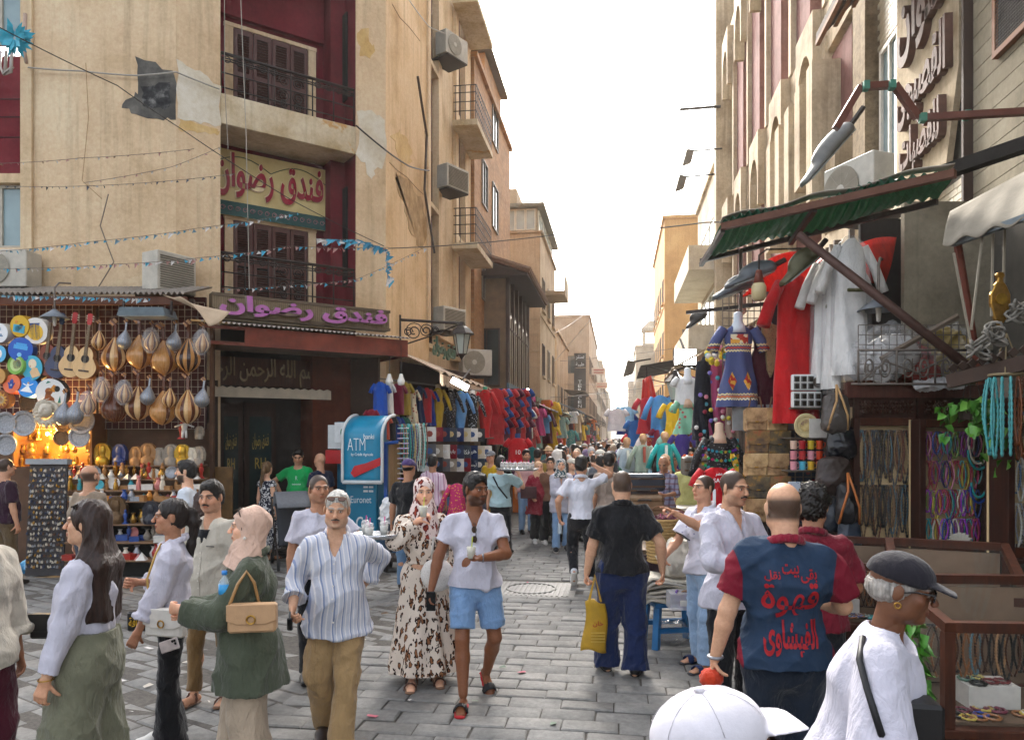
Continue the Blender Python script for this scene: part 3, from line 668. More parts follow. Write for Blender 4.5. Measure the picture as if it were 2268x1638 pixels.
M_pane=mat('#2b3638',.08,.35,2,0,0,spec=.6,key='pane');M_rust=mat('#6b3527',.7,.3,9,.3);M_cloudy=mat('#7f9499',.12,.25,1.5,0,key='cloudy_pane')
def patchpoly(M,cx,cz,rx,rz,seed,m,root,name='bare_patch',v=-.004,jag=.3,n=26,edge=None):
 g=random.Random(seed);pts=[]
 for i in range(n):
  a=2*math.pi*i/n;r=1+g.uniform(-jag,jag);ca,sa=math.cos(a),math.sin(a);q=max(abs(ca),abs(sa))**.6;pts.append((cx+rx*r*ca/q,cz+rz*r*sa/q))
 return MB().prism(pts,v,v+.02,M).build(name,m,root)
# ---------------------------------------------------------------- the hotel on the left corner
def mpx(M,px,py,v=0):return wuz(M,px,py,v)
OA=PX(390,12.3);MA=frame(OA,RT);eb=FW*math.cos(R(55))+RT*math.sin(R(55));MBf=frame(OA,eb);LB=3.80
OC=OA+eb*LB;MC=frame(OC,(0,1,0));XC=OC.x
hotel=thing('hotel_building','peach plastered hotel with maroon balcony recess on the street corner','building',OA)
hotel.location=(0,0,0)
HT=17
mb=MB().box(-1.95-3.3,0,0,.5,0,HT,MA)
uL,_=wuz(MA,75,500);mb=MB().box(uL,-.002,0,.5,0,HT,MA);mb.build('front_wall',M_peach,hotel)
u0,_=wuz(MBf,488,500);u1,_=wuz(MBf,788,500)
pier=MB().box(0,u0,0,1.5,0,HT,MBf);pier.build('pier',M_peach,hotel);MB().box(u1,LB,0,1.5,0,HT,MBf).build('pier',M_peach,hotel)
RD=.95
MB().box(u0-.01,u1+.01,RD,RD+.3,3.2,HT,MBf).build('recess_wall',M_maroon,hotel)
MB().box(u0,u0+.004,.02,RD,3.4,HT,MBf).build('recess_cheek',M_maroon,hotel);MB().box(u1-.004,u1,.02,RD,3.4,HT,MBf).build('recess_cheek',M_maroon,hotel)
SLB=[(4.05,4.5),(7.42,7.94),(10.95,11.45)]
for a,b in SLB:MB().box(u0+.005,u1-.005,-.012,RD,a,b,MBf).build('balcony_slab',M_slab,hotel,bev=.01)
uc,_=wuz(MBf,742,500,.75)
MB().box(uc-.17,uc+.17,.55,RD+.01,4.5,7.42,MBf).build('recess_column',M_maroon,hotel);MB().box(uc-.17,uc+.17,.55,RD+.01,7.94,10.95,MBf).build('recess_column',M_maroon,hotel)
def shutter_door(zf,zt):
 ua,_=wuz(MBf,516,200,RD);ub,_=wuz(MBf,680,200,RD);w=(ub-ua)/4
 for x in (ua-.17,ub):MB().box(x+.01,x+.16,RD-.05,RD+.01,zf,zt,MBf).build('door_frame',M_cream,hotel)
 MB().box(ua-.17,ub+.17,RD-.06,RD+.01,zt+.002,zt+.07,MBf).build('lintel',M_cream,hotel)
 for i in range(4):
  x=ua+i*w;d=MB();
  d.box(x+.01,x+.07,RD-.045,RD,zf,zt,MBf);d.box(x+w-.07,x+w-.01,RD-.045,RD,zf,zt,MBf)
  for z in (zf,zf+(zt-zf)*.46,zt-.1):d.box(x+.07,x+w-.07,RD-.045,RD,z,z+.1,MBf)
  lf_=d.build('shutter',M_shut,hotel);nsl=30
  for k in range(nsl):
   z=zf+.11+(zt-zf-.2)*k/nsl
   if abs(z-(zf+(zt-zf)*.46+.05))<.07:continue
   T_=MBf@Matrix.Translation((x+w/2,RD-.022,z))@Matrix.Rotation(R(-38),4,'X')
   MB().box(-w/2+.07,w/2-.07,-.018,.018,-.004,.004,T_).build('slat',M_shut,lf_)
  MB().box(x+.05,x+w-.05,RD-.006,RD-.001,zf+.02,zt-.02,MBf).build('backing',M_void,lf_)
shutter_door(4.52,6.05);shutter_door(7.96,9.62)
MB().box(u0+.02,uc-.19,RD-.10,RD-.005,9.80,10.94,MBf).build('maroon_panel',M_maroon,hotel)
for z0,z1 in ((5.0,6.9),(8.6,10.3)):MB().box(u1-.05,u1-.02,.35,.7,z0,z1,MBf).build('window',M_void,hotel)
def railing(zf,h=.72):
 r=MB();ua,ub=u0+.02,u1-.02;v=.05;W_=lambda u,z,dv=0:MBf@Vector((u,v+dv,z))
 r.tube([W_(ua,zf+h),W_(ub,zf+h)],.028,8)
 for q in (.10,.30,.50,.545):r.tube([W_(ua,zf+h*q/.56),W_(ub,zf+h*q/.56)] if q<.54 else [W_(ua,zf+h*.84),W_(ub,zf+h*.84)],.013,5)
 for i in range(7):u=ua+(ub-ua)*i/6;r.tube([W_(u,zf),W_(u,zf+h)],.014,5)
 for i in range(12):
  u=ua+(ub-ua)*(i+.5)/12
  if 4<i<8:continue
  r.tube([W_(u+.055*math.cos(a),zf+h*.84+.055+.055*math.sin(a)-.03) for a in [2*math.pi*k/10 for k in range(10)]],.011,4,closed=True)
 um=(ua+ub)/2
 for sx in (-1,1):
  for cz,rad in ((.52,.11),(.26,.12),(.10,.08)):
   r.tube([W_(um+sx*(.13+(rad*(1-.0-k/26))*math.cos(k*.55)),zf+cz+rad*(1-k/26)*math.sin(k*.55)) for k in range(22)],.010,4)
  r.tube([W_(um+sx*.3,zf),W_(um+sx*.3,zf+h)],.011,5)
 r.build('balcony_railing',M_iron,hotel,True)
railing(4.50);railing(7.94)
# painted hotel sign inside the recess
def signpanel_mat():
 n=N('sign_panel');f=n.noise(2,4);n.col(n.ramp(f,[(.3,hexc('#b5a06a')),(.7,hexc('#d8c890'))]));return n.set(Roughness=.5)
us0,zs=wuz(MBf,489,335,.5);us1,_=wuz(MBf,722,400,RD-.1)
us0=u0+.03;us1=uc-.18;sc_=(us0+us1)/2;sgn=thing('hotel_sign','painted cream sign with crimson Arabic lettering above the lower balcony door','sign');
MB().box(us0,us1,RD-.14,RD-.09,6.10,7.30,MBf).build('board',signpanel_mat(),sgn)
MB().box(us0,us1,RD-.145,RD-.141,6.10,6.36,MBf).build('lower_border',mat('#1f4a48',.5,.2,8,.1),sgn)
def on_wall(o,M,u,v,z):o.matrix_world=M@Matrix.Translation((u,v,z))@Matrix.Rotation(R(90),4,'X');return o
def wtext(M,u,v,z,body,w,h,m,parent,ar=False,depth=.01,bold=.0,name='lettering',res=3):
 o=text(body,1,m,None,depth=depth,width=w,height=h,ar=ar,bold=bold,name=name,res=res);o.parent=parent
 o.matrix_parent_inverse=Matrix.Identity(4);o.matrix_basis=M@Matrix.Translation((u,v,z))@Matrix.Rotation(R(90),4,'X');return o
wtext(MBf,sc_,RD-.155,6.84,'فندق رضوان',(us1-us0)*.97,.84,mat('#e8d9b0',.5),sgn,True,.006,.045,'letter_edge')
wtext(MBf,sc_,RD-.175,6.84,'فندق رضوان',(us1-us0)*.95,.82,mat('#8f0f30',.35,.35,4,.05),sgn,True,.012,.024)
mb=MB()
for i in range(16):
 u=us0+(us1-us0)*(i+.5)/16;mb.tube([MBf@Vector((u+.05*math.cos(a)*(1-a/14),RD-.150,6.23+.05*math.sin(a)*(1-a/14))) for a in [k*.6 for k in range(14)]],.005,4)
mb.build('scroll_border',mat('#b07a84',.5),sgn)
mb=MB()
for k in range(2):mb.tube([MBf@Vector((us0+(us1-us0)*(k*.5+.5*t),RD-.15,7.0+.2*math.sin(math.pi*t))) for t in [i/12 for i in range(13)]],.008,4)
mb.build('arc_ornament',mat('#24452c',.5),sgn)
# bare plaster patches
M_grey=plaster('bare_cement','#55534f','#3b3a38','#77736c',2.5,.3,.5);M_wpatch=plaster('white_filler','#d3cab8','#c0b294','#ded8ca',1.5,.2,.2);M_ochre=plaster('ochre_flake','#c9a870','#b8935a','#d6b988',3,.2,.3)
def pxpoly(M,pts,m,nm,v=-.006,root=hotel,jag=5,sub=4,seed=1):
 g=random.Random(seed);out=[]
 for (ax,ay),(bx,by) in zip(pts,pts[1:]+pts[:1]):
  for k in range(sub):t=k/sub;out.append(wuz(M,ax+(bx-ax)*t+g.uniform(-jag,jag),ay+(by-ay)*t+g.uniform(-jag,jag)))
 return MB().prism(out,v,.01,M).build(nm,m,root)
pxpoly(MA,[(302,125),(385,160),(388,262),(350,268),(300,250),(265,240),(285,215),(302,205)],M_grey,'bare_patch',seed=3)
pxpoly(MA,[(310,190),(372,182),(380,240),(325,245)],plaster('bare_dark','#3a3a3b','#232324','#83827f',7,.3,.5),'bare_patch',-.009,seed=5)
pxpoly(MBf,[(393,135),(440,160),(486,188),(486,282),(440,272),(393,262)],M_wpatch,'filler_patch',seed=4)
pxpoly(MBf,[(395,262),(484,284),(484,300),(440,292),(398,292)],M_ochre,'flaked_patch',-.004,seed=6)
pxpoly(MBf,[(792,250),(820,245),(850,262),(852,370),(835,375),(822,400),(808,372),(792,340)],M_wpatch,'filler_patch',seed=7)
pxpoly(MBf,[(793,70),(815,65),(822,95),(835,110),(815,130),(795,118)],M_ochre,'flaked_patch',seed=8)
pxpoly(MA,[(150,380),(180,370),(200,385),(180,400)],M_wpatch,'filler_patch',seed=18) if False else None
pxpoly(MA,[(260,618),(330,612),(400,616),(430,640),(330,650),(240,640)],M_cream,'flaked_patch',-.004,seed=9)
MB().box(uL-.62,uL-.004,-.16,.4,0,HT,MA).build('corner_pilaster',plaster('pale_plaster','#cdb38a','#b39565','#d8c39e',1,.4,.2),hotel) if False else None
# wall strip at the far left: pilaster, maroon panels and window
ul0,_=wuz(MA,50,500)
MB().box(ul0,uL-.002,-.06,.4,0,HT,MA).build('corner_pilaster',M_cream,hotel)
ux,_=wuz(MA,-60,500)
for i,(z0,z1) in enumerate(((2.9,6.2),(8.75,12.2))):pass
ya=[wuz(MA,20,y)[1] for y in (548,400,385,260,140,120,100)]
MB().box(ux,ul0-.004,.10,.4,ya[2],wuz(MA,20,118)[1],MA).build('maroon_panel',M_maroon,hotel)
for y in (255,215,300):MB().box(ux,ul0-.005,.09,.1,wuz(MA,20,y)[1],wuz(MA,20,y)[1]+.012,MA).build('panel_joint',M_void,hotel)
def window(M,u0_,u1_,z0,z1,root,v=.08,m=None,fr=None,mull=1,fw=.05):
 wn=MB();fr=fr or M_white
 wn.box(u0_,u0_+fw,v-.04,v+.02,z0,z1,M);wn.box(u1_-fw,u1_,v-.04,v+.02,z0,z1,M);wn.box(u0_+fw,u1_-fw,v-.04,v+.02,z0,z0+fw,M);wn.box(u0_+fw,u1_-fw,v-.04,v+.02,z1-fw,z1,M)
 for i in range(mull):u=u0_+(u1_-u0_)*(i+1)/(mull+1);wn.box(u-fw*.4,u+fw*.4,v-.035,v+.02,z0+fw,z1-fw,M)
 o=wn.build('window',fr,root);MB().box(u0_+.01,u1_-.01,v,v+.015,z0+.01,z1-.01,M).build('pane',m or M_pane,o);return o
window(MA,ux,ul0-.01,ya[0],ya[1]-.05,hotel,.12,M_cloudy,mat('#a9a294',.6))
MB().box(ux,ul0-.01,-.02,.14,ya[1]-.04,ya[2],MA).build('sill',M_cream,hotel);MB().box(ux,ul0-.01,-.02,.14,0,ya[0]-.01,MA).build('parapet',M_peach,hotel)
window(MA,ux,ul0-.01,wuz(MA,20,95)[1],wuz(MA,20,95)[1]+2,hotel,.12,M_cloudy,mat('#a9a294',.6))
# street side of the hotel
def uC(px):return SX(px,XC)*(FW.y+(px-CX)/FPX*RT.y)-OC.y
b1,b2,b3,b4,b5=uC(950),uC(970),uC(1012),uC(1029),uC(1041)
MB().box(0.002,b1,0,.5,0,HT,MC).build('side_wall',plaster('street_plaster','#d3b48a','#b48f60','#dec29c',.8,.55,.35,'#b99a6c'),hotel)
MB().box(b1,b5,.22,.5,0,HT,MC).build('side_wall',M_peach,hotel)
for a,b,v in ((b1-.25,b1,-.05),(b2,b2+.35,-.02),(b3-.3,b3,-.05),(b4,b5,-.02)):MB().box(a,b,v,.23,4.6,HT,MC).build('pilaster',M_peach,hotel)
MB().box(b2+.35,b3-.3,.05,.23,4.6,HT,MC).build('wall_strip',M_cream,hotel)
for k in range(4):
 z=4.3+k*3.45
 for a,b in ((b1,b2),(b3,b4)):
  window(MC,a+.03,b-.03,z,z+1.5,hotel,.18,M_pane,mat('#5d4034'),1);MB().box(a,b,-.02,.2,z-.12,z-.01,MC).build('sill',M_cream,hotel)
  MB().box(a+.02,b-.02,.15,.22,z+1.52,z+3.3,MC).build('maroon_panel',plaster('mauve_panel','#5e3d42','#4a2c31','#704d50',1.2,.3,.15),hotel)
for k in range(3):
 z=7.1+3.35*k;bl=MB().box(b5-2.6,b5-.1,-.72,-.03,z+.06,z+.22,MC).build('balcony_slab',M_slab,hotel);r=MB()
 for q in (.25,.5,.75,.95):r.tube([MC@Vector((b5-2.55,-.05,z+.22+q)),MC@Vector((b5-2.55,-.68,z+.22+q)),MC@Vector((b5-.15,-.68,z+.22+q))],.014,5)
 for i in range(14):r.tube([MC@Vector((b5-2.55+2.4*i/13,-.68,z+.2)),MC@Vector((b5-2.55+2.4*i/13,-.68,z+1.17))],.010,4)
 for i in range(5):r.tube([MC@Vector((b5-2.55,-.1-.14*i,z+.2)),MC@Vector((b5-2.55,-.1-.14*i,z+1.17))],.010,4)
 r.build('balcony_railing',M_iron,hotel)
MB().box(-8,.5,.6,9,HT-.3,HT-.1,MA).build('roof',M_cream,hotel)
# cracks and ledge on the street side
for pts in ([(862,360),(880,378),(900,392),(925,420),(948,440)],[(868,10),(885,40),(905,60),(930,92)],[(940,290),(942,360),(938,420),(945,500)]):
 MB().tube([MC@Vector((wuz(MC,x,y)[0],-.002,wuz(MC,x,y)[1])) for x,y in pts],.007,4).build('crack',mat('#7a6244',.9,.3,20,.3),hotel)
pxpoly(MC,[(866,300),(885,290),(905,320),(912,360),(890,365)],M_ochre,'flaked_patch',seed=21);pxpoly(MC,[(872,385),(900,400),(930,440),(945,500),(935,560),(915,520),(890,450)],plaster('worn_render','#a98a60','#86683f','#c2a67c',4,.4,.6),'flaked_patch',seed=22)
# ---------------------------------------------------------------- houses along the left side of the street
def brickwall(name,c1,c2,mortar,sc,sq=(1,1,1)):
 if name in MATS:return MATS[name]
 n=N(name);t=n.n('TexCoord');sp=n.n('SeparateXYZ');n.l(t.outputs['Object'],sp.inputs[0]);cb=n.n('CombineXYZ');n.l(n.math('ADD',sp.outputs[0],sp.outputs[1]),cb.inputs[0]);n.l(sp.outputs[2],cb.inputs[1])
 b=n.n('TexBrick',Scale=sc);b.inputs['Color1'].default_value=(*hexc(c1),1);b.inputs['Color2'].default_value=(*hexc(c2),1);b.inputs['Mortar'].default_value=(*hexc(mortar),1);b.inputs['Mortar Size'].default_value=.02;b.inputs['Row Height'].default_value=.28;b.inputs['Brick Width'].default_value=.9
 n.l(cb.outputs[0],b.inputs['Vector']);f=n.noise(1.2,5,.65);n.col(n.mix(.5,b.outputs['Color'],n.ramp(f,[(.3,(.25,.25,.25)),(.7,(.75,.75,.75))]),'OVERLAY'));n.bump(b.outputs['Fac'],-.4,.02);MATS[name]=n.set(Roughness=.9);return MATS[name]
M_brick=brickwall('old_brick','#a87e55','#94683f','#8a7458',3.2)
M_b3=plaster('sand_render','#aa9376','#8d775c','#b8a488',.7,.5,.25);M_b3b=plaster('grey_render','#a3937c','#86765f','#b5a68f',.8,.5,.25);M_b5=plaster('far_render','#a8927a','#8d775e','#b7a38b',.6,.4,.2)
M_wood=mat('#3b2a20',.7,.25,6,.3)
XS=lambda px,d:PX(px,d).x
def house(label,x_face,y0,y1,h,side,depth=7,m=None,floors=None,name='house',group=None,fl0=3.6,fh=3.1,bays=None,front=True,win=(1.0,1.5),cornice=.2,roofstuff=True,base=0):
 """a street house: its long face on the plane x = x_face from y0 to y1, its end wall facing the viewer at y0"""
 t=thing(name,label,'building',(x_face,y0,0),0,group);s=side;m=m or M_b3;L=y1-y0
 Fm=frame((0,0),(0,1,0)) if s<0 else frame((0,L),(0,-1,0));Em=frame((-depth,0) if s<0 else (0,0),(1,0,0))
 MB().box(min(0,s*depth),max(0,s*depth),0,L,base,h).build('wall',m,t)
 MB().box(min(-s*.12,s*(depth+.1)),max(-s*.12,s*(depth+.1)),-.12,L+.02,h+.002,h+cornice).build('cornice',m,t)
 nf=floors if floors is not None else max(1,int((h-fl0-.6)/fh));nb=bays or max(1,int(L/2.6))
 g=random.Random(label)
 for k in range(nf):
  z=fl0+k*fh
  for b in range(nb):
   u=L*(b+.5)/nb;w=min(win[0],L/nb*.55)
   wo=window(Fm,u-w/2,u+w/2,z+.3,z+.3+win[1],t,-.01,g.choice([M_pane,M_pane,M_shut]),mat(g.choice(['#6b5a48','#8c8171','#57483c']),.6),1);MB().box(u-w/2-.08,u+w/2+.08,-.12,-.002,z+.18,z+.29,Fm).build('sill',m,wo)
  if front:
   for b in range(max(1,int(depth/3.2))):
    u=(depth-1.6-b*3.0) if s<0 else (1.6+b*3.0)
    wo=window(Em,u-win[0]/2,u+win[0]/2,z+.3,z+.3+win[1],t,-.01,g.choice([M_pane,M_shut]),mat('#6b5a48',.6),1);MB().box(u-win[0]/2-.08,u+win[0]/2+.08,-.1,-.002,z+.18,z+.29,Em).build('sill',m,wo)
  if k:MB().box(min(-s*.05,0),max(-s*.05,0),-.05,L,z-.12,z).build('floor_band',m,t)
 if roofstuff:
  for i in range(3):x=-s*-1*g.uniform(.8,depth-1.5);MB().box(x-.5,x+.5,g.uniform(.2,L*.5),L*.5+.9,h+cornice,h+cornice+g.uniform(.5,1.6)).build('roof_hut',m,t)
 return t,Fm,Em
def h_at(py,d):return CH+(HY-py)/FPX*d
# brick house next to the hotel
yb=OC.y+b5+.05
t,Fm,Em=house('narrow old brick house with balcony shaft beside the hotel',XC+.12,yb,30.0,h_at(232,26),-1,5,M_brick,floors=0,cornice=.15,roofstuff=False)
for z in (6.2,9.4,12.4):window(Fm,3.2,4.4,z,z+1.6,t,-.01,M_pane,mat('#777064'),1)
for z in (6.5,9.6):window(Fm,1.2,2.2,z,z+1.5,t,-.01,M_pane,mat('#777064'),1)
mb=MB().box(-1.2,0,1.8,5.2,h_at(232,26)+.15,h_at(292,31));mb.build('roof_room',M_brick,t)
MB().box(-1.5,.25,1.5,5.4,h_at(292,31)+.02,h_at(292,31)+.12).build('roof_room_slab',mat('#6b6357',.9),t)
window(frame((-1.2,1.8),(1,0,0)),.3,.95,h_at(232,26)+.35,h_at(300,31),t,-.02,M_cloudy,mat('#55483a'),1)
# sand coloured block with the glazed veranda
xb3=XS(1196,34);hb3=h_at(515,34)
t,Fm,Em=house('sand coloured block with glazed veranda on its top floor',xb3,PX(1196,34).y,PX(1196,34).y+8,hb3,-1,8,M_b3,floors=2,fl0=4.6,bays=3,front=False,cornice=.08,roofstuff=False)
for k in range(6):MB().box(.0,8.0 if False else 7.9,-.03,0,5.2+k*.75,5.22+k*.75,frame((-7.95,0),(1,0,0))).build('render_joint',M_b3b,t)
zt=h_at(435,34);MB().box(-7.6,-.15,.1,7.8,hb3+.09,zt-.5).build('veranda_room',M_b3b,t)
MB().box(-7.8,.2,-.25,8.0,zt-.48,zt-.34).build('veranda_roof',mat('#77705f',.9),t)
for i in range(7):
 window(frame((-3.5,.1),(1,0,0)),i*.47,i*.47+.45,hb3+.15,zt-.55,t,-.03,mat('#9aa09b',.25,.2,2,0),mat('#cfc8b6',.6),0,.04)
for i in range(7):window(frame((-.15,.3),(0,1,0)),i*1.0,i*1.0+.95,hb3+.15,zt-.55,t,-.03,M_cloudy,mat('#cfc8b6',.6),0,.05)
for i in range(1):MB().box(.0,1.0,2+i*4.4,4.4+i*4.4,8.9,9.1).build('balcony_slab',M_b3,t);MB().box(.95,1.0,2+i*4.4,4.4+i*4.4,9.11,9.9).build('balcony_parapet',M_b3b,t)
MB().box(-6,-1.5,3,7,zt-.33,h_at(400,36)).build('roof_room',M_b3,t)
# dark wooden house with arched windows and a tiled eave
dw=24.5;xw=XS(1136,dw+1.5);yw=PX(1060,dw).y;t=thing('wooden_house','dark timber house front with arched windows under a tiled eave','building',(xw,yw,0))
zw0,zw1=3.2,h_at(618,dw);LW=5.4
MB().box(-2.6,0,0,LW,0,zw1).build('wall',mat('#7d6850',.85,.3,3,.4),t)
M_tile=mat('#6e5340',.85,.3,12,.4);ev=MB().box(-2.9,.75,-.5,LW+.3,zw1+.002,zw1+.16);evo=ev.build('eave',M_wood,t)
for i in range(20):MB().tube([(.86,-.5+i*.31,zw1+.12),(-.6,-.5+i*.31,zw1+.62)],.11,6).build('roof_tile',M_tile,evo)
MB().prism([(-.6,zw1+.165),(.75,zw1+.165),(-.6,zw1+.58)],-.45,LW+.25).build('roof_slope',M_wood,t)
Fm=frame((0,0),(0,1,0));n=5
for i in range(n):
 u=(i+.5)*LW/n;w=LW/n*.36;zb,za=3.6,5.6;arch=[(u-w,zb),(u+w,zb)]+[(u+w*math.cos(a),za+w*1.3*math.sin(a)) for a in [math.pi*k/8 for k in range(9)]]
 wo=MB().prism([(x+(x-u)*.22,z+(.12 if z>za-.1 else -.1)) for x,z in arch],-.07,-.002,Fm).build('window',M_wood,t);MB().prism(arch,-.085,-.072,Fm).build('pane',mat('#8d8878',.3,.3,2,0),wo);MB().box(u-.03,u+.03,-.11,-.086,zb,za+w,Fm).build('mullion',M_wood,wo);MB().box(u-w,u+w,-.11,-.087,za-.03,za+.03,Fm).build('transom',M_wood,wo)
for i in range(n+1):u=i*LW/n;MB().box(u-.07,u+.07,-.12,-.001,3.2,zw1,Fm).build('post',M_wood,t)
for u0_ in (0.2,1.5):window(frame((-2.6,0),(1,0,0)),u0_,u0_+.9,3.7,5.6,t,-.02,M_pane,M_wood,1)
# far houses on the left
fl=[(1238,1310,62,702,M_b5,'tall pink-brown block with vertical shop signs far down the left side'),(1300,1322,96,775,M_b3b,'pale narrow block beyond the vertical shop signs on the left'),(1318,1338,130,800,M_b5,'stepped ochre house near the far left end of the street'),(1330,1352,175,868,M_b3b,'hazy low block closing the left far end of the street')]
FAR=[]
for a,b,d,top,m,lab in fl:
 x=XS(b-6,d);FAR.append(house(lab,x,PX(b-6,d).y,PX(b-6,d).y+d*.38,h_at(top,d),-1,9,m,name='house',fh=3.4))
t,Fm,Em=house('beige block with green blinds between veranda block and pink-brown block',XS(1232,47),PX(1232,47).y,PX(1232,47).y+11,h_at(735,47),-1,6,M_b3,front=True)
# ---------------------------------------------------------------- right side of the street
XR=3.85
yR=lambda px:SX(px,XR)*(FW.y+(px-CX)/FPX*RT.y)
M_stonew=plaster('pale_stone','#b9a88d','#8c7a61','#cabba2',.8,.8,.3);M_mauve=plaster('mauve_stone','#7c5650','#644039','#8a645d',1.5,.3,.15)
ym0,ym1=yR(1915),yR(1612);LM=ym1-ym0
mv=thing('arcade_building','pale stone building with mauve piers, small arches and iron letters on the right','building',(XR,ym0,0))
Mm=frame((0,LM),(0,-1,0))
MB().box(.35,6,0,LM,0,18).build('wall',M_stonew,mv)
MB().box(-.25,.36,0,LM,4.15,5.55).build('fascia',M_stonew,mv);MB().box(-.42,.36,LM-.05,LM+.5,3.9,18).build('end_pier',M_stonew,mv)
MB().box(-.02,.36,0,.55,0,18).build('end_pier',M_stonew,mv);MB().box(-.30,.34,.56,1.1,5.56,7.0).build('bracket',M_stonew,mv)
NBm=5
for i in range(NBm):
 y=.6+(LM-1.2)*i/NBm
 for z0,z1 in ((5.56,8.9),(9.9,14.5)):
  MB().box(-.02,.35,y,y+1.15,z0,z1).build('mauve_pier',M_mauve,mv);MB().box(-.14,.35,y+1.155,y+1.36,z0,z1+.4).build('stone_rib',M_stonew,mv)
  if i<NBm:
   w=(LM-1.2)/NBm;MB().box(.30,.36,y+1.4,y+w-.06,z0+.05,z1-.15).build('window',mat('#c9c4b2',.25,.2,2,0),mv)
   A=frame((0,0),(0,-1,0));cy_=-(y+(w+1.36)*.5);rr=(w-1.36)*.40
   pts=[(cy_-rr-.12,z1-.9),(cy_-rr,z1-.9)]+[(cy_-rr*math.cos(a),z1-.9+.55+rr*1.5*math.sin(a)) for a in [math.pi*k/8 for k in range(9)]]+[(cy_+rr,z1-.9),(cy_+rr+.12,z1-.9),(cy_+rr+.12,z1+1.0),(cy_-rr-.12,z1+1.0)]
   MB().prism(pts,-.30+.0,.0,A).build('arch_hood',M_stonew,mv)
MB().box(-.10,.36,0,LM,9.0,9.88).build('band',M_stonew,mv);MB().box(-.10,.36,0,LM,14.95,15.9).build('band',M_stonew,mv)
for i in range(5):MB().box(-.5,.33,1.2+i*.9,1.6+i*.9,6.2+(i%2)*.5,8.6).build('bracket',M_stonew,mv)
uw=LM-(yR(1850)-ym0);wtext(Mm,LM-2.2,-.30,4.95,'ALCATEHSWAN',3.6,.62,mat('#54483c',.6,.2,9,.2),mv,depth=.05,bold=.012)
# far right houses
for a,d,top,m,lab,nm in ((1471,47,485,plaster('sunlit_ochre','#b98d52','#a1763e','#c79e63',.6,.3,.15),'tall ochre tower block behind the arcade building','house'),(1408,92,768,M_b3b,'pale corner house with small roof lantern far down the right side','house'),(1392,135,845,M_b5,'low hazy house at the far right end of the street','house')):  # the tower's ochre has the warm sunlight put into its wall colour
 x=XS(a,d);t,Fm,Em=house(lab,x,PX(a,d).y,PX(a,d).y+14,h_at(top,d),1,9,m,name=nm,fh=3.4,roofstuff=False)
 FAR.append((t,Fm,Em))
 if d==92:
  zc=h_at(768,d);MB().box(.8,3.3,.5,3,zc+.2,zc+.5).build('lantern_base',M_b3b,t)
  for px_,py_ in ((.9,.6),(2.9,.6),(.9,2.6),(2.9,2.6)):MB().box(px_,px_+.3,py_,py_+.3,zc+.5,zc+2.1).build('lantern_post',M_b3b,t)
  MB().lathe([(1.9,zc+2.1),(1.9,zc+2.4),(.6,zc+3.4),(.01,zc+3.5)],4,Matrix.Translation((2.05,1.75,0))@Matrix.Rotation(R(45),4,'Z')).build('lantern_roof',M_b3b,t)
# pale modern shopfront strip between arcade building and tower
ys,ye=yR(1600),yR(1545);t,Fm,Em=house('pale narrow shop building with box balconies beyond the arcade building',XR-.1,ym1+.1,ym1+9,h_at(430,32),1,6,M_stonew,floors=0,front=False)
for z in (5.2,8.1):MB().box(-1.2,0,.6,7.5,z,z+.9).build('box_balcony',plaster('pale_panel','#cfc6b2','#b4a88f','#dcd5c4',1,.3,.1),t)
for z in (6.2,9.1):window(frame((0,8),(0,-1,0)),.6,7,z,z+1.6,t,-.02,M_cloudy,M_white,3)
# cream brick house with the carved sign
yb0,yb1=yR(2148),ym0-.55;br=thing('brick_house','cream glazed brick house carrying the carved Arabic board','building',(XR,yb0,0));LBk=yb1-yb0
MB().box(.04,5,0,LBk,0,14).build('wall',mat('#6a6458',.9,.2,6,.3),br);bm=MB().box(0,.05,-.10,.10,-.034,.034).mesh('brick',mat('#c9bea3',.45,.12,3,.1));M_bk=bm
nrow=0;Z=4.3;bk=0;stuffb=MB();wz0,wz1=5.4,7.7;wy0,wy1=LBk-.95,LBk-.2;sy0,sy1=.05,LBk-1.05
while Z<9.3:
 y=(.11 if nrow%2 else 0)+.1
 while y<LBk:
  if not (wz0-.1<Z<wz1+.05 and wy0-.15<y<wy1+.15) and not (5.0<Z<9 and sy0<y<sy1):
   if bk<290:obj('brick',bm,br,(0,y,Z));bk+=1
   else:stuffb.box(0,.05,y-.10,y+.10,Z-.034,Z+.034)
  y+=.212
 Z+=.080;nrow+=1
if stuffb.v:stuffb.build('brickwork',mat('#c9bea3',.45,.12,3,.1),br,kind='stuff')
Mb=frame((0,LBk),(0,-1,0));window(Mb,LBk-wy1,LBk-wy0,wz0,wz1,br,.0,M_cloudy,M_white,1,.07)
MB().box(-.18,.05,LBk-.02,LBk+.56,0,14).build('render_strip',plaster('pebble_render','#8d7c63','#6f5f49','#a39275',9,.4,1.0),br)
bd=thing('carved_sign','weathered pale board with brown carved Arabic calligraphy high on the right','sign',(XR,yb0,0));Lb=sy1-sy0
MB().prism([(.0,9.4),(Lb,9.6),(Lb-.02,6.2),(Lb*.82,5.2),(Lb*.4,4.75),(.25,4.9),(0,5.4)],-.09,-.02,frame((0,sy1),(0,-1,0))).build('board',plaster('old_board','#b7a68a','#8f7c60','#c6b79c',1.8,.5,.4),bd)
M_carve=mat('#5b3f33',.7,.3,12,.4);Fb=frame((0,sy1),(0,-1,0))
wtext(Fb,Lb*.58,-.13,7.35,'سلوان',Lb*.9,1.0,M_carve,bd,True,.05,.03);wtext(Fb,Lb*.52,-.13,6.45,'القصبجى',Lb*.8,.8,M_carve,bd,True,.05,.03);wtext(Fb,Lb*.5,-.13,5.7,'للفضيات',Lb*.66,.6,M_carve,bd,True,.05,.03)
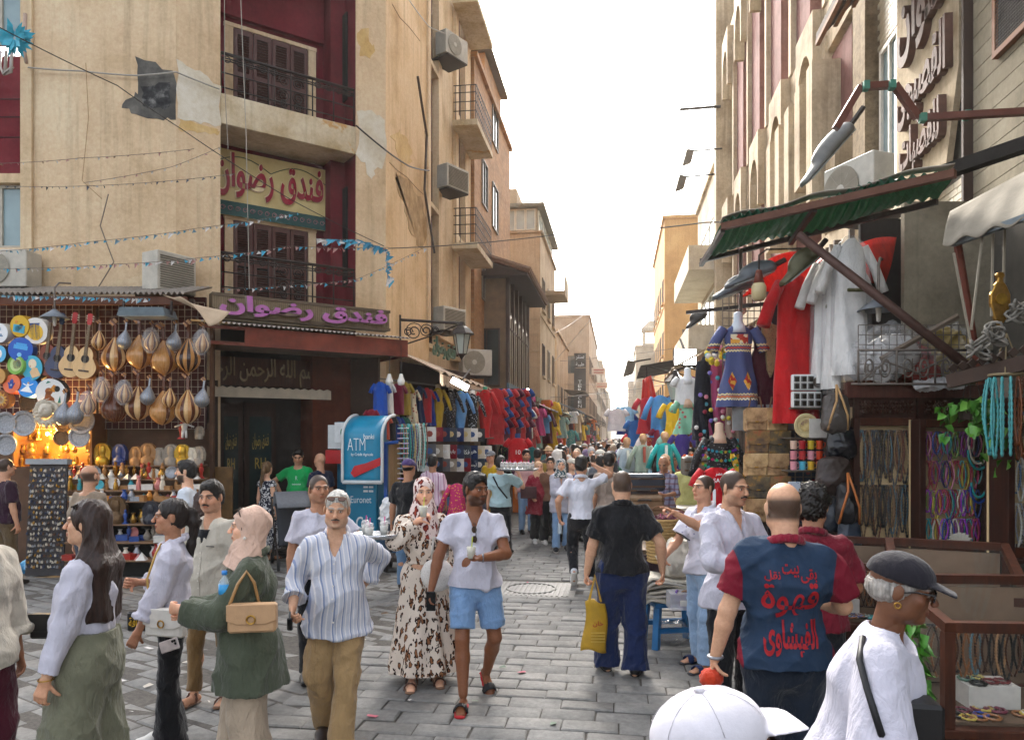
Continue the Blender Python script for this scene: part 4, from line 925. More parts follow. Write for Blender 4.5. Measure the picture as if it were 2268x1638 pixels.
co=MB().prism([(-.1,8.75),(-.95,7.85),(-.95,7.99),(-.1,8.95)],.5,LBk-.3).build('hood',mat('#4b3c2e',.85,.3,8,.4),bd)
for i in range(3):MB().bar((-.93+.25*i,.5,7.84+.26*i),(-.93+.25*i,LBk-.3,7.84+.26*i),.06).build('hood_slat',mat('#7a4f2e',.8,.3,8,.3),bd)
# timber clad house at the right edge
sd_=thing('clad_house','grey timber-clad house front above the bead shop at the right edge','building',(XR,1.5,0));Ls=yb0-1.5-.05
MB().box(.03,5,0,Ls,0,14).build('wall',mat('#4e4a42',.9,.2,6,.2),sd_)
M_clad=plaster('clad_board','#8f8672','#766d5a','#a09783',1.2,.4,.15)
for i in range(34):MB().box(0,.035,0,Ls,4.5+i*.19,4.5+i*.19+.181).build('board',M_clad,sd_)
Msd=frame((0,Ls),(0,-1,0));zz=wuz(frame((XR,yb0-.05),(0,-1,0)),2230,180)
wv=window(Msd,.55,1.35,5.9,7.0,sd_,-.02,M_void,mat('#7a4a2a',.7),0,.06);gm=MB()
for i in range(24):gm.box(.6+i*.03,.603+i*.03,-.05,-.045,5.95,6.95,Msd)
for i in range(30):gm.box(.6,1.3,-.056,-.051,5.95+i*.033,5.953+i*.033,Msd)
gm.build('mesh_screen',M_iron,wv);window(Msd,.35,1.0,7.6,9.0,sd_,-.02,M_cloudy,mat('#5f7d6a',.7),0,.07)
MB().box(-.10,.03,Ls-.02,Ls+.03,4.4,11).build('end_board',M_wood,sd_)
# ---------------------------------------------------------------- air
hz=MB().box(-62,62,-27,425,-1.3,22).build('haze',None,None,kind='stuff');hm=bpy.data.materials.new('haze');hm.use_nodes=True;hn=hm.node_tree;hn.nodes.remove(hn.nodes['Principled BSDF'])
pv=hn.nodes.new('ShaderNodeVolumePrincipled');pv.inputs['Density'].default_value=.0010;pv.inputs['Color'].default_value=(1,.95,.88,1);pv.inputs['Anisotropy'].default_value=.3;hn.links.new(pv.outputs[0],hn.nodes['Material Output'].inputs['Volume']);hz.data.materials.append(hm)
# ---------------------------------------------------------------- shared goods builders
def wood(c1,c2,name,sc=5,rough=.45,grain=(9,9,.6)):
 if name in MATS:return MATS[name]
 n=N(name);f=n.noise(sc,5,.6,n.coord('Object',grain),1.2);n.col(n.ramp(f,[(.3,hexc(c1)),(.7,hexc(c2))]));n.bump(f,.12,.004);MATS[name]=n.set(Roughness=rough,**{'Specular IOR Level':.25 if rough>.3 else.5});return MATS[name]
M_w1,M_w2,M_w3,M_w4=wood('#a9743c','#c8945a','oud_honey',rough=.2),wood('#4c2717','#6b3a22','oud_walnut',rough=.2),wood('#c9a06a','#dcb884','spruce',rough=.3),wood('#2a1711','#3d2219','oud_dark',rough=.25)
M_case=wood('#221009','#3a1b10','shop_wood',4,.6,(3,3,.5));M_case2=wood('#30170c','#4e2614','shop_wood_light',4,.55,(3,3,.5))
M_silver=mat('#8d9096',.35,.35,40,.5,.6);M_brass=mat('#a8803a',.28,.3,30,.2,.8);M_bronze=mat('#5c452c',.4,.35,30,.3,.5);M_grid=mat('#6b625a',.5,.2,20,.1,.4);M_bone=mat('#c8bfae',.6,.15,30,.3)
M_film=glass('plastic_film',(.85,.87,.9),.16,.12);M_glass=glass('show_glass',(.2,.25,.24),.02,.03)
def colname(h):
 r,g,b=[int(h[i:i+2],16) for i in (1,3,5)];mx,mn=max(r,g,b),min(r,g,b)
 if mx<60:return 'black'
 if mx-mn<28:return 'white' if mx>190 else 'grey'
 if r==mx:return ('pink' if b>g+10 and r>170 else 'maroon' if r<130 and g<70 else 'red' if g<90 else 'yellow' if g>165 and b<120 else 'orange' if g>110 and b<90 else 'beige')
 if g==mx:return 'teal' if b>r+30 else 'green'
 return 'purple' if r>g+20 else ('light blue' if g>140 else 'blue')
def garment_mb(kind,w=.5,h=.8,seed=0,dep=.10):
 """a garment hanging in folds; origin at the hanger"""
 g=random.Random(seed);m=MB();ph=g.random()*6;nf=g.choice((5,6,7))
 prof={'tee':[(0,.28),(.04,.62),(.12,.92),(.35,.92),(.7,.95),(1,1)],'dress':[(0,.25),(.04,.55),(.12,.74),(.34,.62),(.5,.70),(.75,.9),(1,1)],'gown':[(0,.25),(.03,.55),(.10,.80),(.28,.62),(.42,.86),(.7,.66),(.9,.5),(1,.55)],'robe':[(0,.22),(.03,.6),(.10,.82),(.4,.86),(.8,.95),(1,1)],
   'wrap':[(0,.5),(.1,.72),(.4,.85),(.8,1),(1,.9)],'trousers':[(0,.8),(.1,.9),(.5,.95),(1,1)]}[kind]
 def wd(t):
  for (a,x),(b,y) in zip(prof,prof[1:]):
   if t<=b:q=(t-a)/(b-a);q=q*q*(3-2*q);return x+(y-x)*q
  return prof[-1][1]
 nv=14
 def f(u,v):
  a=2*math.pi*u;x=wd(v)*w/2;fo=(.018+.05*v*(kind in ('dress','robe','wrap')))*math.sin(a*nf+ph+1.5*math.sin(v*4))*v
  return (math.cos(a)*(x+fo*.4),math.sin(a)*(dep*(.55+.5*v)+fo),-h*v)
 m.grid(f,22,nv,True)
 if kind in ('tee','dress','robe','gown'):
  L={'tee':.26,'dress':.26,'robe':.5,'gown':.45}[kind]*h if kind!='robe' else.45
  for s in (-1,1):m.tube([(s*w*.36,0,-h*.055),(s*(w*.46+L*.18),-.01,-h*.08-L*.45),(s*(w*.47+L*.35),-.015,-h*.07-L)],[w*.13,w*.135,w*.15 if kind!='gown' else w*.09],8)
 return m
GM={}
def garment(kind,c,at,rz=0,w=.5,h=.8,label=None,group=None,cat='garment',name=None,seed=None,tilt=0,m=None,hanger=True):
 seed=seed if seed is not None else random.randrange(4);k=(kind,w,h,seed)
 if k not in GM:GM[k]=garment_mb(kind,w,h,seed).mesh(kind,cloth('#888888'),True)
 o=obj(name or {'tee':'shirt','gown':'gown','wrap':'shawl'}.get(kind,kind),GM[k],None,at,rz,label,cat,group);o.rotation_euler=(0,tilt,rz);setmat(o,m or cloth(c));return o
# ---------------------------------------------------------------- music and souvenir stall
D1=11.6;stall=thing('souvenir_stall','open souvenir stall with corrugated roof and maroon mesh wall at the left','stall')
MS=frame(PX(0,11.95),RT)
def SP(px,py,d=D1):return P(px,py,d)
a0,zt=wuz(MS,-40,658);a1,_=wuz(MS,455,658);zb=wuz(MS,0,950)[1]
MB().box(a0,a1,.0,.05,zb,zt,MS).build('back_cloth',mat('#3d1518',.85,.3,8,.3),stall)
g=MB();n=34
for i in range(n+1):u=a0+(a1-a0)*i/n;g.box(u,u+.007,-.05,-.043,zb,zt-.1,MS)
for j in range(19):z=zb+(zt-.1-zb)*j/18;g.box(a0,a1,-.059,-.052,z,z+.007,MS)
g.build('wire_grid',mat('#a79c8e',.5,.2,20,.1,.3),stall)
xr=[wuz(MS,x,658)[0] for x in (-40,460)]
def corr(u,v):uu=xr[0]+(xr[1]-xr[0])*u;return MS@Vector((uu,-.85+1.05*v,zt-.10+.30*v+.022*math.sin(uu*75)))
MB().grid(corr,330,1).build('roof_sheet',mat('#8f8880',.6,.25,7,.2,.3),stall,True)
MB().box(xr[0],xr[1],-.8,-.73,zt-.26,zt-.14,MS).build('roof_beam',mat('#5a3524',.8,.3,6,.3),stall);MB().box(xr[0],xr[1],-.55,-.48,zt-.22,zt-.13,MS).build('roof_beam',M_wood,stall)
for px in (212,470):MB().box(-.03,.03,-.03,.03,0,zt-.2,Matrix.Translation(PX(px,11.75))).build('post',mat('#4a3020',.8,.3,6,.3),stall)
def tarp(u,v):
 A,B,C_,D_=SP(352,648,11.2),SP(398,655,10.9),SP(510,690,10.8),SP(462,722,10.7)
 p=A*(1-u)*(1-v)+C_*u*(1-v)+B*(1-u)*v+D_*u*v;p.z+=.10*math.sin(u*3.1)*(v-.3)-.05*math.sin(v*3);return p
MB().sheet(tarp,14,8,.004).build('loose_tarpaulin',mat('#b09a80',.8,.2,5,.3),stall,True)
# drums
Z1=lambda zx,zy:(zx*.2523,590.3+zy*.2523)
def drum(zx,zy,r,face,rim,motif,lab):
 px,py=Z1(zx,zy);rm=r*.2523/FPX*11.2;p=SP(px,py,11.15);T_=thing('frame_drum',lab,'drum',p,YAW+random.uniform(-.25,.12));T_.rotation_euler=(random.uniform(-.12,.1),random.uniform(-.2,.2),T_.rotation_euler[2])
 Q=Matrix.Rotation(R(90),4,'X')
 MB().lathe([(rm*.97,-.07),(rm,-.065),(rm,.045),(rm*.985,.055)],32,Q).build('rim',mat(rim,.5,.12,8,.1),T_,'auto');MB().lathe([(rm*.98,.056),(rm*.98,.062),(.001,.063)],32,Q).build('drum_skin',mat(face,.45,.08,5,.05),T_)
 for (c,poly) in motif:MB().prism([(x*rm,z*rm) for x,z in poly],-.068,-.0635).build('motif',mat(c,.5,.1,12,0),T_)
def disc(x,z,r,n=14,sx=1):return [(x+r*sx*math.cos(2*math.pi*i/n),z+r*math.sin(2*math.pi*i/n)) for i in range(n)]
def rect(a,b,c,d):return [(a,c),(b,c),(b,d),(a,d)]
hand_m=[(-.18,-.5),(.18,-.5),(.3,-.1),(.42,.1),(.34,.14),(.2,.0),(.2,.36),(.1,.4),(.05,.5),(-.05,.5),(-.1,.4),(-.2,.36),(-.2,0),(-.34,.14),(-.42,.1),(-.3,-.1)]
drum(25,585,85,'#dcdfe2','#b8b4ad',[('#3c6a9a',rect(-.3,.4,-.35,-.25)),('#3c6a9a',rect(-.2,.3,-.2,-.1)),('#a9b8c6',disc(0,.4,.22))],'white frame drum with small blue sketch at the left edge')
drum(200,525,95,'#d1a622','#b58a1c',[('#4aa6c0',rect(-.6,.6,-.6,.1)),('#2c1a12',disc(-.15,-.25,.28)),('#2c1a12',disc(.2,.0,.25)),('#c98a5c',disc(.2,-.08,.17)),('#d88a2c',disc(-.35,.35,.12))],'yellow frame drum painted with two dark-haired heads')
drum(335,565,115,'#e6e2dc','#c9c4ba',[('#e7b93c',disc(0,-.1,.62)),('#1f5aa8',rect(-.36,-.02,-.62,.5)),('#1f5aa8',rect(.02,.36,-.62,.5)),('#123a78',rect(-.40,.40,.5,.58))],'white frame drum painted with a blue double door')
drum(25,770,75,'#52a8d2','#2c2c30',[('#e8e6e0',disc(-.1,0,.55)),('#c68c66',disc(-.05,.05,.22))],'light blue drum with white scarfed head at the left edge')
drum(200,730,105,'#1c56b4','#143f8c',[('#4ba3e0',rect(-.55,.55,.0,.35)),('#4ba3e0',rect(-.4,.45,.36,.52)),('#7ec3ee',disc(0,-.45,.18))],'deep blue frame drum with pale blue map shape')
drum(165,865,85,'#7cb04a','#8ab858',[('#b8d08a',disc(.1,0,.7)),('#7a1f4a',disc(.25,0,.5)),('#2c8f94',disc(.4,0,.32))],'green frame drum with rings of maroon and teal')
drum(310,890,110,'#3fa8c4','#3b3a2e',[('#e6d2b4',disc(.15,.3,.38)),('#dcb88a',[(-.1,-.8),(.7,-.75),(.5,-.1),(.1,0),(-.25,-.3)]),('#c0394a',disc(-.08,.15,.07))],'turquoise drum with pale turbaned figure beside the guitars')
drum(15,965,70,'#b98a48','#8a5f2c',[('#a0281c',[(-.2,-.1),(.1,.2),(.25,-.2)])],'tan drum with a red mark at the left edge')
drum(130,1035,85,'#d9673c','#b24c28',[('#1d3e8c',hand_m),('#d9e4ea',disc(0,-.1,.13))],'orange frame drum with a blue open hand')
drum(265,1060,90,'#2687d6','#1a63a4',[('#eef0f0',[(-.6,-.5),(.6,-.5),(.12,.05),(.1,.3),(-.1,.3),(-.12,.05)]),('#c9a878',disc(0,.38,.1)),('#eef0f0',[(-.5,.3),(0,.12),(.5,.42),(.48,.34),(0,.02),(-.5,.22)])],'sky blue drum with a white whirling figure')
drum(465,1110,130,'#e0e1df','#3a3c40',[('#8f4f22',[(-.45,-.75),(.35,-.75),(.25,-.3),(.02,-.15),(.0,.1),(-.3,.1),(-.35,-.3)]),('#9a5a30',disc(-.12,.12,.24)),('#d08a3a',[(-.15,.15),(.15,.6),(.3,.55),(.25,.1)]),('#1c1712',disc(.38,.35,.2)),('#2c7a6a',[(.5,-.6),(.62,-.1),(.7,-.55)]),('#2c7a6a',[(-.35,.6),(-.05,.75),(-.25,.8)])],'big white drum with brown woman silhouette and leaves')
drum(30,1165,80,'#8a4a22','#a06a34',[('#d6a24a',[(.85*(1 if i%2 else.6)*math.cos(math.pi*i/12),.85*(1 if i%2 else.6)*math.sin(math.pi*i/12)) for i in range(24)]),('#e4d9c4',disc(0,0,.45)),('#b84a3a',disc(0,-.05,.25))],'brown drum with a sun face at the left edge')
# guitars
def guitar(lab,zx,zy,face,side,headc,tilt):
 px,py=Z1(zx,zy);T_=thing('guitar',lab,'guitar',SP(px,py,11.25-zx*.0004),YAW);T_.rotation_euler=(0,tilt,YAW)
 out=[]
 for i in range(40):
  a=2*math.pi*i/40;z=math.cos(a);w=.185*math.sin(a)*(1-.10*z)*(1-.26*math.exp(-((z-.18)/.28)**2))*(1 if z<.2 else.80);out.append((w,z*.245))
 MB().prism(out,0,.09).build('body',mat(side,.3,.2,4,.05),T_);MB().prism([(x*.975,z*.978) for x,z in out],-.004,-.0005).build('soundboard',face,T_)
 MB().lathe([(.062,-.0065),(.058,-.0075),(.048,-.0065)],24,Matrix.Translation((0,0,.055))@Matrix.Rotation(R(90),4,'X')@Matrix.Scale(-1,4,(0,0,1))).build('rosette',M_w4,T_);MB().prism([(x,z+.055) for x,z in disc(0,0,.045,20)],-.0075,-.0045).build('soundhole',M_void,T_)
 MB().box(-.075,.075,-.018,-.0046,-.135,-.112).build('bridge',M_w4,T_);MB().prism([(-.026,.10),(.026,.10),(.022,.56),(-.022,.56)],-.016,.006).build('neck',wood('#5c4630','#7c6548','fretboard'),T_)
 MB().prism([(-.022,.561),(.022,.561),(.036,.60),(.036,.72),(0,.735),(-.036,.72),(-.036,.60)],-.012,.008).build('headstock',mat(headc,.35,.15,8,.1),T_)
 for s in (-1,1):
  for k in range(3):MB().box(s*.045-.012,s*.045+.012,-.006,.006,.615+k*.035,.628+k*.035).build('tuning_peg',M_bone,T_)
 st=MB()
 for k in range(6):st.tube([(-.018+k*.0072,-.019,-.12),(-.014+k*.0056,-.018,.56)],.0008,3)
 st.build('strings',M_bone,T_)
guitar('reddish brown guitar, leftmost of the four hanging guitars',410,815,mat('#7c3319',.3,.3,4,.05),'#5a2210','#3a1a12',R(6));guitar('dark blue guitar hanging behind the pale ones',500,835,mat('#39405c',.3,.3,4,.05),'#23283e','#1c3e6a',R(7))
guitar('pale natural guitar half covered by the front guitar',620,830,M_w3,'#7a4c26','#a01818',R(6));guitar('pale natural guitar at the front right of the guitars',745,842,M_w3,'#7a4c26','#a31a1a',R(7))
# ouds
def oud_proto(pat):
 T_=thing('oud','oud','oud');mats=[M_w1,M_w2,M_w3,M_w4,M_silver];m=MB();ns=len(pat);nv=16
 def wv(v):return.19*max(0,math.sin(math.pi*min(1,v)**1.55))**.66+.018*(1-v)
 for k in range(ns):
  m.cur=pat[k]
  def f(u,v):a=math.pi*(k+.03+.94*u)/ns;w=wv(v);return (-w*math.cos(a),-w*.95*math.sin(a),.27-.52*v)
  m.grid(f,3,nv)
 m.build('bowl',mats,T_,True)
 m=MB().prism([(x,z) for x,z in [(-wv(i/16),.27-.52*i/16) for i in range(17)]+[(wv(i/16),.27-.52*i/16) for i in range(16,-1,-1)]],.0,.006).build('soundboard',M_w3,T_)
 MB().bar((0,-.006,.25),(0,.0,.46),.042,.026).build('neck',M_silver if pat[0]==4 else M_w2,T_)
 pb=MB().bar((0,0,.455),(-.10,.05,.53),.030,.028).build('pegbox',M_w2,T_)
 for k in range(5):
  t=.15+.17*k;c=Vector((0,0,.455)).lerp(Vector((-.10,.05,.53)),t)
  MB().tube([c+Vector((-.03,-.02,-.03)),c+Vector((.035,.02,.04))],[.009,.005],5).build('peg',M_w1,pb)
 return T_
OUD=[oud_proto([1,2,1,2,0,1,2,0,1,2,1]),oud_proto([0,0,1,0,0,0,0,0,1,0,0]),oud_proto([0,3,0,3,0,3,0,3,0,3,0]),oud_proto([1]*11),oud_proto([4]*9),oud_proto([2,1,2,1,2,1,2])]
used=set()
def oud(k,zx,zy,sc,lab,wrap=False,tilt=0,d=11.25):
 px,py=Z1(zx,zy);p=SP(px,py,d)
 if k not in used:used.add(k);o=OUD[k];o['label']=lab
 else:o=copy_tree(OUD[k],label=lab)
 o['group']='ouds hanging on the stall wall';o.location=p;o.scale=(sc,)*3;o.rotation_euler=(0,tilt,YAW+random.uniform(-.15,.15))
 if wrap:
  def f(u,v):a=2*math.pi*u;r=(.07+.15*math.sin(math.pi*min(1,v*1.0))**.7)*(1+.07*math.sin(a*7+v*9));return (r*math.cos(a),r*math.sin(a)*.9-.06,.36-.66*v)
  MB().grid(f,20,8,True).build('plastic_wrap',M_film,o,True)
for i,(k,x,y,lab) in enumerate(((0,1010,775,'large striped oud, leftmost of the upper row'),(1,1228,755,'large honey oud, second in the upper row'),(1,1440,805,'large honey oud, third in the upper row'),(2,1652,785,'large oud with thin dark stripes, rightmost of the upper row'),(3,1008,1225,'large dark walnut oud, leftmost of the lower row'),(5,1215,1205,'large pale striped oud, second in the lower row'),(1,1430,1245,'large honey oud, third in the lower row'),(0,1650,1235,'large striped oud, rightmost of the lower row'))):oud(k,x,y,1.02,lab,tilt=random.uniform(-.04,.04))
for k,x,y,w,lab in ((0,868,650,0,'small striped oud above the first large oud'),(4,1095,645,0,'small silver inlaid oud between the first two upper ouds'),(0,1332,660,1,'small plastic-wrapped oud between second and third upper ouds'),(4,1530,655,0,'small silver inlaid oud beside the last upper oud'),(0,1775,675,1,'small plastic-wrapped oud at the upper right corner'),(0,900,1090,1,'small plastic-wrapped oud above the walnut oud'),(0,1092,1115,1,'small plastic-wrapped oud right of the walnut oud'),(4,1300,1135,0,'small silver oud in the middle of the lower row'),(0,1490,1155,0,'small striped oud over the third lower oud'),(4,1775,1155,0,'small silver oud at the lower right corner'),(4,560,1295,0,'silver inlaid oud below the guitars, left one'),(4,665,1285,0,'silver inlaid oud below the guitars, right one'),(0,775,1215,1,'small plastic-wrapped oud below the guitars')):oud(k,x,y,.58 if not 500<x<700 else.7,lab,w,.12 if k==4 else.05,11.05)
# lamps over the stall
def dish_lamp(px,py,d,lab,r=.2):
 T_=thing('hanging_lamp',lab,'lamp',P(px,py,d));MB().lathe([(.03,.10),(.05,.08),(r,-.03),(r*.98,-.035),(.04,.05)],20).build('shade',mat('#6f757c',.5,.2,9,.1,.4),T_,True);MB().tube([(0,0,.1),(0,0,.42),(.03,.05,.5),(.1,.2,.52)],.014,6).build('stem',M_grid,T_);MB().lathe([(.025,.06),(.03,-.02),(.02,-.14),(.001,-.15)],8).build('bulb',mat('#d9d7d0',.3),T_,True)
dish_lamp(121,700,10.9,'grey cone-shaded lamp hanging in front of the guitars')
def flood(px,py,d,lab,w=.42,h=.22,rz=0,col='#5b666c'):
 T_=thing('floodlight',lab,'lamp',P(px,py,d),YAW+rz);MB().prism([(-w/2,-.04),(w/2,-.04),(w/2-.04,.08),(-w/2+.04,.08)],-h/2,h/2).build('housing',mat(col,.5,.2,9,.1,.4),T_);MB().box(-w/2+.02,w/2-.02,-h/2+.01,h/2-.01,-.048,-.041).build('lens',mat('#a9b4b8',.2),T_)
 for s in (-1,1):MB().box(s*(w/2)-.012,s*(w/2)+.012,-.02,.02,.0,.2).build('bracket',M_iron,T_)
flood(327,697,10.8,'flat grey floodlight hanging above the ouds',.7,.4)
# shelves of souvenirs
MB().box(a0,a1+.1,.06,.1,0,zb+.1,MS).build('dark_back',mat('#5a4232',.85,.4,3,.3),stall)
shelf=thing('souvenir_shelves','tiered souvenir shelves below the hanging ouds','shelves')
Z2=lambda zx,zy:(zx*.4232,944.5+zy*.4232)
ZT=[]
for i,(py,d,xa,xb) in enumerate(((972,11.6,425,1045),(1030,11.5,400,1045),(1060,11.25,340,1045),(1085,11.05,340,1040),(1109,10.9,340,1040),(1160,10.8,340,1040),(1200,10.7,340,900),(1240,10.55,340,800))):
 A,B=P(xa*.4232,py,d),P(xb*.4232,py,d);Mx=frame(A,RT);L=(B-A).length;z=A.z;ZT.append((Mx,L,z))
 MB().box(0,L,-.02,.32,z-.02,z,Mx).build('shelf_board',M_glass if i==0 else mat('#7a5c42',.6,.25,6,.2),shelf)
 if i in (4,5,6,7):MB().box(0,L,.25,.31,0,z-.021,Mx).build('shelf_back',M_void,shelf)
def bust_mb():
 m=MB();m.lathe([(.0,0),(.10,0),(.115,.05),(.10,.11),(.055,.14),(.05,.16),(.062,.19),(.066,.24),(.05,.30),(.0,.32)],14,None,1,.7);m.prism([(-.12,.08),(-.06,.08),(-.05,.2),(.05,.2),(.06,.08),(.12,.08),(.135,.22),(.09,.31),(.04,.345),(-.04,.345),(-.09,.31),(-.135,.22)],-.01,.06);return m
def fig_mb():m=MB();m.lathe([(.035,0),(.04,.02),(.02,.03),(.022,.09),(.034,.12),(.03,.16),(.012,.175),(.02,.19),(.021,.21),(.0,.23)],9);m.box(-.04,.04,-.03,.03,0,.012);return m
def vase_mb():return MB().lathe([(.03,0),(.05,.03),(.055,.07),(.03,.11),(.02,.14),(.035,.165),(.03,.165)],12)
def pyr_mb():return MB().lathe([(.075,0),(.0,.085)],4,Matrix.Rotation(R(45),4,'Z'))
def bx_mb():return MB().box(-.07,.07,-.05,.05,0,.055).box(-.072,.072,-.052,.052,.056,.075)
def plate_mb():return MB().lathe([(.0,0),(.06,.004),(.085,.02),(.09,.018),(.06,-.004),(0,-.006)],16,Matrix.Translation((0,.02,.09))@Matrix.Rotation(R(78),4,'X'))
def cat_mb():m=MB();m.lathe([(.04,0),(.045,.05),(.03,.12),(.018,.14)],9,None,.8,1.1);m.lathe([(.0,.13),(.026,.15),(.022,.18),(0,.19)],8);m.prism([(-.025,.17),(-.008,.18),(-.02,.21)],-.006,.006).prism([(.025,.17),(.008,.18),(.02,.21)],-.006,.006);return m
SV={'pharaoh_bust':bust_mb(),'figurine':fig_mb(),'vase':vase_mb(),'pyramid':pyr_mb(),'trinket_box':bx_mb(),'ornamental_plate':plate_mb(),'cat_statue':cat_mb()}
SVM={k:v.mesh(k,M_bone,'auto') for k,v in SV.items()}
def sv(kind,tier,u,m,lab,sc=1,v=.1,grp='souvenirs on the stall shelves'):
 Mx,L,z=ZT[tier];o=obj(kind,SVM[kind],None,Mx@Vector((u*L,v,z)),YAW+random.uniform(-.4,.4),lab,kind.replace('_',' ').split()[-1],grp);o.scale=(sc,)*3;setmat(o,m);return o
M_stoneg=mat('#8d8478',.7,.25,20,.4);M_gold=mat('#b08a2e',.35,.3,20,.2,.7);M_tan=mat('#9a6f42',.6,.25,20,.3)
for i,(zx,m,sc,lab) in enumerate(((515,M_gold,1.0,'large black and gold pharaoh bust, leftmost'),(605,mat('#23356b',.5),.95,'queen bust with tall blue crown'),(690,M_tan,.85,'brown bust right of the blue crowned queen'),(755,M_tan,1.0,'large brown pharaoh bust in the shelf centre'),(818,M_stoneg,.8,'grey bust right of the large brown bust'),(880,M_stoneg,.95,'big grey stone pharaoh bust'),(940,M_gold,.95,'gold pharaoh bust near the right shelf end'),(985,M_bone,.8,'bone white slender bust'),(1022,M_stoneg,.85,'grey bust at the right shelf end'))):sv('pharaoh_bust',1,(zx-400)/645,m,lab,sc)
OD='first second third fourth fifth sixth seventh eighth ninth tenth eleventh twelfth thirteenth fourteenth fifteenth sixteenth seventeenth eighteenth nineteenth twentieth'.split()
WD='one two three four five six seven eight nine ten eleven twelve thirteen fourteen fifteen sixteen seventeen eighteen nineteen twenty'.split()
MM={'brass':M_brass,'brown':M_tan,'ivory':M_bone,'bronze':M_bronze,'grey stone':M_stoneg,'black':mat('#1c1f2a',.3),'silver':M_silver,'turquoise':mat('#3a9aa8',.4,.2,20,.1),'red':mat('#9c2a20',.4,.2,20,.1),'blue':mat('#2a4a8c',.4,.2,20,.1),'amber':mat('#b8792c',.35,.2,20,.1),'rose':mat('#b9736f',.5,.2,20,.1),'white':mat('#d0ccc4',.5,.1,20,.1)}
def row(tier,n,kinds,cols,where,s0=.8,s1=1.15,v0=.02,v1=.25):
 seen={}
 for i in range(n):
  k,c=random.choice(kinds),random.choice(cols);q=seen[(k,c)]=seen.get((k,c),0)+1
  sv(k,tier,(i+.5)/n,MM[c],f'{OD[min(q, 19) - 1]} {c} {k.replace("_", " ")} from the left on the {where}',random.uniform(s0,s1),random.uniform(v0,v1))
row(2,30,('figurine','vase','cat_statue','figurine'),('brass','brown','ivory','bronze','grey stone','red'),'shelf under the busts');row(2,16,('ornamental_plate','pyramid','vase'),('brass','silver','ivory','white'),'edge under the busts',.8,1.1,-.02,.04)
row(3,26,('vase','trinket_box','ornamental_plate','cat_statue'),('turquoise','ivory','brass','brown','rose','white'),'third souvenir shelf');row(4,16,('pyramid',),('turquoise','rose','ivory','amber','brass','silver'),'back of the pyramid shelf',.9,1.2,.2,.26);row(4,22,('trinket_box','trinket_box','vase'),('blue','amber','red','silver','brown','white'),'front of the pyramid shelf',.8,1.1,0,.1)
row(5,26,('cat_statue','figurine','vase','pharaoh_bust'),('bronze','black','grey stone','ivory','brass','blue'),'statuette shelf',.8,1.3);row(6,22,('trinket_box','vase','figurine','ornamental_plate'),('ivory','rose','grey stone','brass','blue','white'),'low trinket shelf',.9,1.2);row(7,18,('trinket_box','vase','pyramid'),('ivory','white','silver','red','rose'),'lowest souvenir shelf',.9,1.3)
# three little figures on the glass shelf
sv('figurine',0,.82,mat('#b02a2a',.5),'small figure in red on the glass shelf',1.2);sv('pharaoh_bust',0,.97,M_stoneg,'small brown sphinx bust on the glass shelf',.6)
fo=thing('figurine','white toy figure with arms spread on the glass shelf','figurine',P(408,955,11.55),YAW);M_tw=mat('#dcdcdc',.4)
MB().tube([(-.03,0,-.10),(-.022,0,.02)],[.018,.022],6).tube([(.03,0,-.10),(.022,0,.02)],[.018,.022],6).build('legs',M_tw,fo,True);MB().lathe([(.035,0),(.05,.08),(.045,.12),(.015,.13)],8,None,1,.6).tube([(-.04,0,.11),(-.15,0,.07)],.014,6).tube([(.04,0,.11),(.15,0,.07)],.014,6).build('shirt',M_tw,fo,True);MB().lathe([(0,.125),(.024,.15),(.022,.18),(0,.19)],8).build('head',mat('#8a5a3c'),fo,True)
# plates and masks under the drums
plm=MB().lathe([(0,.0),(.14,.01),(.16,.03),(.20,.035),(.21,.02),(.16,.0),(0,-.012)],24,Matrix.Rotation(R(90),4,'X'));plme=plm.mesh('plate',M_silver,'auto')
for zx,zy,sc,m,lab in ((720,1350,1.0,M_silver,'big round silver plate below the silver ouds'),(215,1375,.95,M_silver,'round silver and red plate near the brass niche'),(250,1190,.7,M_bronze,'round bronze plate under the sun drum'),(55,1370,.8,M_silver,'silver plate at the left edge beside the niche'),(60,1560,.8,M_silver,'lower silver plate at the left edge'),(700,1490,.8,M_silver,'silver plate over the small clocks'),(560,1370,.7,M_bronze,'bronze plate right of the brass niche'),(540,1500,.6,M_bronze,'small bronze plate right of the brass niche')):
 px,py=Z1(zx,zy);o=obj('plate',plme,None,SP(px,py,11.3),YAW,lab,'plate','plates on the stall');o.scale=(sc,)*3;setmat(o,m)
px,py=Z1(415,1275);li=thing('lion_mask','white carved lion head mask below the big white drum','mask',SP(px,py,11.05),YAW);m=MB()
for i in range(60):
 a=2*math.pi*i/60;r=random.uniform(.10,.13);e=random.uniform(.19,.25);m.tube([(r*math.cos(a),0,r*math.sin(a)),((r+e)/2*math.cos(a+.15),-.05,(r+e)/2*math.sin(a+.15)),(e*math.cos(a),.02,e*math.sin(a)-.03)],[.022,.018,.003],5)
m.build('mane',M_bone,li,True);S=SD();S.ell((0,-.04,.02),(.10,.09,.11));S.ell((0,-.12,-.03),(.055,.05,.05),k=.03);S.cap((0,-.10,.07),(0,-.165,.0),.025,.03,k=.02)
for s in (-1,1):S.ell((s*.075,-.02,.11),(.03,.02,.035),k=.01);S.ell((s*.045,-.125,.04),(.022,.02,.012),k=.008,op='s')
V,Q=S.mesh(.009);obj('face',fastmesh('face',[(V,Q)],M_bone),li)
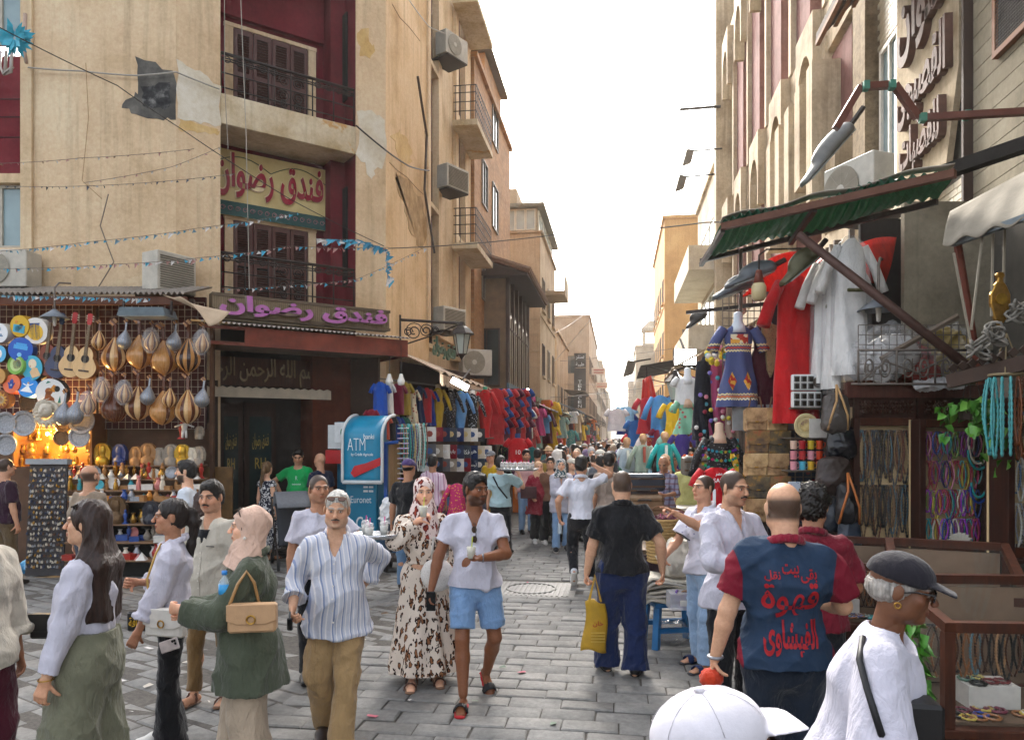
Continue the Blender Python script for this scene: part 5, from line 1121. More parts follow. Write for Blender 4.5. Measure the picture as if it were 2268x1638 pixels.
# brass niche with its lit lamps
A=P(20,945,11.9);ni=thing('brass_niche','lit niche packed with shining brassware at the left','shelves');Mn=frame(P(28,0,11.55),RT);Ln=(P(205,0,11.55)-P(28,0,11.55)).length
zt_,zb_=P(28,915,11.55).z,P(28,1035,11.55).z
MB().box(0,Ln,.38,.42,zb_,zt_,Mn).build('back',mat('#8a5a1e',.5,.3,6,.2),ni);MB().box(0,.03,-.02,.4,zb_,zt_,Mn).box(Ln-.03,Ln,-.02,.4,zb_,zt_,Mn).build('side',mat('#6b431c',.6),ni)
for k in range(4):MB().box(.031,Ln-.031,.0,.379,zb_+(zt_-zb_)*k/4,zb_+(zt_-zb_)*k/4+.012,Mn).build('shelf_board',M_glass if k else M_case,ni)
kc={}
for k in range(4):
 for i in range(9):
  kd=random.choice(('vase','figurine','pharaoh_bust','cat_statue'));kc[(k,kd)]=kc.get((k,kd),0)+1;o=obj(kd,SVM[kd],None,Mn@Vector((.08+(Ln-.16)*i/8,random.uniform(.05,.3),zb_+(zt_-zb_)*k/4+.013)),random.random()*6,f'{OD[kc[(k, kd)] - 1]} shining brass {kd.replace("_", " ")} from the left, lit niche shelf {WD[k]}','ornament','brassware in the lit niche');o.scale=(.8 if kd!='pharaoh_bust' else.5,)*3;setmat(o,M_brass)
for i in range(4):
 lm=obj('bulb',MB().lathe([(0,-.03),(.025,-.01),(.02,.02),(0,.03)],8).mesh('bulb',emis((1,.62,.2),14,'warm_bulb'),True),None,Mn@Vector((.15+(Ln-.3)*i/3,.12,zt_-.1-.22*(i%2))),0,f'warm glowing bulb in the brass niche, {OD[i]} from the left','bulb','bulbs in the brass niche')
pl_=bpy.data.lights.new('niche_lamp','POINT');pl_.energy=42;pl_.color=(1,.62,.22);pl_.shadow_soft_size=.15;po=bpy.data.objects.new('niche_lamp',pl_);COL.objects.link(po);po.location=Mn@Vector((Ln/2,-.05,(zt_+zb_)/2+.15));po.parent=ni
# key-ring board
kb=thing('keyring_board','tall board covered in hundreds of little hanging key rings','display board',PX(97,10.75),YAW);kb.rotation_euler=(R(-4),0,YAW)
kz=P(97,1028,10.75).z;kw=80/FPX*10.75*1.05
MB().box(-kw/2,kw/2,0,.03,.02,kz).build('panel',mat('#3c3a3c',.7),kb);MB().box(-kw/2-.03,kw/2+.03,-.06,.06,kz+.001,kz+.08).build('header',mat('#8d9296',.5,.15,8,.1),kb)
chm=[MB().box(-.014,.014,-.006,.006,-.05,-.015).tube([(0,0,0),(0,0,-.015)],.003,4).mesh('charm',M_bone),MB().lathe([(.001,-.05),(.016,-.035),(.012,-.015),(.003,0)],6).mesh('charm',M_bone),MB().prism([(-.018,-.05),(.018,-.05),(0,-.012)],-.006,.006).mesh('charm',M_bone)]
cms=[M_silver,M_bone,M_bone,M_brass,mat('#a49888',.6),mat('#27344f',.5),mat('#5a4030',.5),M_silver]
for r in range(19):
 for c in range(14):
  o=obj('charm',random.choice(chm),kb,(-kw/2+.03+(kw-.06)*c/13+random.uniform(-.01,.01),-.015,kz-.05-r*(kz-.15)/19+random.uniform(-.012,.012)));setmat(o,random.choice(cms));o.rotation_euler=(0,random.uniform(-.4,.4),0)
def bag_blob(lab,at,r,m,name='plastic_bag',cat='bag',sz=(1,1,.6),seed=1):
 S=SD();g=random.Random(seed)
 for i in range(6):S.ell((g.uniform(-.5,.5)*r*sz[0],g.uniform(-.5,.5)*r*sz[1],r*sz[2]*g.uniform(.3,.8)),(r*sz[0]*.6,r*sz[1]*.6,r*sz[2]*.55),k=.05)
 S.plane((0,0,0),(0,0,-1));V,Q=S.mesh(max(.012,r/18));V=V+vnormals(V,Q)*wrinkle(V,seed,r*.09,9/r*.5)[:,None];return obj(name,fastmesh(name,[(V,Q)],m),None,at,0,lab,cat)
bag_blob('crumpled light blue plastic sack on the ground by the key rings',G(88,1268),.26,mat('#4f97c8',.35,.2,6,.3),sz=(1.2,.8,.7))
for i,(px,c) in enumerate(((112,'#7c4a52'),(128,'#9a8a6a'))):sv('figurine',7,.0,mat(c),f'small {colname(c)} stool-like toy on the ground by the blue sack',1.2).location=G(px,1268)
# ---------------------------------------------------------------- hotel entrance
M_door=wood('#1c100b','#2e1a11','dark_door',4,.4);ent=hotel
MB().box(u0-.3,u1+.3,.62,.70,0,4.05,MBf).build('entrance_wall',mat('#17100c',.7,.2,5,.1),hotel)
MB().box(u0+.0,u1,.02,.61,0,.10,MBf).build('step',mat('#4b4743',.8,.2,6,.3),hotel)
ua,_=wuz(MBf,690,1000,.0);MB().box(ua,u1+.02,-.05,.60,.0,3.95,MBf).build('brown_pillar',plaster('brown_pillar','#54291a','#3f1d12','#6a3826',1.5,.4,.2),hotel)
ub_,_=wuz(MBf,458,1000,.0);ul_,_=wuz(MBf,492,1000,.0)
MB().box(-.02 if False else u0-.45,u0-.05,-.04,.3,0,3.0,MBf).build('door_jamb',M_door,hotel)
zA=wuz(MBf,600,892,.4)[1]
for a,b in ((495,527),(552,600)):
 x0,x1=wuz(MBf,a,1000,.55)[0],wuz(MBf,b,1000,.55)[0];dr=MB().box(x0-.09,x1+.09,.55,.60,.1,zA,MBf).build('door',M_door,hotel);MB().box(x0,x1,.538,.549,.35,zA-.25,MBf).build('pane',mat('#1c2c2c',.1,.4,1.5,0),dr)
 o=wtext(MBf,(x0+x1)/2,.534,1.55,'RH',(x1-x0)*.5,.2,mat('#a08a3c',.4),dr,depth=.002);wtext(MBf,(x0+x1)/2,.534,1.95,'فندق رضوان',(x1-x0)*.75,.3,mat('#a08a3c',.4),dr,True,.002)
MB().box(u0-.5,ua+.3,.10,.16,wuz(MBf,600,856,.1)[1],wuz(MBf,600,795,.1)[1],MBf).build('inscription_board',wood('#2e1a11','#4a2c1c','inscription_wood',4,.5),hotel)
zi=(wuz(MBf,600,856,.1)[1]+wuz(MBf,600,795,.1)[1])/2
wtext(MBf,(u0-.5+ua+.3)/2+.05,.09,zi,'بسم الله الرحمن الرحيم',(ua-u0+.8)*.86,.5,mat('#7c6a4c',.6),hotel,True,.012,.008)
sc2=MB();uu0,uu1=u0-.55,ua+.35;zz1=wuz(MBf,600,858,0)[1];zz0=zz1-.19;pts=[(uu0,zz0),(uu1,zz0)]
for i in range(36):t=1-i/35;pts.append((uu0+(uu1-uu0)*t,zz1-.0-.03*abs(math.sin(t*35*.5*math.pi))))
sc2.prism(pts,-.06,-.02,MBf).build('scalloped_valance',mat('#b3a794',.7,.2,5,.2),hotel)
# red canopy and the big mauve letter sign
cv=-1.15;zq0,zq1=wuz(MBf,470,745,cv)[1],wuz(MBf,470,768,cv)[1];cu0,cu1=wuz(MBf,455,760,cv)[0],wuz(MBf,903,775,cv)[0]
can=thing('entrance_canopy','rust red canopy with corrugated sheet over the hotel door','canopy')
ztop=wuz(MBf,905,760,cv)[1]+.05
MB().box(cu0+.6,cu1,cv,cv+.04,ztop-.30,ztop,MBf).build('fascia',mat('#7a3a2a',.75,.35,5,.3,dirt=.6),can);MB().box(cu0,cu0+.62,cv+.01,cv+.05,ztop-.30,ztop-.25,MBf).box(cu0,cu0+.62,cv+.01,cv+.05,ztop-.05,ztop-.0,MBf).build('open_frame',M_rust,can)
def corr2(u,v):uu=cu0-.1+(cu1+.1-cu0)*u;return MBf@Vector((uu,cv-.1+1.15*v,ztop+.03+.16*v+.018*math.sin(uu*80)))
MB().grid(corr2,240,1).build('roof_sheet',mat('#a59c90',.6,.25,7,.2),can,True);MB().box(cu0,cu1,cv+.05,.0,ztop-.27,ztop-.24,MBf).build('soffit',mat('#6a5646',.8),can)
MB().box(cu1-.04,cu1,cv+.041,-.01,ztop-.30,ztop,MBf).build('end_fascia',M_rust,can)
sgb=thing('letter_sign','long ribbed brown sign box with mauve raised Arabic letters over the canopy','sign');sv_=-.75
su0,su1=wuz(MBf,470,690,sv_)[0],wuz(MBf,862,690,sv_)[0];sz0,sz1=ztop+.2,wuz(MBf,862,688,sv_)[1]
MB().box(su0,su1,sv_,sv_+.22,sz0,sz1,MBf).build('box',mat('#7d6c55',.7,.2,6,.2),sgb);m=MB()
for i in range(95):u=su0+(su1-su0)*(i+.5)/95;m.box(u-.008,u+.008,sv_-.012,sv_-.001,sz0+.05,sz1-.05,MBf)
m.build('ribs',mat('#8a795f',.7,.2,6,.2),sgb)
for z in (sz0,sz1-.05):MB().box(su0-.01,su1+.01,sv_-.025,sv_-.0125 if False else sv_-.002,z,z+.05,MBf).build('trim',mat('#5e5040',.7),sgb)
uc2=(su0+su1)/2;M_let=mat('#b06aa8',.5,.15,6,.1)
wtext(MBf,uc2,sv_-.05,(sz0+sz1)/2,'فندق رضوان',(su1-su0)*.95,(sz1-sz0)*.90,mat('#8f8371',.5,.2,9,.2,.3),sgb,True,.04,.05,'letter_edge');wtext(MBf,uc2,sv_-.10,(sz0+sz1)/2,'فندق رضوان',(su1-su0)*.94,(sz1-sz0)*.88,M_let,sgb,True,.012,.036)
# air conditioners
def ac(lab,loc,rz,w=.82,h=.58,d=.32,col='#b9b3a6',face='fan',grp=None):
 T_=thing('air_conditioner',lab,'air conditioner',loc,rz);M_=mat(col,.55,.12,8,.1,dirt=.35)
 MB().box(-w/2,w/2,-d/2,d/2,0,h).build('case',M_,T_,bev=.012);n=20
 if face=='fan':
  c=(-.1,h/2);q=Matrix.Translation((c[0],-d/2-.001,c[1]))@Matrix.Rotation(R(90),4,'X')
  MB().lathe([(h*.42,0),(h*.44,.02),(h*.40,.022)],26,q).build('fan_ring',mat('#8d8779',.6),T_);MB().lathe([(h*.41,.002),(.001,.003)],26,q).build('fan_well',M_void,T_);m=MB()
  for k in range(5):m.tube([q@Vector((h*.42*(k+1)/5.5*math.cos(a),h*.42*(k+1)/5.5*math.sin(a),.018)) for a in [2*math.pi*i/20 for i in range(20)]],.004,4,closed=True)
  for k in range(10):a=math.pi*k/5;m.tube([q@Vector((.03*math.cos(a),.03*math.sin(a),.02)),q@Vector((h*.42*math.cos(a+.3),h*.42*math.sin(a+.3),.02))],.004,4)
  m.build('fan_grille',mat('#a09a8c',.6),T_);MB().lathe([(h*.1,.02),(h*.09,.03),(.001,.032)],14,q).build('hub',M_,T_)
 else:
  m=MB()
  for k in range(14):m.box(-w/2+.05,w/2-.05,-d/2-.012,-d/2-.001,.05+k*(h-.1)/14,.05+k*(h-.1)/14+.018)
  m.build('louvres',mat('#6d675c',.6),T_)
 MB().box(-w/2+.05,w/2-.05,-d/2-.02,d/2+.25,-.05,-.012).build('bracket',M_iron,T_);return T_
ac('white air conditioner at the left edge above the drum stall',P(18,640,12.0),YAW,.85,.6,.4);ac('slim white air conditioner above the oud stall',P(375,650,12.0),YAW+R(60),.7,.62,.4,face='l')
for px,py,lab in ((973,136,'air conditioner high on the hotel street side'),(976,425,'air conditioner halfway up the hotel street side'),(968,735,'air conditioner low on the hotel street side above the lamp bracket')):
 u,z=wuz(MC,px,py);ac(lab,MC@Vector((u,-.32,z)),R(62),.85,.58,.36,face='l' if py>200 else 'fan')
ac('air conditioner hanging beside the wooden house',P(1052,832,21.5),YAW+.4,.9,.75,.4,col='#c2bdb2')
# cash machine
at_=thing('cash_machine','blue cash machine with curved hood beside the hotel door','cash machine',PX(800,12.9),YAW-R(6));at_.scale=(.88,1,1.18);M_cy=mat('#157fa3',.35,.1,6,.05);M_cyd=mat('#0f5f7d',.4,.1,6,.05);M_lgrey=mat('#c7cbcc',.45,.1,8,.05)
MB().box(-.52,.32,.05,.75,0,1.95).build('cabinet',M_cyd,at_,bev=.015);MB().box(-.30,.30,-.02,.048,.05,1.02).build('front_panel',M_cy,at_);MB().box(-.30,.30,-.06,.046,1.03,1.62).build('terminal',M_lgrey,at_,bev=.01)
MB().box(-.24,.08,-.075,-.061,1.28,1.56).build('screen',mat('#1c2c33',.15,.3,3,0),at_);MB().box(-.2,.2,-.12,-.061,1.06,1.14).build('keypad',mat('#8c9296',.5),at_)
MB().box(-.66,-.40,-.06,.3,1.55,1.9).build('side_box',M_lgrey,at_);MB().box(-.52,.02,-.07,.046,1.64,1.94).build('header',mat('#d9dcdd',.4),at_);MB().box(-.70,-.20,-.09,.04,1.33,1.53).build('red_block',mat('#b3161d',.4),at_)
hood=[];n=10
for i in range(n+1):a=R(90)*i/n;hood.append((-.62*math.sin(a)*1.0,1.62+.42*math.cos(a)))
Hp=Matrix.Rotation(R(90),4,'Z')
def hoodf(u,v):a=R(90)*min(1,v*1.6);y=.10-.78*math.sin(a);z=1.72+.32*math.cos(a)-max(0,v*1.6-1)*1.05;return (-.10+.74*u,y,z)
MB().sheet(hoodf,4,20,-.03).build('hood',M_cy,at_,True)
for x in (-.12,.64):MB().tube([Vector(hoodf((x+.10)/.74,i/20)) for i in range(21)],.03,6).build('hood_edge',M_lgrey,at_,True)
MB().tube([(-.12,-.68,1.09),(.64,-.68,1.09)],.03,6).build('hood_edge',M_lgrey,at_,True)
M_wt=mat('#e6ecee',.5,.05,8,0)
text('ATM',1,M_wt,at_,(.16,-.715,1.62),width=.34,height=.17,bold=-.02,depth=.004);text('banki',1,M_wt,at_,(.40,-.715,1.73),width=.2,height=.07);text('by Crédit Agricole',1,M_wt,at_,(.27,-.715,1.475),width=.42,height=.05)
MB().prism([(.05,1.22),(.12,1.32),(.35,1.36),(.62,1.44),(.62,1.33),(.35,1.24),(.12,1.16)],-.718,-.710).build('red_swoosh',mat('#b3161d',.4),at_)
text('CA',1,mat('#157a52',.5),at_,(-.30,-.074,1.79),width=.2,height=.13,bold=.01);text('CRÉDIT',1,mat('#157a52',.5),at_,(-.09,-.074,1.84),width=.17,height=.055);text('AGRICOLE',1,mat('#157a52',.5),at_,(-.09,-.074,1.75),width=.2,height=.055)
text('Euronet',1,M_wt,at_,(.0,-.025,.80),width=.42,height=.10);text('CA',1,M_wt,at_,(.05,-.025,.45),width=.3,height=.2,bold=.01)
for i in range(4):MB().box(.05+(i%2)*.11,.14+(i%2)*.11,-.026,-.0205,.93+(i//2)*.06-.02,.96+(i//2)*.06-.02).build('square_mark',M_wt,at_)
MB().box(-.1,.62,-.05,.7,0,.42).build('plinth',mat('#1c3f5a',.5,.2,6,.1),obj('blue_cabinet',None,None,PX(850,12.5),YAW,'dark blue metal cabinet beside the cash machine','cabinet'))
# worn board leaning by the hotel door, plant
MB().box(-.27,.27,-.02,.02,0,1.55).build('leaning_board',mat('#6e5230',.8,.45,7,.3),None,loc=PX(478,12.0),rz=YAW,label='worn yellow-brown board standing left of the hotel door',cat='board')
# street lamp on its scrolled bracket
lampb=thing('street_lamp','old glass street lantern on a scrolled iron bracket','street lamp');A=MC@Vector((wuz(MC,885,710)[0],0,wuz(MC,885,708)[1]));lt=P(1022,716,A.y*FW.y+A.x*FW.x+.15);v_=lt-A
MB().tube([A,lt],.03,6).build('arm',M_iron,lampb);MB().bar(A+Vector((0,0,.1)),A+Vector((0,0,-.6)),.05).build('wall_plate',M_iron,lampb);m=MB();xd=v_.normalized()
for c,r in ((.30,.20),(.62,.15),(.16,.1),(.85,.08)):m.tube([A+xd*(c*v_.length*.62+.05+r*(1-k/30)*math.cos(k*.5))+UP*(-.26+.1*c+r*(1-k/30)*math.sin(k*.5)) for k in range(24)],.014,4)
m.tube([A+UP*-.55,A+xd*.5*v_.length-UP*.3,A+xd*.95*v_.length-UP*.03],.016,5);m.build('scrollwork',M_iron,lampb,True)
ln=Matrix.Translation(lt+Vector((0,0,-.52)));MB().lathe([(.10,-.12),(.11,-.1),(.17,.28),(.0,.28)],6,ln).build('lantern_glass',glass('lamp_glass',(.45,.5,.45),.8,.15),lampb);MB().lathe([(.27,.28),(.26,.31),(.16,.42),(.09,.46),(.06,.55),(.0,.56)],6,ln).build('lantern_roof',M_iron,lampb);MB().lathe([(0,-.26),(.02,-.22),(.06,-.16),(.11,-.13),(.11,-.12)],6,ln).build('lantern_base',M_iron,lampb);m=MB()
for k in range(6):a=2*math.pi*k/6;m.tube([ln@Vector((.105*math.cos(a),.105*math.sin(a),-.12)),ln@Vector((.185*math.cos(a),.185*math.sin(a),.29))],.012,4)
m.build('lantern_frame',M_iron,lampb)
wtext(MC,wuz(MC,982,775)[0],-.03,wuz(MC,982,775)[1],'فندق رضوان',uC(1006)-uC(958),.5,mat('#5f7d6a',.5),hotel,True,.025,.01)
# ---------------------------------------------------------------- clothes shops on the left
Z3=lambda zx,zy:(767.4+zx*.3644,767.4+zy*.3644)
def dline(px):return 13.5+(px-840)/240*3.9
shop=thing('clothes_shop','open clothes shop front under the striped awning beside the cash machine','shop')
pa,pb=PX(836,13.75),PX(1085,18.0)
Mc=frame(pa,pb-pa);Lc=(pb-pa).length
MB().box(0,Lc,.55,.65,0,3.6,Mc).build('back_wall',mat('#33261f',.8,.3,4,.2),shop);MB().box(-.02,.05,-.02,.6,0,3.5,Mc).build('side_wall',mat('#3b2a20',.8),shop)
m=MB().tube([Mc@Vector((0,0,3.12)),Mc@Vector((Lc,0,3.12))],.02,6);m.tube([Mc@Vector((0,-.1,2.0)),Mc@Vector((Lc,-.1,2.0))],.015,6);m.build('rail',M_grid,shop)
# striped awning
def stripes(name,c1,c2,axis,fr,rough=.8):
 if name in MATS:return MATS[name]
 n=N(name);sp=n.n('SeparateXYZ');n.l(n.coord('Object'),sp.inputs[0]);s_=n.math('SINE',n.math('MULTIPLY',sp.outputs[axis],fr));n.col(n.mix(.25,n.ramp(s_,[(.45,hexc(c1)),(.55,hexc(c2))]),n.ramp(n.noise(5,4),[(.3,(.3,.3,.3)),(.7,(.7,.7,.7))]),'OVERLAY'));MATS[name]=n.set(Roughness=rough);return MATS[name]
aw=thing('striped_awning','beige and brown striped awning with wavy valance over the clothes shop','awning');za=wuz(MC,900,785)[1];La=uC(1018)
def awf(u,v):return MC@Vector((La*u,-.02-1.05*v,za-.50*v-.03*math.sin(u*60)*v))
MB().sheet(awf,60,5,.012).build('canopy',stripes('awning_stripe','#bda88c','#8a6a55',1,46),aw,True);m=MB()
pts=[(0,za-.54)]+[(La*i/60,za-.72-.05*abs(math.sin(i*.785))) for i in range(61)]+[(La,za-.54)]
m.prism(pts,-1.09,-1.075,MC).build('valance',stripes('awning_stripe','#bda88c','#8a6a55',1,46),aw)
def shopgarment(kind,zx,zy,hz,wz,c,lab,d=None,m=None,neck=None,cat='garment',grp='garments on the left shop front',seed=None):
 px,py=Z3(zx,zy);d=d or dline(px)-.12;k=.3644/FPX*d;h,w=round(hz*k,2),round(wz*k,2)
 o=garment(kind,c,P(px,py,d),YAW+random.uniform(-.3,.3),max(.2,w),max(.4,h),lab,grp,cat,seed=seed,m=m)
 if neck:MB().lathe([(.07,-.06),(.055,-.02),(.05,.07),(.0,.08)],12,None,1,.9).build('mannequin_neck',mat(neck,.4,.05,8,0),o,True)
 return o
def embro(name,base,acc,sc=40,th=.62):
 if name in MATS:return MATS[name]
 n=N(name);v=n.n('TexVoronoi',Scale=sc);n.l(n.coord(),v.inputs['Vector']);f=n.noise(5,2);n.col(n.mix(n.ramp(v.outputs['Distance'],[(.25,(1,1,1)),(.32,(0,0,0))]),hexc(base),hexc(acc)));n.bump(n.noise(14,3),.4,.02);MATS[name]=n.set(Roughness=.8);return MATS[name]
for a in ((('tee',205,215,205,90,'#2352ae','blue shirt, first on the clothes shop rail')),('tee',252,215,190,60,'#d8d6d2','white shirt next to the blue shirt on the rail'),('tee',310,222,190,80,'#6b1430','maroon shirt on the clothes shop rail'),('tee',352,215,200,80,'#8a7420','mustard shirt beside the maroon shirt'),('dress',442,240,220,60,'#1b2544','navy embroidered dress on the clothes shop rail'),('tee',487,250,210,62,'#a6202c','red and white top left of the yellow gown'),('dress',512,260,220,55,'#1f3a8c','royal blue dress left of the yellow gown'),('tee',228,415,150,60,'#b5432a','rust shirt in the lower row of the clothes shop'),('tee',268,420,150,60,'#1d1d22','black shirt in the lower row of the clothes shop'),('tee',308,425,150,60,'#23397a','navy shirt in the lower row of the clothes shop'),('tee',345,425,150,60,'#2e5a4a','green shirt in the lower row of the clothes shop'),('tee',150,380,120,60,'#7c1c2c','dark red blouse beside the cash machine hood')):shopgarment(*a)
shopgarment('dress',398,255,215,70,'#c9bca0','cream dress with round red motifs on the rail',m=embro('cream_embroidery','#c9bca0','#8c3a22',14))
shopgarment('gown',555,250,265,88,'#b3941a','yellow gown with beaded waist on a mannequin',neck='#c8b48c',cat='gown',seed=0);shopgarment('gown',632,265,260,84,'#14141a','black beaded gown between the yellow and pale blue gowns',m=embro('sequin_black','#121217','#8a8a94',30),neck='#d9d5cf',cat='gown',seed=1)
shopgarment('gown',690,268,265,96,'#6296cc','pale blue gown with silver bodice on a mannequin',neck='#b9c24a',cat='gown',seed=2);shopgarment('gown',765,285,270,84,'#101014','black and silver gown left of the red gown',m=embro('sequin_silver','#101014','#b9bcc4',22),neck='#d9d5cf',cat='gown',seed=3);shopgarment('gown',842,262,290,104,'#b51217','bright red long-sleeved gown on a green mannequin',neck='#2f8a6a',cat='gown',seed=0)
# football shirts
jc=['#a31620','#d9d9de','#1c2f66','#2a4a8c','#c4c9d2','#1a1d2c','#b21f2a','#e2dede','#7fb2d8','#4a1430','#dfe3e8','#20603c']
for r in range(4):
 for c in range(6):
  col=jc[(r*5+c*3+r)%12];px,py=Z3(905+c*34,255+r*62);d=18.2+c*.25;garment('tee',col,P(px,py,d),YAW+random.uniform(-.4,.4),.46,.62,f'{colname(col)} football shirt, row {"one two three four".split()[r]} place {"one two three four five six".split()[c]} on the jersey wall','football shirts on the left wall','shirt','football_shirt')
sal=garment('tee','#b3121d',P(*Z3(1042,555),17.0),YAW,.50,.62,'bright red football shirt with number ten below the jersey wall',None,'shirt','football_shirt',1);text('10',.14,M_wt,sal,(0,-.13,-.32))
for px,py,c,lab in ((1160,905,'#d9d6cf','white shirt at the right end of the jersey wall'),(1150,940,'#c9c4ba','pale long shirt below the white shirt')):garment('tee',c,P(px,py,20),YAW,.5,.8,lab,None,'shirt')
# bead necklaces on a rack
br_=thing('bead_rack','rack hung with turquoise and silver bead necklaces and bangles','rack');dk=12.6
A,B=P(*Z3(315,478),dk),P(*Z3(492,470),dk+.4);MB().tube([A,B],.012,6).build('top_bar',M_grid,br_)
MB().box(-.025,.025,-.025,.025,0,P(*Z3(240,580),dk).z,Matrix.Translation(PX(854,dk-.1))).build('blue_post',mat('#1f4f9c',.5,.2,8,.1),br_);MB().tube([P(850,982,dk-.1),P(882,978,dk-.1)],.03,6).build('blue_arm',mat('#1f4f9c',.5,.2,8,.1),br_)
bc=['#3f9c9a','#8fb9b4','#a8a29a','#2f7f86','#c9b27a','#7a4a3a','#b9c9c4','#4ab0a8','#d4cfc4','#6a5a8c']
def strand_me(n=26,r=.011,L=.75):
 m=MB()
 for s in (-1,1):
  pts=[(s*.028*math.sin(min(1,i/n*1.0)*math.pi)+s*.006,0,-L*i/n) for i in range(n+1)];m.tube(pts,[r*(1 if i%2 else.55) for i in range(n+1)],5)
 return m.mesh('bead_strand',M_bone,True)
ST=strand_me();ST2=strand_me(30,.008,.6)
for i in range(26):
 t=i/25;p=A.lerp(B,.18+.8*t);c=random.choice(bc);o=obj('necklace',ST,br_,p+Vector((0,-.03-random.uniform(0,.08),random.uniform(-.03,.03))),random.uniform(-.4,.4));setmat(o,mat(c,.3,.2,30,0));o.scale=(1,1,random.uniform(.75,1.1))
for k in range(2):
 for i in range(14):o=obj('bangle',bpy.data.meshes.get('bangle') or MB().tube([(.045*math.cos(a),.045*math.sin(a),0) for a in [2*math.pi*q/14 for q in range(14)]],.012,5,closed=True).mesh('bangle',M_silver,True),br_,A+Vector((.05+k*.09,-.05,-.05-i*.085)));setmat(o,mat(random.choice(('#b9a6c8','#9cc4c8','#c8b49c','#a8a8b0','#c89ca8')),.3,.2,30,0))
MB().tube([A+Vector((.05,-.05,0)),A+Vector((.05,-.05,-1.3))],.01,5).tube([A+Vector((.14,-.05,0)),A+Vector((.14,-.05,-1.3))],.01,5).build('bangle_rod',M_grid,br_)
# packaged T-shirts
pk=MB().box(-.13,.13,-.02,.02,0,.32).mesh('packaged_shirt',cloth('#999999'));prints=['#d8d4cc','#22242c','#1d2f5c','#7c1c28','#5a5a5e','#c9c0ae','#23304c','#8f8577','#e0ddd6','#39424e']
tb=thing('shirt_table','display table stacked with folded shirts below the clothes shop','table',PX(1010,14.2),0);ez=(PX(1110,15.9)-PX(975,13.4));ez.normalize();tb.rotation_euler=(0,0,math.atan2(ez.y,ez.x))
MB().box(-1.0,1.2,-.25,.35,.72,.78).build('table_top',mat('#6f6a60',.6),tb);[MB().box(x,x+.05,y,y+.05,0,.719).build('leg',M_iron,tb) for x in (-.95,1.1) for y in (-.2,.25)];MB().box(-.98,1.18,-.24,-.22,.05,.71).build('cloth_front',cloth('#2c3a5a'),tb)
for r,(zy,n,z0) in enumerate(((508,8,0),(612,9,0),(690,9,0))):
 for i in range(n):
  px,py=Z3(505+i*43,zy+68);d=dline(px)-.75;c=prints[(i*3+r*4)%10];o=obj('packaged_shirt',pk,None,P(px,py,d),YAW+random.uniform(-.15,.15),f'folded {colname(c)} shirt in clear wrap, row {"one two three".split()[r]} place {"one two three four five six seven eight nine".split()[i]} on the shop front','shirt','folded shirts on the shop front');setmat(o,cloth(c));o.scale=(.95,1,.9)
  tx={(1,2):'EGYPT',(1,5):'فكك',(1,3):'يابنى',(2,6):'ليس',(1,6):'هيه'}.get((r,i))
  if tx:text(tx,.1,M_wt,o,(0,-.024,.16),width=.2,height=.10 if tx!='EGYPT' else.05,ar=tx!='EGYPT')
  else:MB().prism([(x*.07,.17+z*.07) for x,z in disc(0,0,1,7)],-.024,-.0205).build('print',mat(random.choice(('#c9b27a','#d8d4cc','#3c5a8c','#8c3a2c')),.7),o)
for r in range(2):
 for i in range(6):c=random.choice(('#23304c','#1c1c20','#6aa0c4','#8c2a3c','#2f5f8c','#c4b8a0'));o=obj('folded_shirts',MB().box(-.17,.17,-.14,.14,0,.09).box(-.165,.165,-.145,.145,.092,.15).mesh('folded_shirts',cloth(c)),None,tb.matrix_basis@Vector((-.8+i*.36,-.08+.02*r,.785+r*.155)),tb.rotation_euler[2],f'{colname(c)} folded shirt pile, {"lower upper".split()[r]} layer place {"one two three four five six".split()[i]} on the shirt table','clothes pile','folded shirt piles')
pkb=garment('robe','#c02870',P(1012,1070,12.6),YAW,.30,.55,'pink embroidered cloth bag hanging from the shirt table',None,'bag','cloth_bag',m=embro('pink_embroidery','#b8205e','#d8a03c',26))
cl=thing('goods_cart','low black trolley with small wheels beside the dark blue cabinet','trolley',G(880,1262),YAW);MB().box(-.2,.55,-.2,.3,.16,.22).build('deck',M_iron,cl)
for x,y in ((-.15,-.15),(.45,-.15),(-.15,.25),(.45,.25)):MB().lathe([(.07,-.03),(.09,-.025),(.09,.025),(.07,.03)],16,Matrix.Translation((x,y,.09))@Matrix.Rotation(R(90),4,'Y')).build('wheel',mat('#1a1a1b',.7),cl,'auto')
MB().box(-.18,-.12,-.1,.2,.221,1.1).build('handle',mat('#2a3a4c',.6),cl)
bag_blob('white plastic carrier bag hanging left of the leopard print dress',P(870,1160,10.4),.22,glass('white_bag',(.85,.87,.88),.75,.3),sz=(.8,.6,1.5),seed=4)
for px,py,c,lab in ((862,838,'#e6e2da','white bulb lamp, left of the pair under the canopy corner'),(888,838,'#e6e2da','white bulb lamp, right of the pair under the canopy corner')):
 T_=thing('bulb_lamp',lab,'lamp',P(px,py,13.3));MB().lathe([(0,-.13),(.06,-.11),(.07,-.04),(.04,.03),(.03,.08),(0,.09)],12).build('bulb',mat(c,.3,.05,8,0),T_,True);MB().tube([(0,0,.08),(0,0,.6)],.006,4).build('cord',M_iron,T_)
def lit(px,py,d,lab,w=.35,power=0,rz=0,hh=None):
 T_=thing('floodlight',lab,'lamp',P(px,py,d),YAW+rz);MB().box(-w/2,w/2,.0,.09,-(hh or w*.35),hh or w*.35).build('housing',M_iron,T_);MB().box(-w/2+.02,w/2-.02,-.012,-.001,-(hh or w*.35)+.01,(hh or w*.35)-.01).build('lit_panel',emis((1,1,.97),12,'lit_panel'),T_);MB().bar((0,.05,w*.3),(0,.4,w*.3+.25),.03).build('arm',M_iron,T_);return T_
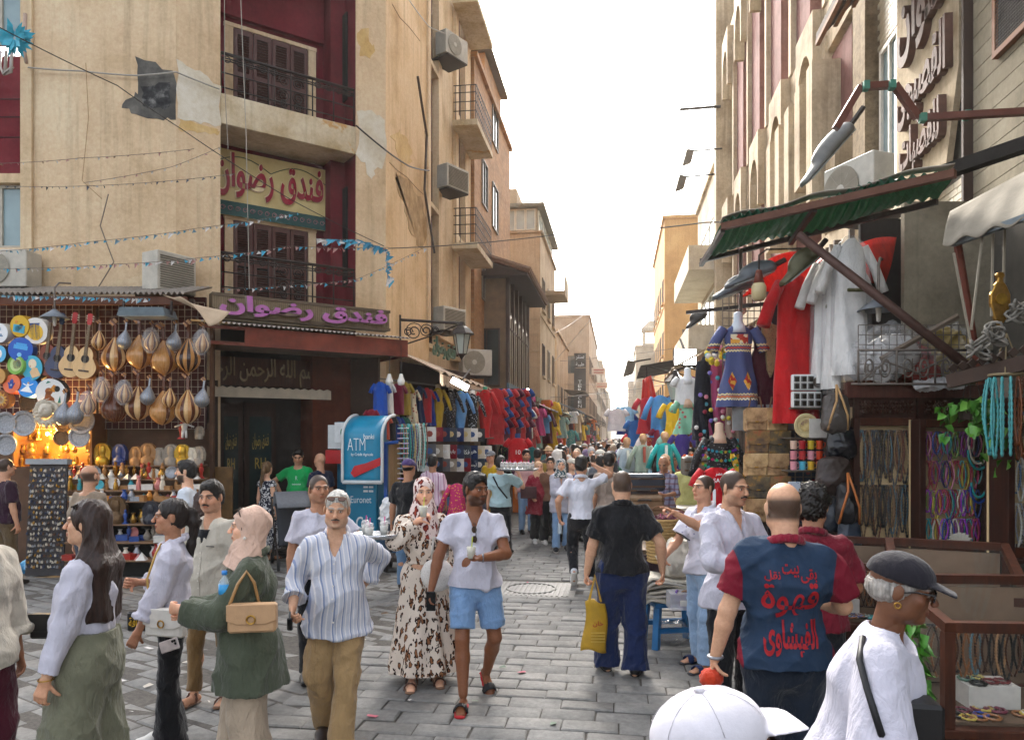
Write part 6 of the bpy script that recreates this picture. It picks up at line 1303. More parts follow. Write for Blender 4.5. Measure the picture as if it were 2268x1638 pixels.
l1=lit(1018,850,14.6,'white lit tube lamp above the pale blue gown',.4,rz=.4,hh=.07);l1.rotation_euler=(0,.5,YAW);l2=lit(1160,865,19.5,'small lit street floodlight over the jersey wall',.3);l2.rotation_euler=(R(-60),0,YAW)
# ---------------------------------------------------------------- the long market behind: awnings, goods, signs
def awning(lab,px0,d0,L,x,z,out,side,c,drop=.5,grp='sheet awnings along the street',stripe=None):
 y0=PX(px0,d0).y;T_=thing('awning',lab,'awning',(x,y0,z));s=-side
 def f(u,v):return (s*out*v,L*u,-drop*v-.03*math.sin(u*20)*v)
 MB().sheet(f,16,5,.02).build('sheet',stripe or mat(c,.8,.25,3,.3),T_,True)
 for u in (.05,.95):MB().tube([(0,L*u,-drop-.5),(s*out*.95,L*u,-drop*.95)],.02,5).build('strut',M_iron,T_)
awning('grey sheet awning beneath the arched wooden house',1130,26,5,-3.6,3.5,1.2,-1,'#8c8172');awning('greenish sheet awning beside the veranda block',1190,33,4,-3.6,3.5,1.4,-1,'#6d7a66');awning('pale blue-grey awning beyond the veranda block',1235,40,6,-3.3,3.9,1.3,-1,'#8796a0');awning('dark awning below the vertical shop sign',1255,50,8,-2.9,3.8,1.2,-1,'#4a4440');awning('brown flat canopy jutting out by the air conditioners',1225,44,6,-3.2,4.8,1.3,-1,'#77695a',.1);awning('hazy awning far down the left side',1300,70,10,-2.4,3.8,1.2,-1,'#857a6c')
awning('tan canvas awning sloping down behind the dresses',1600,13.0,3.2,2.6,4.2,1.6,1,'#a5937a',.9);awning('brown wooden awning over the child mannequins',1480,18,5,2.35,3.7,1.7,1,'#6b5240',1.0);awning('dark flat canopy on posts above the red flag',1450,23,5,2.9,4.6,2.2,1,'#5b564f',.35);awning('green edged awning further along the right stalls',1440,32,6,2.6,3.8,1.4,1,'#5a6b58',.4);awning('red and white striped awning behind the mint dress',1540,15,2.5,2.4,2.75,1.0,1,'#8a5a50',.4,stripe=stripes('awning_red','#b08078','#d0bfae',1,60));awning('hazy awning far down the right side',1405,55,10,2.2,3.7,1.2,1,'#7d7468')
PAL=['#b8202c','#d8b21c','#1f3f9c','#e0dcd6','#16161a','#2a8a8f','#c2407c','#6fa8d4','#7a2a6a','#3c7a3c','#c96a1e','#d8c4a0','#5a1a24','#8fb4a8','#1c2c54','#d44a4a','#4ab0b8']
def wares(side,n,d0,d1,xa,xb,grp,where):
 g=random.Random(5+side);seen={}
 for i in range(n):
  t=i/n;d=d0*(d1/d0)**t;x=xa+(xb-xa)*t+g.uniform(-.15,.35)*side;z=g.choice((1.75,2.3,2.9,3.3))+g.uniform(-.2,.2);kd=g.choice(('tee','tee','dress','dress','robe','trousers','wrap'));c=g.choice(PAL);h={'tee':.65,'dress':.95,'robe':1.15,'trousers':.9,'wrap':.8}[kd]
  z=max(z,h+.75);nm={'tee':'shirt','wrap':'shawl'}.get(kd,kd);band='nearer' if t<.33 else 'middle' if t<.66 else 'far';lab=f'{colname(c)} {nm} hanging among the {band} {where} stalls';q=seen[lab]=seen.get(lab,0)+1;lab+=f', {WD[q - 1]} counted from the front' if q>1 else ''
  PT=g.random();garment(kd,c,(x,d*1.0,z),g.uniform(-.5,.5)+side*.5,.5,h,lab,grp,'garment',seed=g.randrange(3),m=embro(f'ware_{c}_{int(PT * 9)}',c,g.choice(PAL),(9,16,30)[int(PT*9)%3]) if PT<.34 else None)
wares(-1,74,19.5,75,-3.0,-1.9,'garments hung along the left stalls','left');wares(1,80,14.5,72,2.0,1.55,'garments hung along the right stalls','right')
# solid dark blocks behind the hung goods, interior shade put into their colour
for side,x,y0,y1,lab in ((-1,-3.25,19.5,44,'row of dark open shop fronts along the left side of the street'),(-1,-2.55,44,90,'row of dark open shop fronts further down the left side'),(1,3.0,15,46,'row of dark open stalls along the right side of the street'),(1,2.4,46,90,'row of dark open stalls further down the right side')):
 T_=thing('shop_row',lab,'shops',(x,y0,0));MB().box(0 if side>0 else -.4,.4 if side>0 else 0,0,y1-y0,0,3.1).build('shop_shade_block',mat('#2c231d',.8,.4,2,.2),T_)
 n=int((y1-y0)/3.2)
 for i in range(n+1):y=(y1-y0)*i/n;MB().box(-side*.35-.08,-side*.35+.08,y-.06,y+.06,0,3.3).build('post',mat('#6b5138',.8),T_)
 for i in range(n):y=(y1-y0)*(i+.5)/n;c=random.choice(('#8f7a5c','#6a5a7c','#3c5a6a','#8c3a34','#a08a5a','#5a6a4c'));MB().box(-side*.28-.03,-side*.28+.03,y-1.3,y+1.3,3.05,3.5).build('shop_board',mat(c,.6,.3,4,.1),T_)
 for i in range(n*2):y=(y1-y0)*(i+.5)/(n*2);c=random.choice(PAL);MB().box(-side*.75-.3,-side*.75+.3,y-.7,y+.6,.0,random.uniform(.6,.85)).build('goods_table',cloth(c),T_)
# far jersey, flag, signs
fj=garment('tee','#1c2f7c',P(1385,916,22),YAW,.55,.62,'navy football shirt hung over the middle of the street',None,'shirt','football_shirt',1);text('10',.2,M_wt,fj,(0,-.13,-.33));garment('tee','#e2dfe0',P(1365,905,20),YAW,.5,.6,'white shirt with dark number above the navy football shirt',None,'shirt');garment('tee','#86b8dc',P(1385,900,20.5),YAW,.5,.6,'light blue shirt beside the white shirt',None,'shirt')
fg=thing('red_flag','folded red cloth flag hanging under the dark canopy','flag',P(1432,840,17));MB().sheet(lambda u,v:((u-.5)*.55*(.35+.65*v)+.1*v,.08*math.sin(u*9),-1.15*v+.1*u),12,10,.01).build('cloth',cloth('#c03028'),fg,True);MB().tube([(0,0,-.1),(0,0,.3)],.015,5).build('pole',M_iron,fg)
sg=thing('vertical_shop_sign','black vertical shop sign with white lettering on the pink-brown block','sign',PX(1284,52),0);k=52/FPX;M_blk=mat('#2a2622',.6)
for y0,y1,w in ((782,815,26),(815,905,26)):MB().box(-w/2*k,w/2*k,-.1,.1,CH+(HY-y1)*k+.05,CH+(HY-y0)*k,None).build('panel',M_blk,sg)
text('سنتر',1,M_wt,sg,(0,-.12,CH+(HY-792)*k),width=18*k,height=10*k,ar=True);text('طيبة',1,M_wt,sg,(0,-.12,CH+(HY-807)*k),width=18*k,height=10*k,ar=True)
for i,ch in enumerate('TERACEN'):text(ch,1,M_wt,sg,(0,-.12,CH+(HY-845-i*9)*k),width=8*k,height=7*k)
for px,py,d,lab in ((1325,822,60,'small pale sign board sticking out high on the far left'),(1332,853,66,'small pale sign board below the other far sign board')):
 T_=thing('sign_board',lab,'sign',P(px,py,d),YAW);MB().box(-.55,.55,-.05,.05,-.28,.28).build('board',mat('#c9b8a8',.6),T_)
 for z in (.1,-.1):MB().box(-.4,.4,-.056,-.051,z-.04,z+.04).build('line_of_writing',mat('#a0413a',.6),T_)
# ---------------------------------------------------------------- wires, bunting
def wire(lab,pts,r=.008,col='#2b2724',name='cable'):
 P_=[P(*p) for p in pts];out=[]
 for a,b in zip(P_,P_[1:]):
  n=10
  for i in range(n):t=i/n;q=a.lerp(b,t);q.z-=.02*(b-a).length*4*t*(1-t)*.5;out.append(q)
 out.append(P_[-1]);return MB().tube(out,r,5).build(name,mat(col,.6,.1,20,0),None,label=lab,cat='cable')
wire('pale cable across the plaster wall to the balcony',[(62,150,12.2),(180,158,12.22),(300,168,12.22),(390,160,12.22),(486,198,12.6)],.014,'#9a958c');wire('thin dark cable slanting over the plaster wall to the balcony sign',[(0,62,9),(260,190,10),(400,285,11),(640,440,11.5),(850,545,12.5)],.007);wire('black cable running along the plaster at the balcony corner',[(788,278,14.0),(850,330,14.3),(905,368,15.5),(950,378,17)],.016);wire('long cable crossing the street to the arcade building',[(860,550,14),(1230,520,12),(1560,493,9.5),(1880,470,8.6)],.009,'#55504a');wire('hanging grey cord in front of the balcony doors',[(533,0,12),(545,300,12),(552,640,12)],.006,'#a09a90');wire('brown hanging cord at the left of the balcony recess',[(497,0,12.5),(497,180,12.5),(505,330,12.5)],.007,'#8a8076');wire('looping cables on the plaster above the first air conditioner',[(190,140,12.2),(196,260,12.2),(182,400,12.2),(225,440,12.2)],.006,'#a08058');wire('thick loose cable below the wall hook',[(240,430,12.2),(222,500,12.2),(252,580,12.2),(215,640,12.2),(130,650,12.1)],.010,'#7a6c5e')
wire('dark conduit bending down the hotel street side',[(925,170,15.9),(945,300,17),(940,420,17),(962,560,18)],.03,'#4a4038');wire('thin wire from hotel roof to first air conditioner',[(905,0,15),(950,60,16.5),(985,75,17)],.012,'#b0aaa0')
for i,(a,b) in enumerate((((1230,800,50),(1500,770,45)),((1240,850,55),(1440,840,40)),((1150,770,34),(1300,690,60)),((1200,880,40),(1480,850,30)),((1250,870,60),(1420,866,60)),((1260,885,60),(1400,880,60)))):wire(f'thin wire sagging across the far street, {"first second third fourth fifth sixth".split()[i]} from the top',[a,b],.014,'#5a544c')
wire('thin diagonal wire across the white sky',[(1130,905,50),(1440,545,30)],.012,'#b9b4ac')
def bunting(lab,pts,cols,n=40,sz=.045,dens=1.0):
 T_=thing('bunting',lab,'bunting');Pp=[P(*p) for p in pts];line=[]
 for a,b in zip(Pp,Pp[1:]):
  for i in range(12):t=i/12;q=a.lerp(b,t);q.z-=.35*t*(1-t)*(b-a).length*.12;line.append(q)
 line.append(Pp[-1]);MB().tube(line,.004,4).build('string',mat('#6a625a',.8),T_);m=[MB() for _ in cols]
 for i in range(n):
  t=(i+random.random()*.8)/n*(len(line)-1.01);k=int(t);p=line[k].lerp(line[k+1],t-k);s=sz*random.uniform(.4,1.2);a=random.uniform(-1,1)
  d1=RT*s*math.cos(a)-UP*s*abs(math.sin(a))*.8;d2=RT*s*.5*math.sin(a)-UP*s*random.uniform(.5,1.4)+FW*random.uniform(-.03,.03);random.choice(m).add([p,p+d1,p+d2,p+d1*.4+FW*.02],[(0,1,3),(0,3,2),(3,1,2)])
 for mm,c in zip(m,cols):
  if mm.v:mm.build('paper_flags',mat(c,.6,.2,30,0),T_,kind='stuff')
BL,WH,PK='#4aa3c0','#c9c4c0','#b58a84'
bunting('string of faded paper flags, topmost on the plaster wall',[(0,362,11.5),(180,350,11.6),(430,330,11.8)],[PK,WH,'#8a6a50'],22);bunting('string of grey and blue flags below the topmost string',[(0,412,11.5),(240,410,11.6),(520,385,11.9)],['#5a6070',WH,'#39424e'],34);bunting('string of blue flags leading to the lower balcony door',[(0,556,11.3),(200,535,11.4),(440,505,11.6),(660,470,11.9)],[BL,WH,'#6f8f9c'],60,.07);bunting('string of blue and pink flags rising to the balcony corner',[(0,595,11.2),(250,585,11.4),(450,570,11.6),(640,545,11.9),(860,548,12.6)],[BL,WH,PK],80,.07);bunting('bunch of blue flags dangling at the hotel corner',[(700,528,12),(790,530,12.3),(855,552,12.6),(858,618,12.6)],[BL,'#3f8fb0',WH],60,.12);bunting('sparse flags across the lower balcony railing',[(490,640,11.6),(640,632,11.8),(790,618,12.2),(940,548,13)],[WH,PK,BL],50,.055);bunting('flags along the corrugated stall roof edge',[(0,652,10.9),(160,655,10.9),(330,660,10.9)],[BL,WH,'#7fa8b8'],50,.07);bunting('short string of flags on the plaster near the bare patch',[(185,405,11.5),(380,370,11.7),(490,325,12)],[WH,PK],16)
bb=thing('blue_tinsel','bundle of torn blue plastic streamers tied at the upper left','streamers',P(32,85,10.5),YAW);m=MB()
for i in range(70):
 a,e=random.uniform(0,6.28),random.uniform(.12,.30);d=Vector((math.cos(a)*1.2,random.uniform(-.4,.4),math.sin(a)*.65)).normalized();s=d.cross(Vector((0,1,.3))).normalized()*random.uniform(.02,.05);m.add([d*.02,d*e*.6+s,d*e,d*e*.6-s],[(0,1,2,3)])
m.build('streamer',mat('#2f9cb4',.4,.3,12,0),bb,kind='stuff')
mb=thing('pipe_bundle','bent pale pipes and cables fixed to the wall at the upper left','pipes',P(15,100,11.9),YAW);[MB().tube([(-.1+.09*i,0,-.1),(-.1+.09*i,-.02,-.35-.05*i),(-.02,-.05,-.5),(.1,0,-.35)],.025,6).build('pipe',mat(c,.5,.2,9,.1),mb,True) for i,c in enumerate(('#b8b2a8','#8f8478','#a09890'))];MB().tube([(.3,0,.5),(.28,0,-.1),(.33,-.02,-.3)],.03,6).build('pipe',mat('#a08878',.6),mb,True)
# small litter
for i in range(46):
 px,py=random.uniform(60,1500),random.uniform(1290,1630);p=G(px,py);c=random.choice(('#c9c4bc','#b8b0a4','#d4d0cc','#8a5a3a','#c46a7a','#6a7a6a','#5a4632'));s=random.uniform(.012,.05)
 MB().add([Vector((-s,-s*.5,.0)),Vector((s,-s*.6,.004)),Vector((s*.8,s*.6,.012)),Vector((-s*.7,s*.5,.003))],[(0,1,2,3)]).build('paper_scrap',mat(c,.8),None,loc=(p.x,p.y,.009),rz=random.random()*6,label=f'small {colname(c)} scrap of litter lying on the paving',cat='litter',group='litter on the paving')
# ---------------------------------------------------------------- corner stall on the right
def thin(n,c,f):
 t=n.n('BsdfTranslucent');t.inputs[0].default_value=(*hexc(c),1);m=n.n('MixShader');m.inputs[0].default_value=f;n.l(n.b.outputs[0],m.inputs[1]);n.l(t.outputs[0],m.inputs[2]);n.l(m.outputs[0],n.t.nodes['Material Output'].inputs[0])
rs=thing('corner_stall','clothes and bag stall with green sheet canopy on the right','stall')
zc=4.3;A1,B1,C1,D1_=P(1600,517,8.1),P(2115,400,6.45),P(2075,432,6.95),P(1552,572,9.3)
for q in (A1,B1,C1,D1_):q.z=zc+(.1 if q in (A1,B1) else 0)
M_green=N('green_sheet');_f=M_green.noise(9,5,.7,M_green.coord('Object',(1,5,1)));M_green.col(M_green.ramp(_f,[(.35,hexc('#0b3c2a')),(.65,hexc('#236f50'))]));M_green.bump(_f,.6,.02);M_green.set(Roughness=.6);thin(M_green,'#1d6e48',.5);M_green=M_green.m;
def cf(u,v):p=A1.lerp(B1,u).lerp(D1_.lerp(C1,u),v);p=p.copy();p.z+=.02*math.sin(u*150)-.05*math.sin(v*3.1)+.03*math.sin(u*11+v*5);return p
MB().sheet(cf,150,6,.006).build('canopy',M_green,rs,True);MB().bar(A1-Vector((0,0,.06)),B1-Vector((0,0,.06)),.07).build('canopy_beam',mat('#5a3a2c',.8,.3,8,.3),rs);MB().bar(D1_-Vector((0,0,.05)),C1-Vector((0,0,.05)),.05).build('canopy_beam',M_iron,rs);MB().bar(A1-Vector((0,0,.1)),D1_-Vector((0,0,.1)),.05).build('canopy_beam',M_iron,rs)
MB().bar(A1.lerp(B1,.45)-Vector((0,0,.1)),D1_.lerp(C1,.45)-Vector((0,0,.1)),.05).build('canopy_beam',M_iron,rs)
def cover(u,v):p=A1.lerp(B1,u).lerp(D1_.lerp(C1,u),v);p=p.copy();p.z+=.05+.02*math.sin(u*17);return p
MB().sheet(lambda u,v:cover(u,v*.16),40,2,.01).build('grey_cover',mat('#8a8478',.85,.3,3,.4),rs,True)
def red(u,v):p=P(1700,575,8.6).lerp(P(1985,530,7.6),u).lerp(P(1640,665,8.9).lerp(P(1960,640,7.8),u),v);p.z+=.05*math.sin(u*9)-.04*math.sin(v*4);return p
Mr=N('red_sheet');_f=Mr.noise(10,4,.7,Mr.coord('Object',(1,4,1)));Mr.col(Mr.ramp(_f,[(.35,hexc('#7c1408')),(.65,hexc('#c8321a'))]));Mr.set(Roughness=.6);thin(Mr,'#d8381c',.5);Mr=Mr.m
MB().sheet(red,20,8,.006).build('red_tarpaulin',Mr,rs,True)
MB().tube([P(1768,520,7.5),P(2170,832,6.7)],.045,8).build('strut',mat('#4a332c',.6,.3,9,.2,.3),rs,True)
wl=frame(PX(1660,8.9),RT)
def gridpanel(root,px0,px1,py0,py1,d,nx,ny,r=.005,name='wire_grid'):
 m=MB();a,b=P(px0,py0,d),P(px1,py1,d)
 for i in range(nx+1):q=a+RT*((b-a).dot(RT)*i/nx);m.box(-r,r,-r,r,b.z,a.z,Matrix.Translation((q.x,q.y,0)))
 for j in range(ny+1):z=b.z+(a.z-b.z)*j/ny;m.bar(Vector((a.x,a.y,z))-FW*.01,Vector((b.x,b.y,z))-FW*.01,r*2)
 return m.build(name,M_grid,root)
gridpanel(rs,1600,1725,640,900,9.0,9,16);gridpanel(rs,1725,1885,640,1180,8.5,9,26)
MB().box(-.02,.02,-.02,.02,0,zc-.05,Matrix.Translation(PX(1640,8.7))).build('post',mat('#5a5048',.7),rs);MB().box(-.025,.025,-.025,.025,0,zc-.05,Matrix.Translation(PX(1885,7.9))).build('post',mat('#5a5048',.7),rs)
MB().bar(P(1520,692,9.4),P(1722,670,8.7),.04).build('rail',M_iron,rs)
MB().box(0,1.15,0,.05,0,4.0,frame(PX(1700,8.95),RT)).build('back_panel',mat('#2c2a30',.85,.3,5,.2),rs);MB().box(0,.9,0,.04,1.0,2.3,frame(PX(1725,8.6),RT)).build('cloth_backing',embro('blue_red_cloth','#26384e','#7c2a34',9),rs)
MB().box(0,2.3,0,.05,2.3,4.4,frame(PX(1905,8.0),RT)).build('recess_shade_panel',mat('#191512',.9,.2,4,.1),rs)  # flat panel; the shade of the recess is put into its dark colour
MB().box(0,1.6,-.02,.05,2.95,4.5,frame(PX(2000,7.75),RT)).build('corrugated_panel',plaster('grey_panel','#8a8270','#6f6756','#9b937f',1.5,.6,.2),rs)
# dresses
def frill(name,base):
 if name in MATS:return MATS[name]
 n=N(name);sp=n.n('SeparateXYZ');n.l(n.coord(),sp.inputs[0]);z=n.math('MULTIPLY',sp.outputs[2],-1);x=n.math('ABSOLUTE',sp.outputs[0])
 def band(a,b):return n.math('MULTIPLY',n.math('GREATER_THAN',z,a),n.math('LESS_THAN',z,b))
 zig=n.math('SINE',n.math('ADD',n.math('MULTIPLY',sp.outputs[0],190),0));zz=n.math('ADD',z,n.math('MULTIPLY',zig,.006))
 c=hexc(base)
 for a,b,col in ((.80,.815,'#d8c890'),(.825,.845,'#c9702c'),(.852,.872,'#d8d0b0'),(.30,.318,'#d8cc98'),(.265,.285,'#b8472c'),(.23,.25,'#d8cc98')):
  f=n.math('MULTIPLY',n.math('GREATER_THAN',zz,a),n.math('LESS_THAN',zz,b));c=n.mix(f,c,hexc(col))
 v=n.n('TexVoronoi',Scale=26);n.l(n.coord(),v.inputs['Vector']);f=n.math('MULTIPLY',n.math('MULTIPLY',band(.12,.225),n.math('LESS_THAN',x,.10)),n.math('GREATER_THAN',x,.0));c=n.mix(f,c,n.ramp(v.outputs['Color'],[(.3,hexc('#b03020')),(.5,hexc('#d8a03c')),(.7,hexc('#d8d0b0'))],'CONSTANT'))
 for s in (-1,1):
  dx=n.math('DIVIDE',n.math('SUBTRACT',sp.outputs[0],s*.085),.055);dz=n.math('DIVIDE',n.math('SUBTRACT',z,.66),.11);f=n.math('LESS_THAN',n.math('ADD',n.math('ABSOLUTE',dx),n.math('ABSOLUTE',dz)),1);c=n.mix(f,c,n.ramp(v.outputs['Color'],[(.3,hexc('#b03020')),(.5,hexc('#d8a03c')),(.75,hexc('#d8d0b0'))],'CONSTANT'))
 n.col(c);n.bump(n.noise(14,3),.4,.02);MATS[name]=n.set(Roughness=.85);return MATS[name]
def torso_form(lab,px,py,d,c,kind,w,h,neckc,m=None,name='dress_form',nk=.13):
 T_=thing(name,lab,'mannequin',P(px,py,d),YAW);MB().lathe([(.10,-.1),(.085,-.03),(.052,.03),(.050,nk),(.02,nk+.015),(0,nk+.016)],16,None,1,.85).build('neck',mat(neckc,.35,.06,8,0),T_,True);o=garment(kind,c,(0,0,0),0,w,h,seed=1,m=m,name='dress',cat=None);o.parent=T_;return T_
torso_form('blue dress with orange embroidery on a white dress form',1634,718,8.5,'#45507e','dress',.46,.95,'#c9d2da',frill('embroidered_blue','#434d78'));t2=torso_form('maroon dress with gold front embroidery on a grey dress form',1696,716,8.6,'#3f0d1e','gown',.44,.98,'#7d7d80')
lace=MB().prism([(-.10,-.06),(-.02,-.03),(.02,-.03),(.10,-.06),(.09,-.14),(.05,-.2),(.05,-.4),(.035,-.55),(.0,-.64),(-.035,-.55),(-.05,-.4),(-.05,-.2),(-.09,-.14)],-.165,-.12).build('gold_embroidery',embro('gold_lace','#8a7450','#5a3a30',60),t2)
garment('robe','#b5141a',P(1762,610,8.1),YAW+.2,.52,1.62,'long bright red robe hanging in the middle of the right stall',None,'robe','robe',2);
for i,(px,py,h,lab) in enumerate(((1836,570,1.35,'white robe in clear plastic, left of the three wrapped robes'),(1862,555,1.45,'white robe in clear plastic, middle of the three wrapped robes'),(1884,530,1.40,'white robe in clear plastic, right of the three wrapped robes'))):
 o=garment('robe','#d4d2ce',P(px,py,7.9-.15*i),YAW,.36,h,lab,'wrapped white robes','robe','robe',i%3);MB().lathe([(.06,.03),(.18,-.1),(.2,-.6),(.21,-1.2),(.19,-h-.05)],14,None,1,.75).build('plastic_wrap',M_film,o,True);MB().tube([(-.1,-.15,-.55),(.1,-.15,-.55)],.02,5).build('sash',mat('#5a5a3a',.7),o)
# shawls
g=random.Random(3)
for i,(px,py,c,h) in enumerate(((1556,800,'#191b24',1.0),(1566,790,'#1d2430',1.15),(1578,795,'#23232c',1.1),(1588,800,'#a8486e',1.0),(1597,800,'#8a6ab0',1.05),(1606,850,'#6a4a3a',.9),(1612,840,'#b09a8a',.85))):
 o=garment('wrap',c,P(px,py,9.4+.1*(i%3)),YAW,.26,h,f'{["dark long", "charcoal", "black", "rose pink", "lilac", "brown", "sand"][i]} shawl with pompoms hanging left of the blue dress','pompom shawls','shawl','shawl',i%3)
 for k in range(9):q=obj('pompom',bpy.data.meshes.get('pompom') or MB().lathe([(0,-.03),(.022,-.02),(.03,0),(.022,.02),(0,.03)],8).mesh('pompom',cloth('#999999'),True),o,(g.uniform(-.12,.12),g.uniform(-.16,-.1),-h*g.uniform(.1,1.0)));setmat(q,cloth(g.choice(('#d8c84a','#c47a8c','#e0dcd6','#8a2a3a','#7a6ab8','#4a9ab0'))))
for i in range(12):q=None
fb=thing('flower_ball','ball of yellow and white yarn flowers above the shawls','ornament',P(1586,785,9.1));
for i in range(26):d=Vector((g.gauss(0,1),g.gauss(0,1),g.gauss(0,1))).normalized()*.11;q=obj('yarn_flower',bpy.data.meshes['pompom'],fb,d);q.scale=(1.3,)*3;setmat(q,cloth(g.choice(('#d8c43a','#e0dcd4','#c8788c','#4aa0b0','#d8c43a'))))
t3=torso_form('white blouse form above a mint flowered dress',1522,835,11.2,'#dcdcda','tee',.40,.42,'#dfe3e6');o=torso_form('mint green dress with pink flowers below the white blouse',1522,888,11.15,'#8fc4a4','dress',.40,.5,'#c9a88c',embro('floral_mint','#86bfa0','#b04a4a',13),nk=.03)
# hip scarf form with sequins
hs_=torso_form('black belly dance costume with coloured sequins on a form',1592,962,8.7,'#101014','gown',.40,.95,'#d0b49a',embro('sequin_multi','#0f0f13','#6a6a72',36))
for r in range(3):
 for i in range(12):a=math.pi*(.08+.84*i/11);q=obj('sequin',bpy.data.meshes.get('sequin') or MB().lathe([(.018,-.003),(.018,.003)],8,Matrix.Rotation(R(90),4,'X')).mesh('sequin',M_silver),hs_,(-.21*math.cos(a),-.17*math.sin(a)-.01,-.12-r*.1-.08*math.sin(a)));setmat(q,mat(g.choice(('#c02a6a','#3aa0c0','#7a3ac0','#3ac07a','#c0a03a')),.2,.2,20,0,.6))
sj=garment('tee','#b5131e',P(1585,1035,7.9),YAW,.40,.62,'red football shirt with white number eleven left of the printed bags',None,'shirt','football_shirt',1);text('M.SALAH',1,M_wt,sj,(0,-.125,-.13),width=.24,height=.045);text('11',1,M_wt,sj,(0,-.135,-.33),width=.14,height=.22,bold=.02);text('مصر',1,M_wt,sj,(0,-.115,-.07),width=.07,height=.03,ar=True)
# printed beige bags
def printed(name,a,b,c_):
 if name in MATS:return MATS[name]
 n=N(name);f=n.noise(6,5,.65);n.col(n.ramp(f,[(.35,hexc(a)),(.55,hexc(b)),(.68,hexc(c_))]));n.bump(n.noise(60,3),.3,.004);MATS[name]=n.set(Roughness=.6);return MATS[name]
PRT=[printed('bag_print_a','#6a4a2c','#b89468','#caa87c'),printed('bag_print_b','#2c2430','#8a6a3c','#b04a34'),printed('bag_print_c','#7a5a34','#c4a472','#d4bc90'),printed('bag_print_d','#1d2228','#6a5a3c','#c08a2c')]
def satchel(lab,px,py,d,w,h,m,rz=0):
 T_=thing('satchel',lab,'bag',P(px,py,d),YAW+rz);MB().box(-w/2,w/2,-.05,.05,-h,0).build('body',m,T_,bev=.02);MB().prism([(-w/2-.004,.01),(w/2+.004,.01),(w/2+.004,-h*.5),(w/4,-h*.62),(-w/4,-h*.62),(-w/2-.004,-h*.5)],-.062,-.052).build('flap',m,T_,bev=.006);MB().tube([(-w*.3,0,0),(-w*.2,0,.13),(w*.2,0,.13),(w*.3,0,0)],.010,5).build('strap',mat('#6a4a30',.6),T_);MB().box(-.02,.02,-.07,-.063,-h*.6,-h*.54).build('clasp',M_brass,T_)
for r in range(5):
 for c in range(2):satchel(f'printed {["brown", "dark", "sand", "gold and black"][(r + c * 2) % 4]} satchel, row {"one two three four five".split()[r]} {"left right".split()[c]} on the bag rack',1672+c*46+(r%2)*4,905+r*50,8.25,.25,.25,PRT[(r+c*2)%4],random.uniform(-.15,.15))
MB().box(-.35,.35,0,.03,-.25,.05).build('grey_board',mat('#8a8f90',.5),None,loc=P(1690,905,8.5),rz=YAW,label='grey backing board behind the printed satchels',cat='board')
# glass sets, plates, mugs
shf=thing('goods_shelves','narrow metal shelves holding mugs and plates in the right stall','shelves')
for py in (902,968,1042,1102):a=P(1752,py,7.9);MB().box(0,.46,0,.3,-.015,0,Matrix.Translation((0,0,a.z))@frame(a,RT)).build('shelf_board',M_grid,shf)
for k in range(2):
 p=P(1787,864+k*38,7.85);T_=thing('glass_set',f'{["upper", "lower"][k]} white foam tray of tea glasses','glass set',p,YAW);
 MB().box(-.155,.155,0,.06,0,.17).build('foam_tray',mat('#d8d8d6',.7,.05,20,.1),T_,bev=.01)
 for i in range(3+(0 if k==0 else 1)):
  for j in range(2):x=-.11+i*.075;z=.045+j*.075;MB().box(x-.03,x+.03,-.003,-.001,z-.028,z+.032).build('recess',mat('#6a6a68',.7),T_);MB().lathe([(.018,0),(.022,.045),(.018,.045)],10,Matrix.Translation((x,-.012,z-.025))).build('glass',mat('#2c2620',.2,.2,20,0,.3),T_)
 if k==0:MB().lathe([(0,0),(.05,.004),(.062,.014),(.06,.016),(.0,.008)],16,Matrix.Translation((.115,-.008,.085))@Matrix.Rotation(R(90),4,'X')).build('saucer',mat('#4a4238',.4),T_)
o=obj('decorated_plate',plme,None,P(1784,942,7.8),YAW,'round plate with painted queen head on the metal shelf','plate');o.scale=(.62,)*3;setmat(o,mat('#c9b88a',.4,.15,20,.1));MB().prism(disc(0,0,.10,20),-.03,-.02).build('painted_centre',printed('queen_print','#5a2a4a','#c9b070','#d8c898'),o)
MB().box(-.12,.12,0,.02,-.09,.11).build('chess_board',mat('#c4c0b8',.5,.1,30,.1),None,loc=P(1818,950,7.75),rz=YAW,label='small white patterned board beside the painted plate',cat='board')
mug=MB().lathe([(.032,0),(.036,.09),(.033,.09),(.030,.01),(0,.01)],14).tube([(.036,0,.02),(.06,0,.03),(.06,0,.065),(.036,0,.075)],.006,5).mesh('mug',M_bone,'auto')
for r in range(3):
 for c in range(4):col=[['#c98a94','#4aa0b8','#c9a02c','#c04a20'],['#c47a84','#a82a2c','#c98a94','#b83a1c'],['#c8a894','#a01c24','#b8a02c','#b8401c']][r][c];o=obj('mug',mug,None,P(1757+c*19,1040-r*23,7.75),YAW,f'{colname(col)} mug, {"bottom middle top".split()[r]} row place {"one two three four".split()[c]} on the metal shelf','mug','mugs stacked on the metal shelf');setmat(o,mat(col,.3,.15,30,0))
for i,(c,lab) in enumerate((('#b8c0cc','blue and white checked purse below the mugs'),('#9a9078','grey checked purse below the mugs'),('#5a2c1c','small brown purse below the mugs'))):o=MB().box(-.065,.065,0,.04,0,.16).build('purse',embro(f'purse_{i}',c,['#3a5a8c','#5c5648','#7a4a34'][i],40),None,loc=P(1760+i*30,1100,7.8),rz=YAW,label=lab,cat='purse',bev=.01)
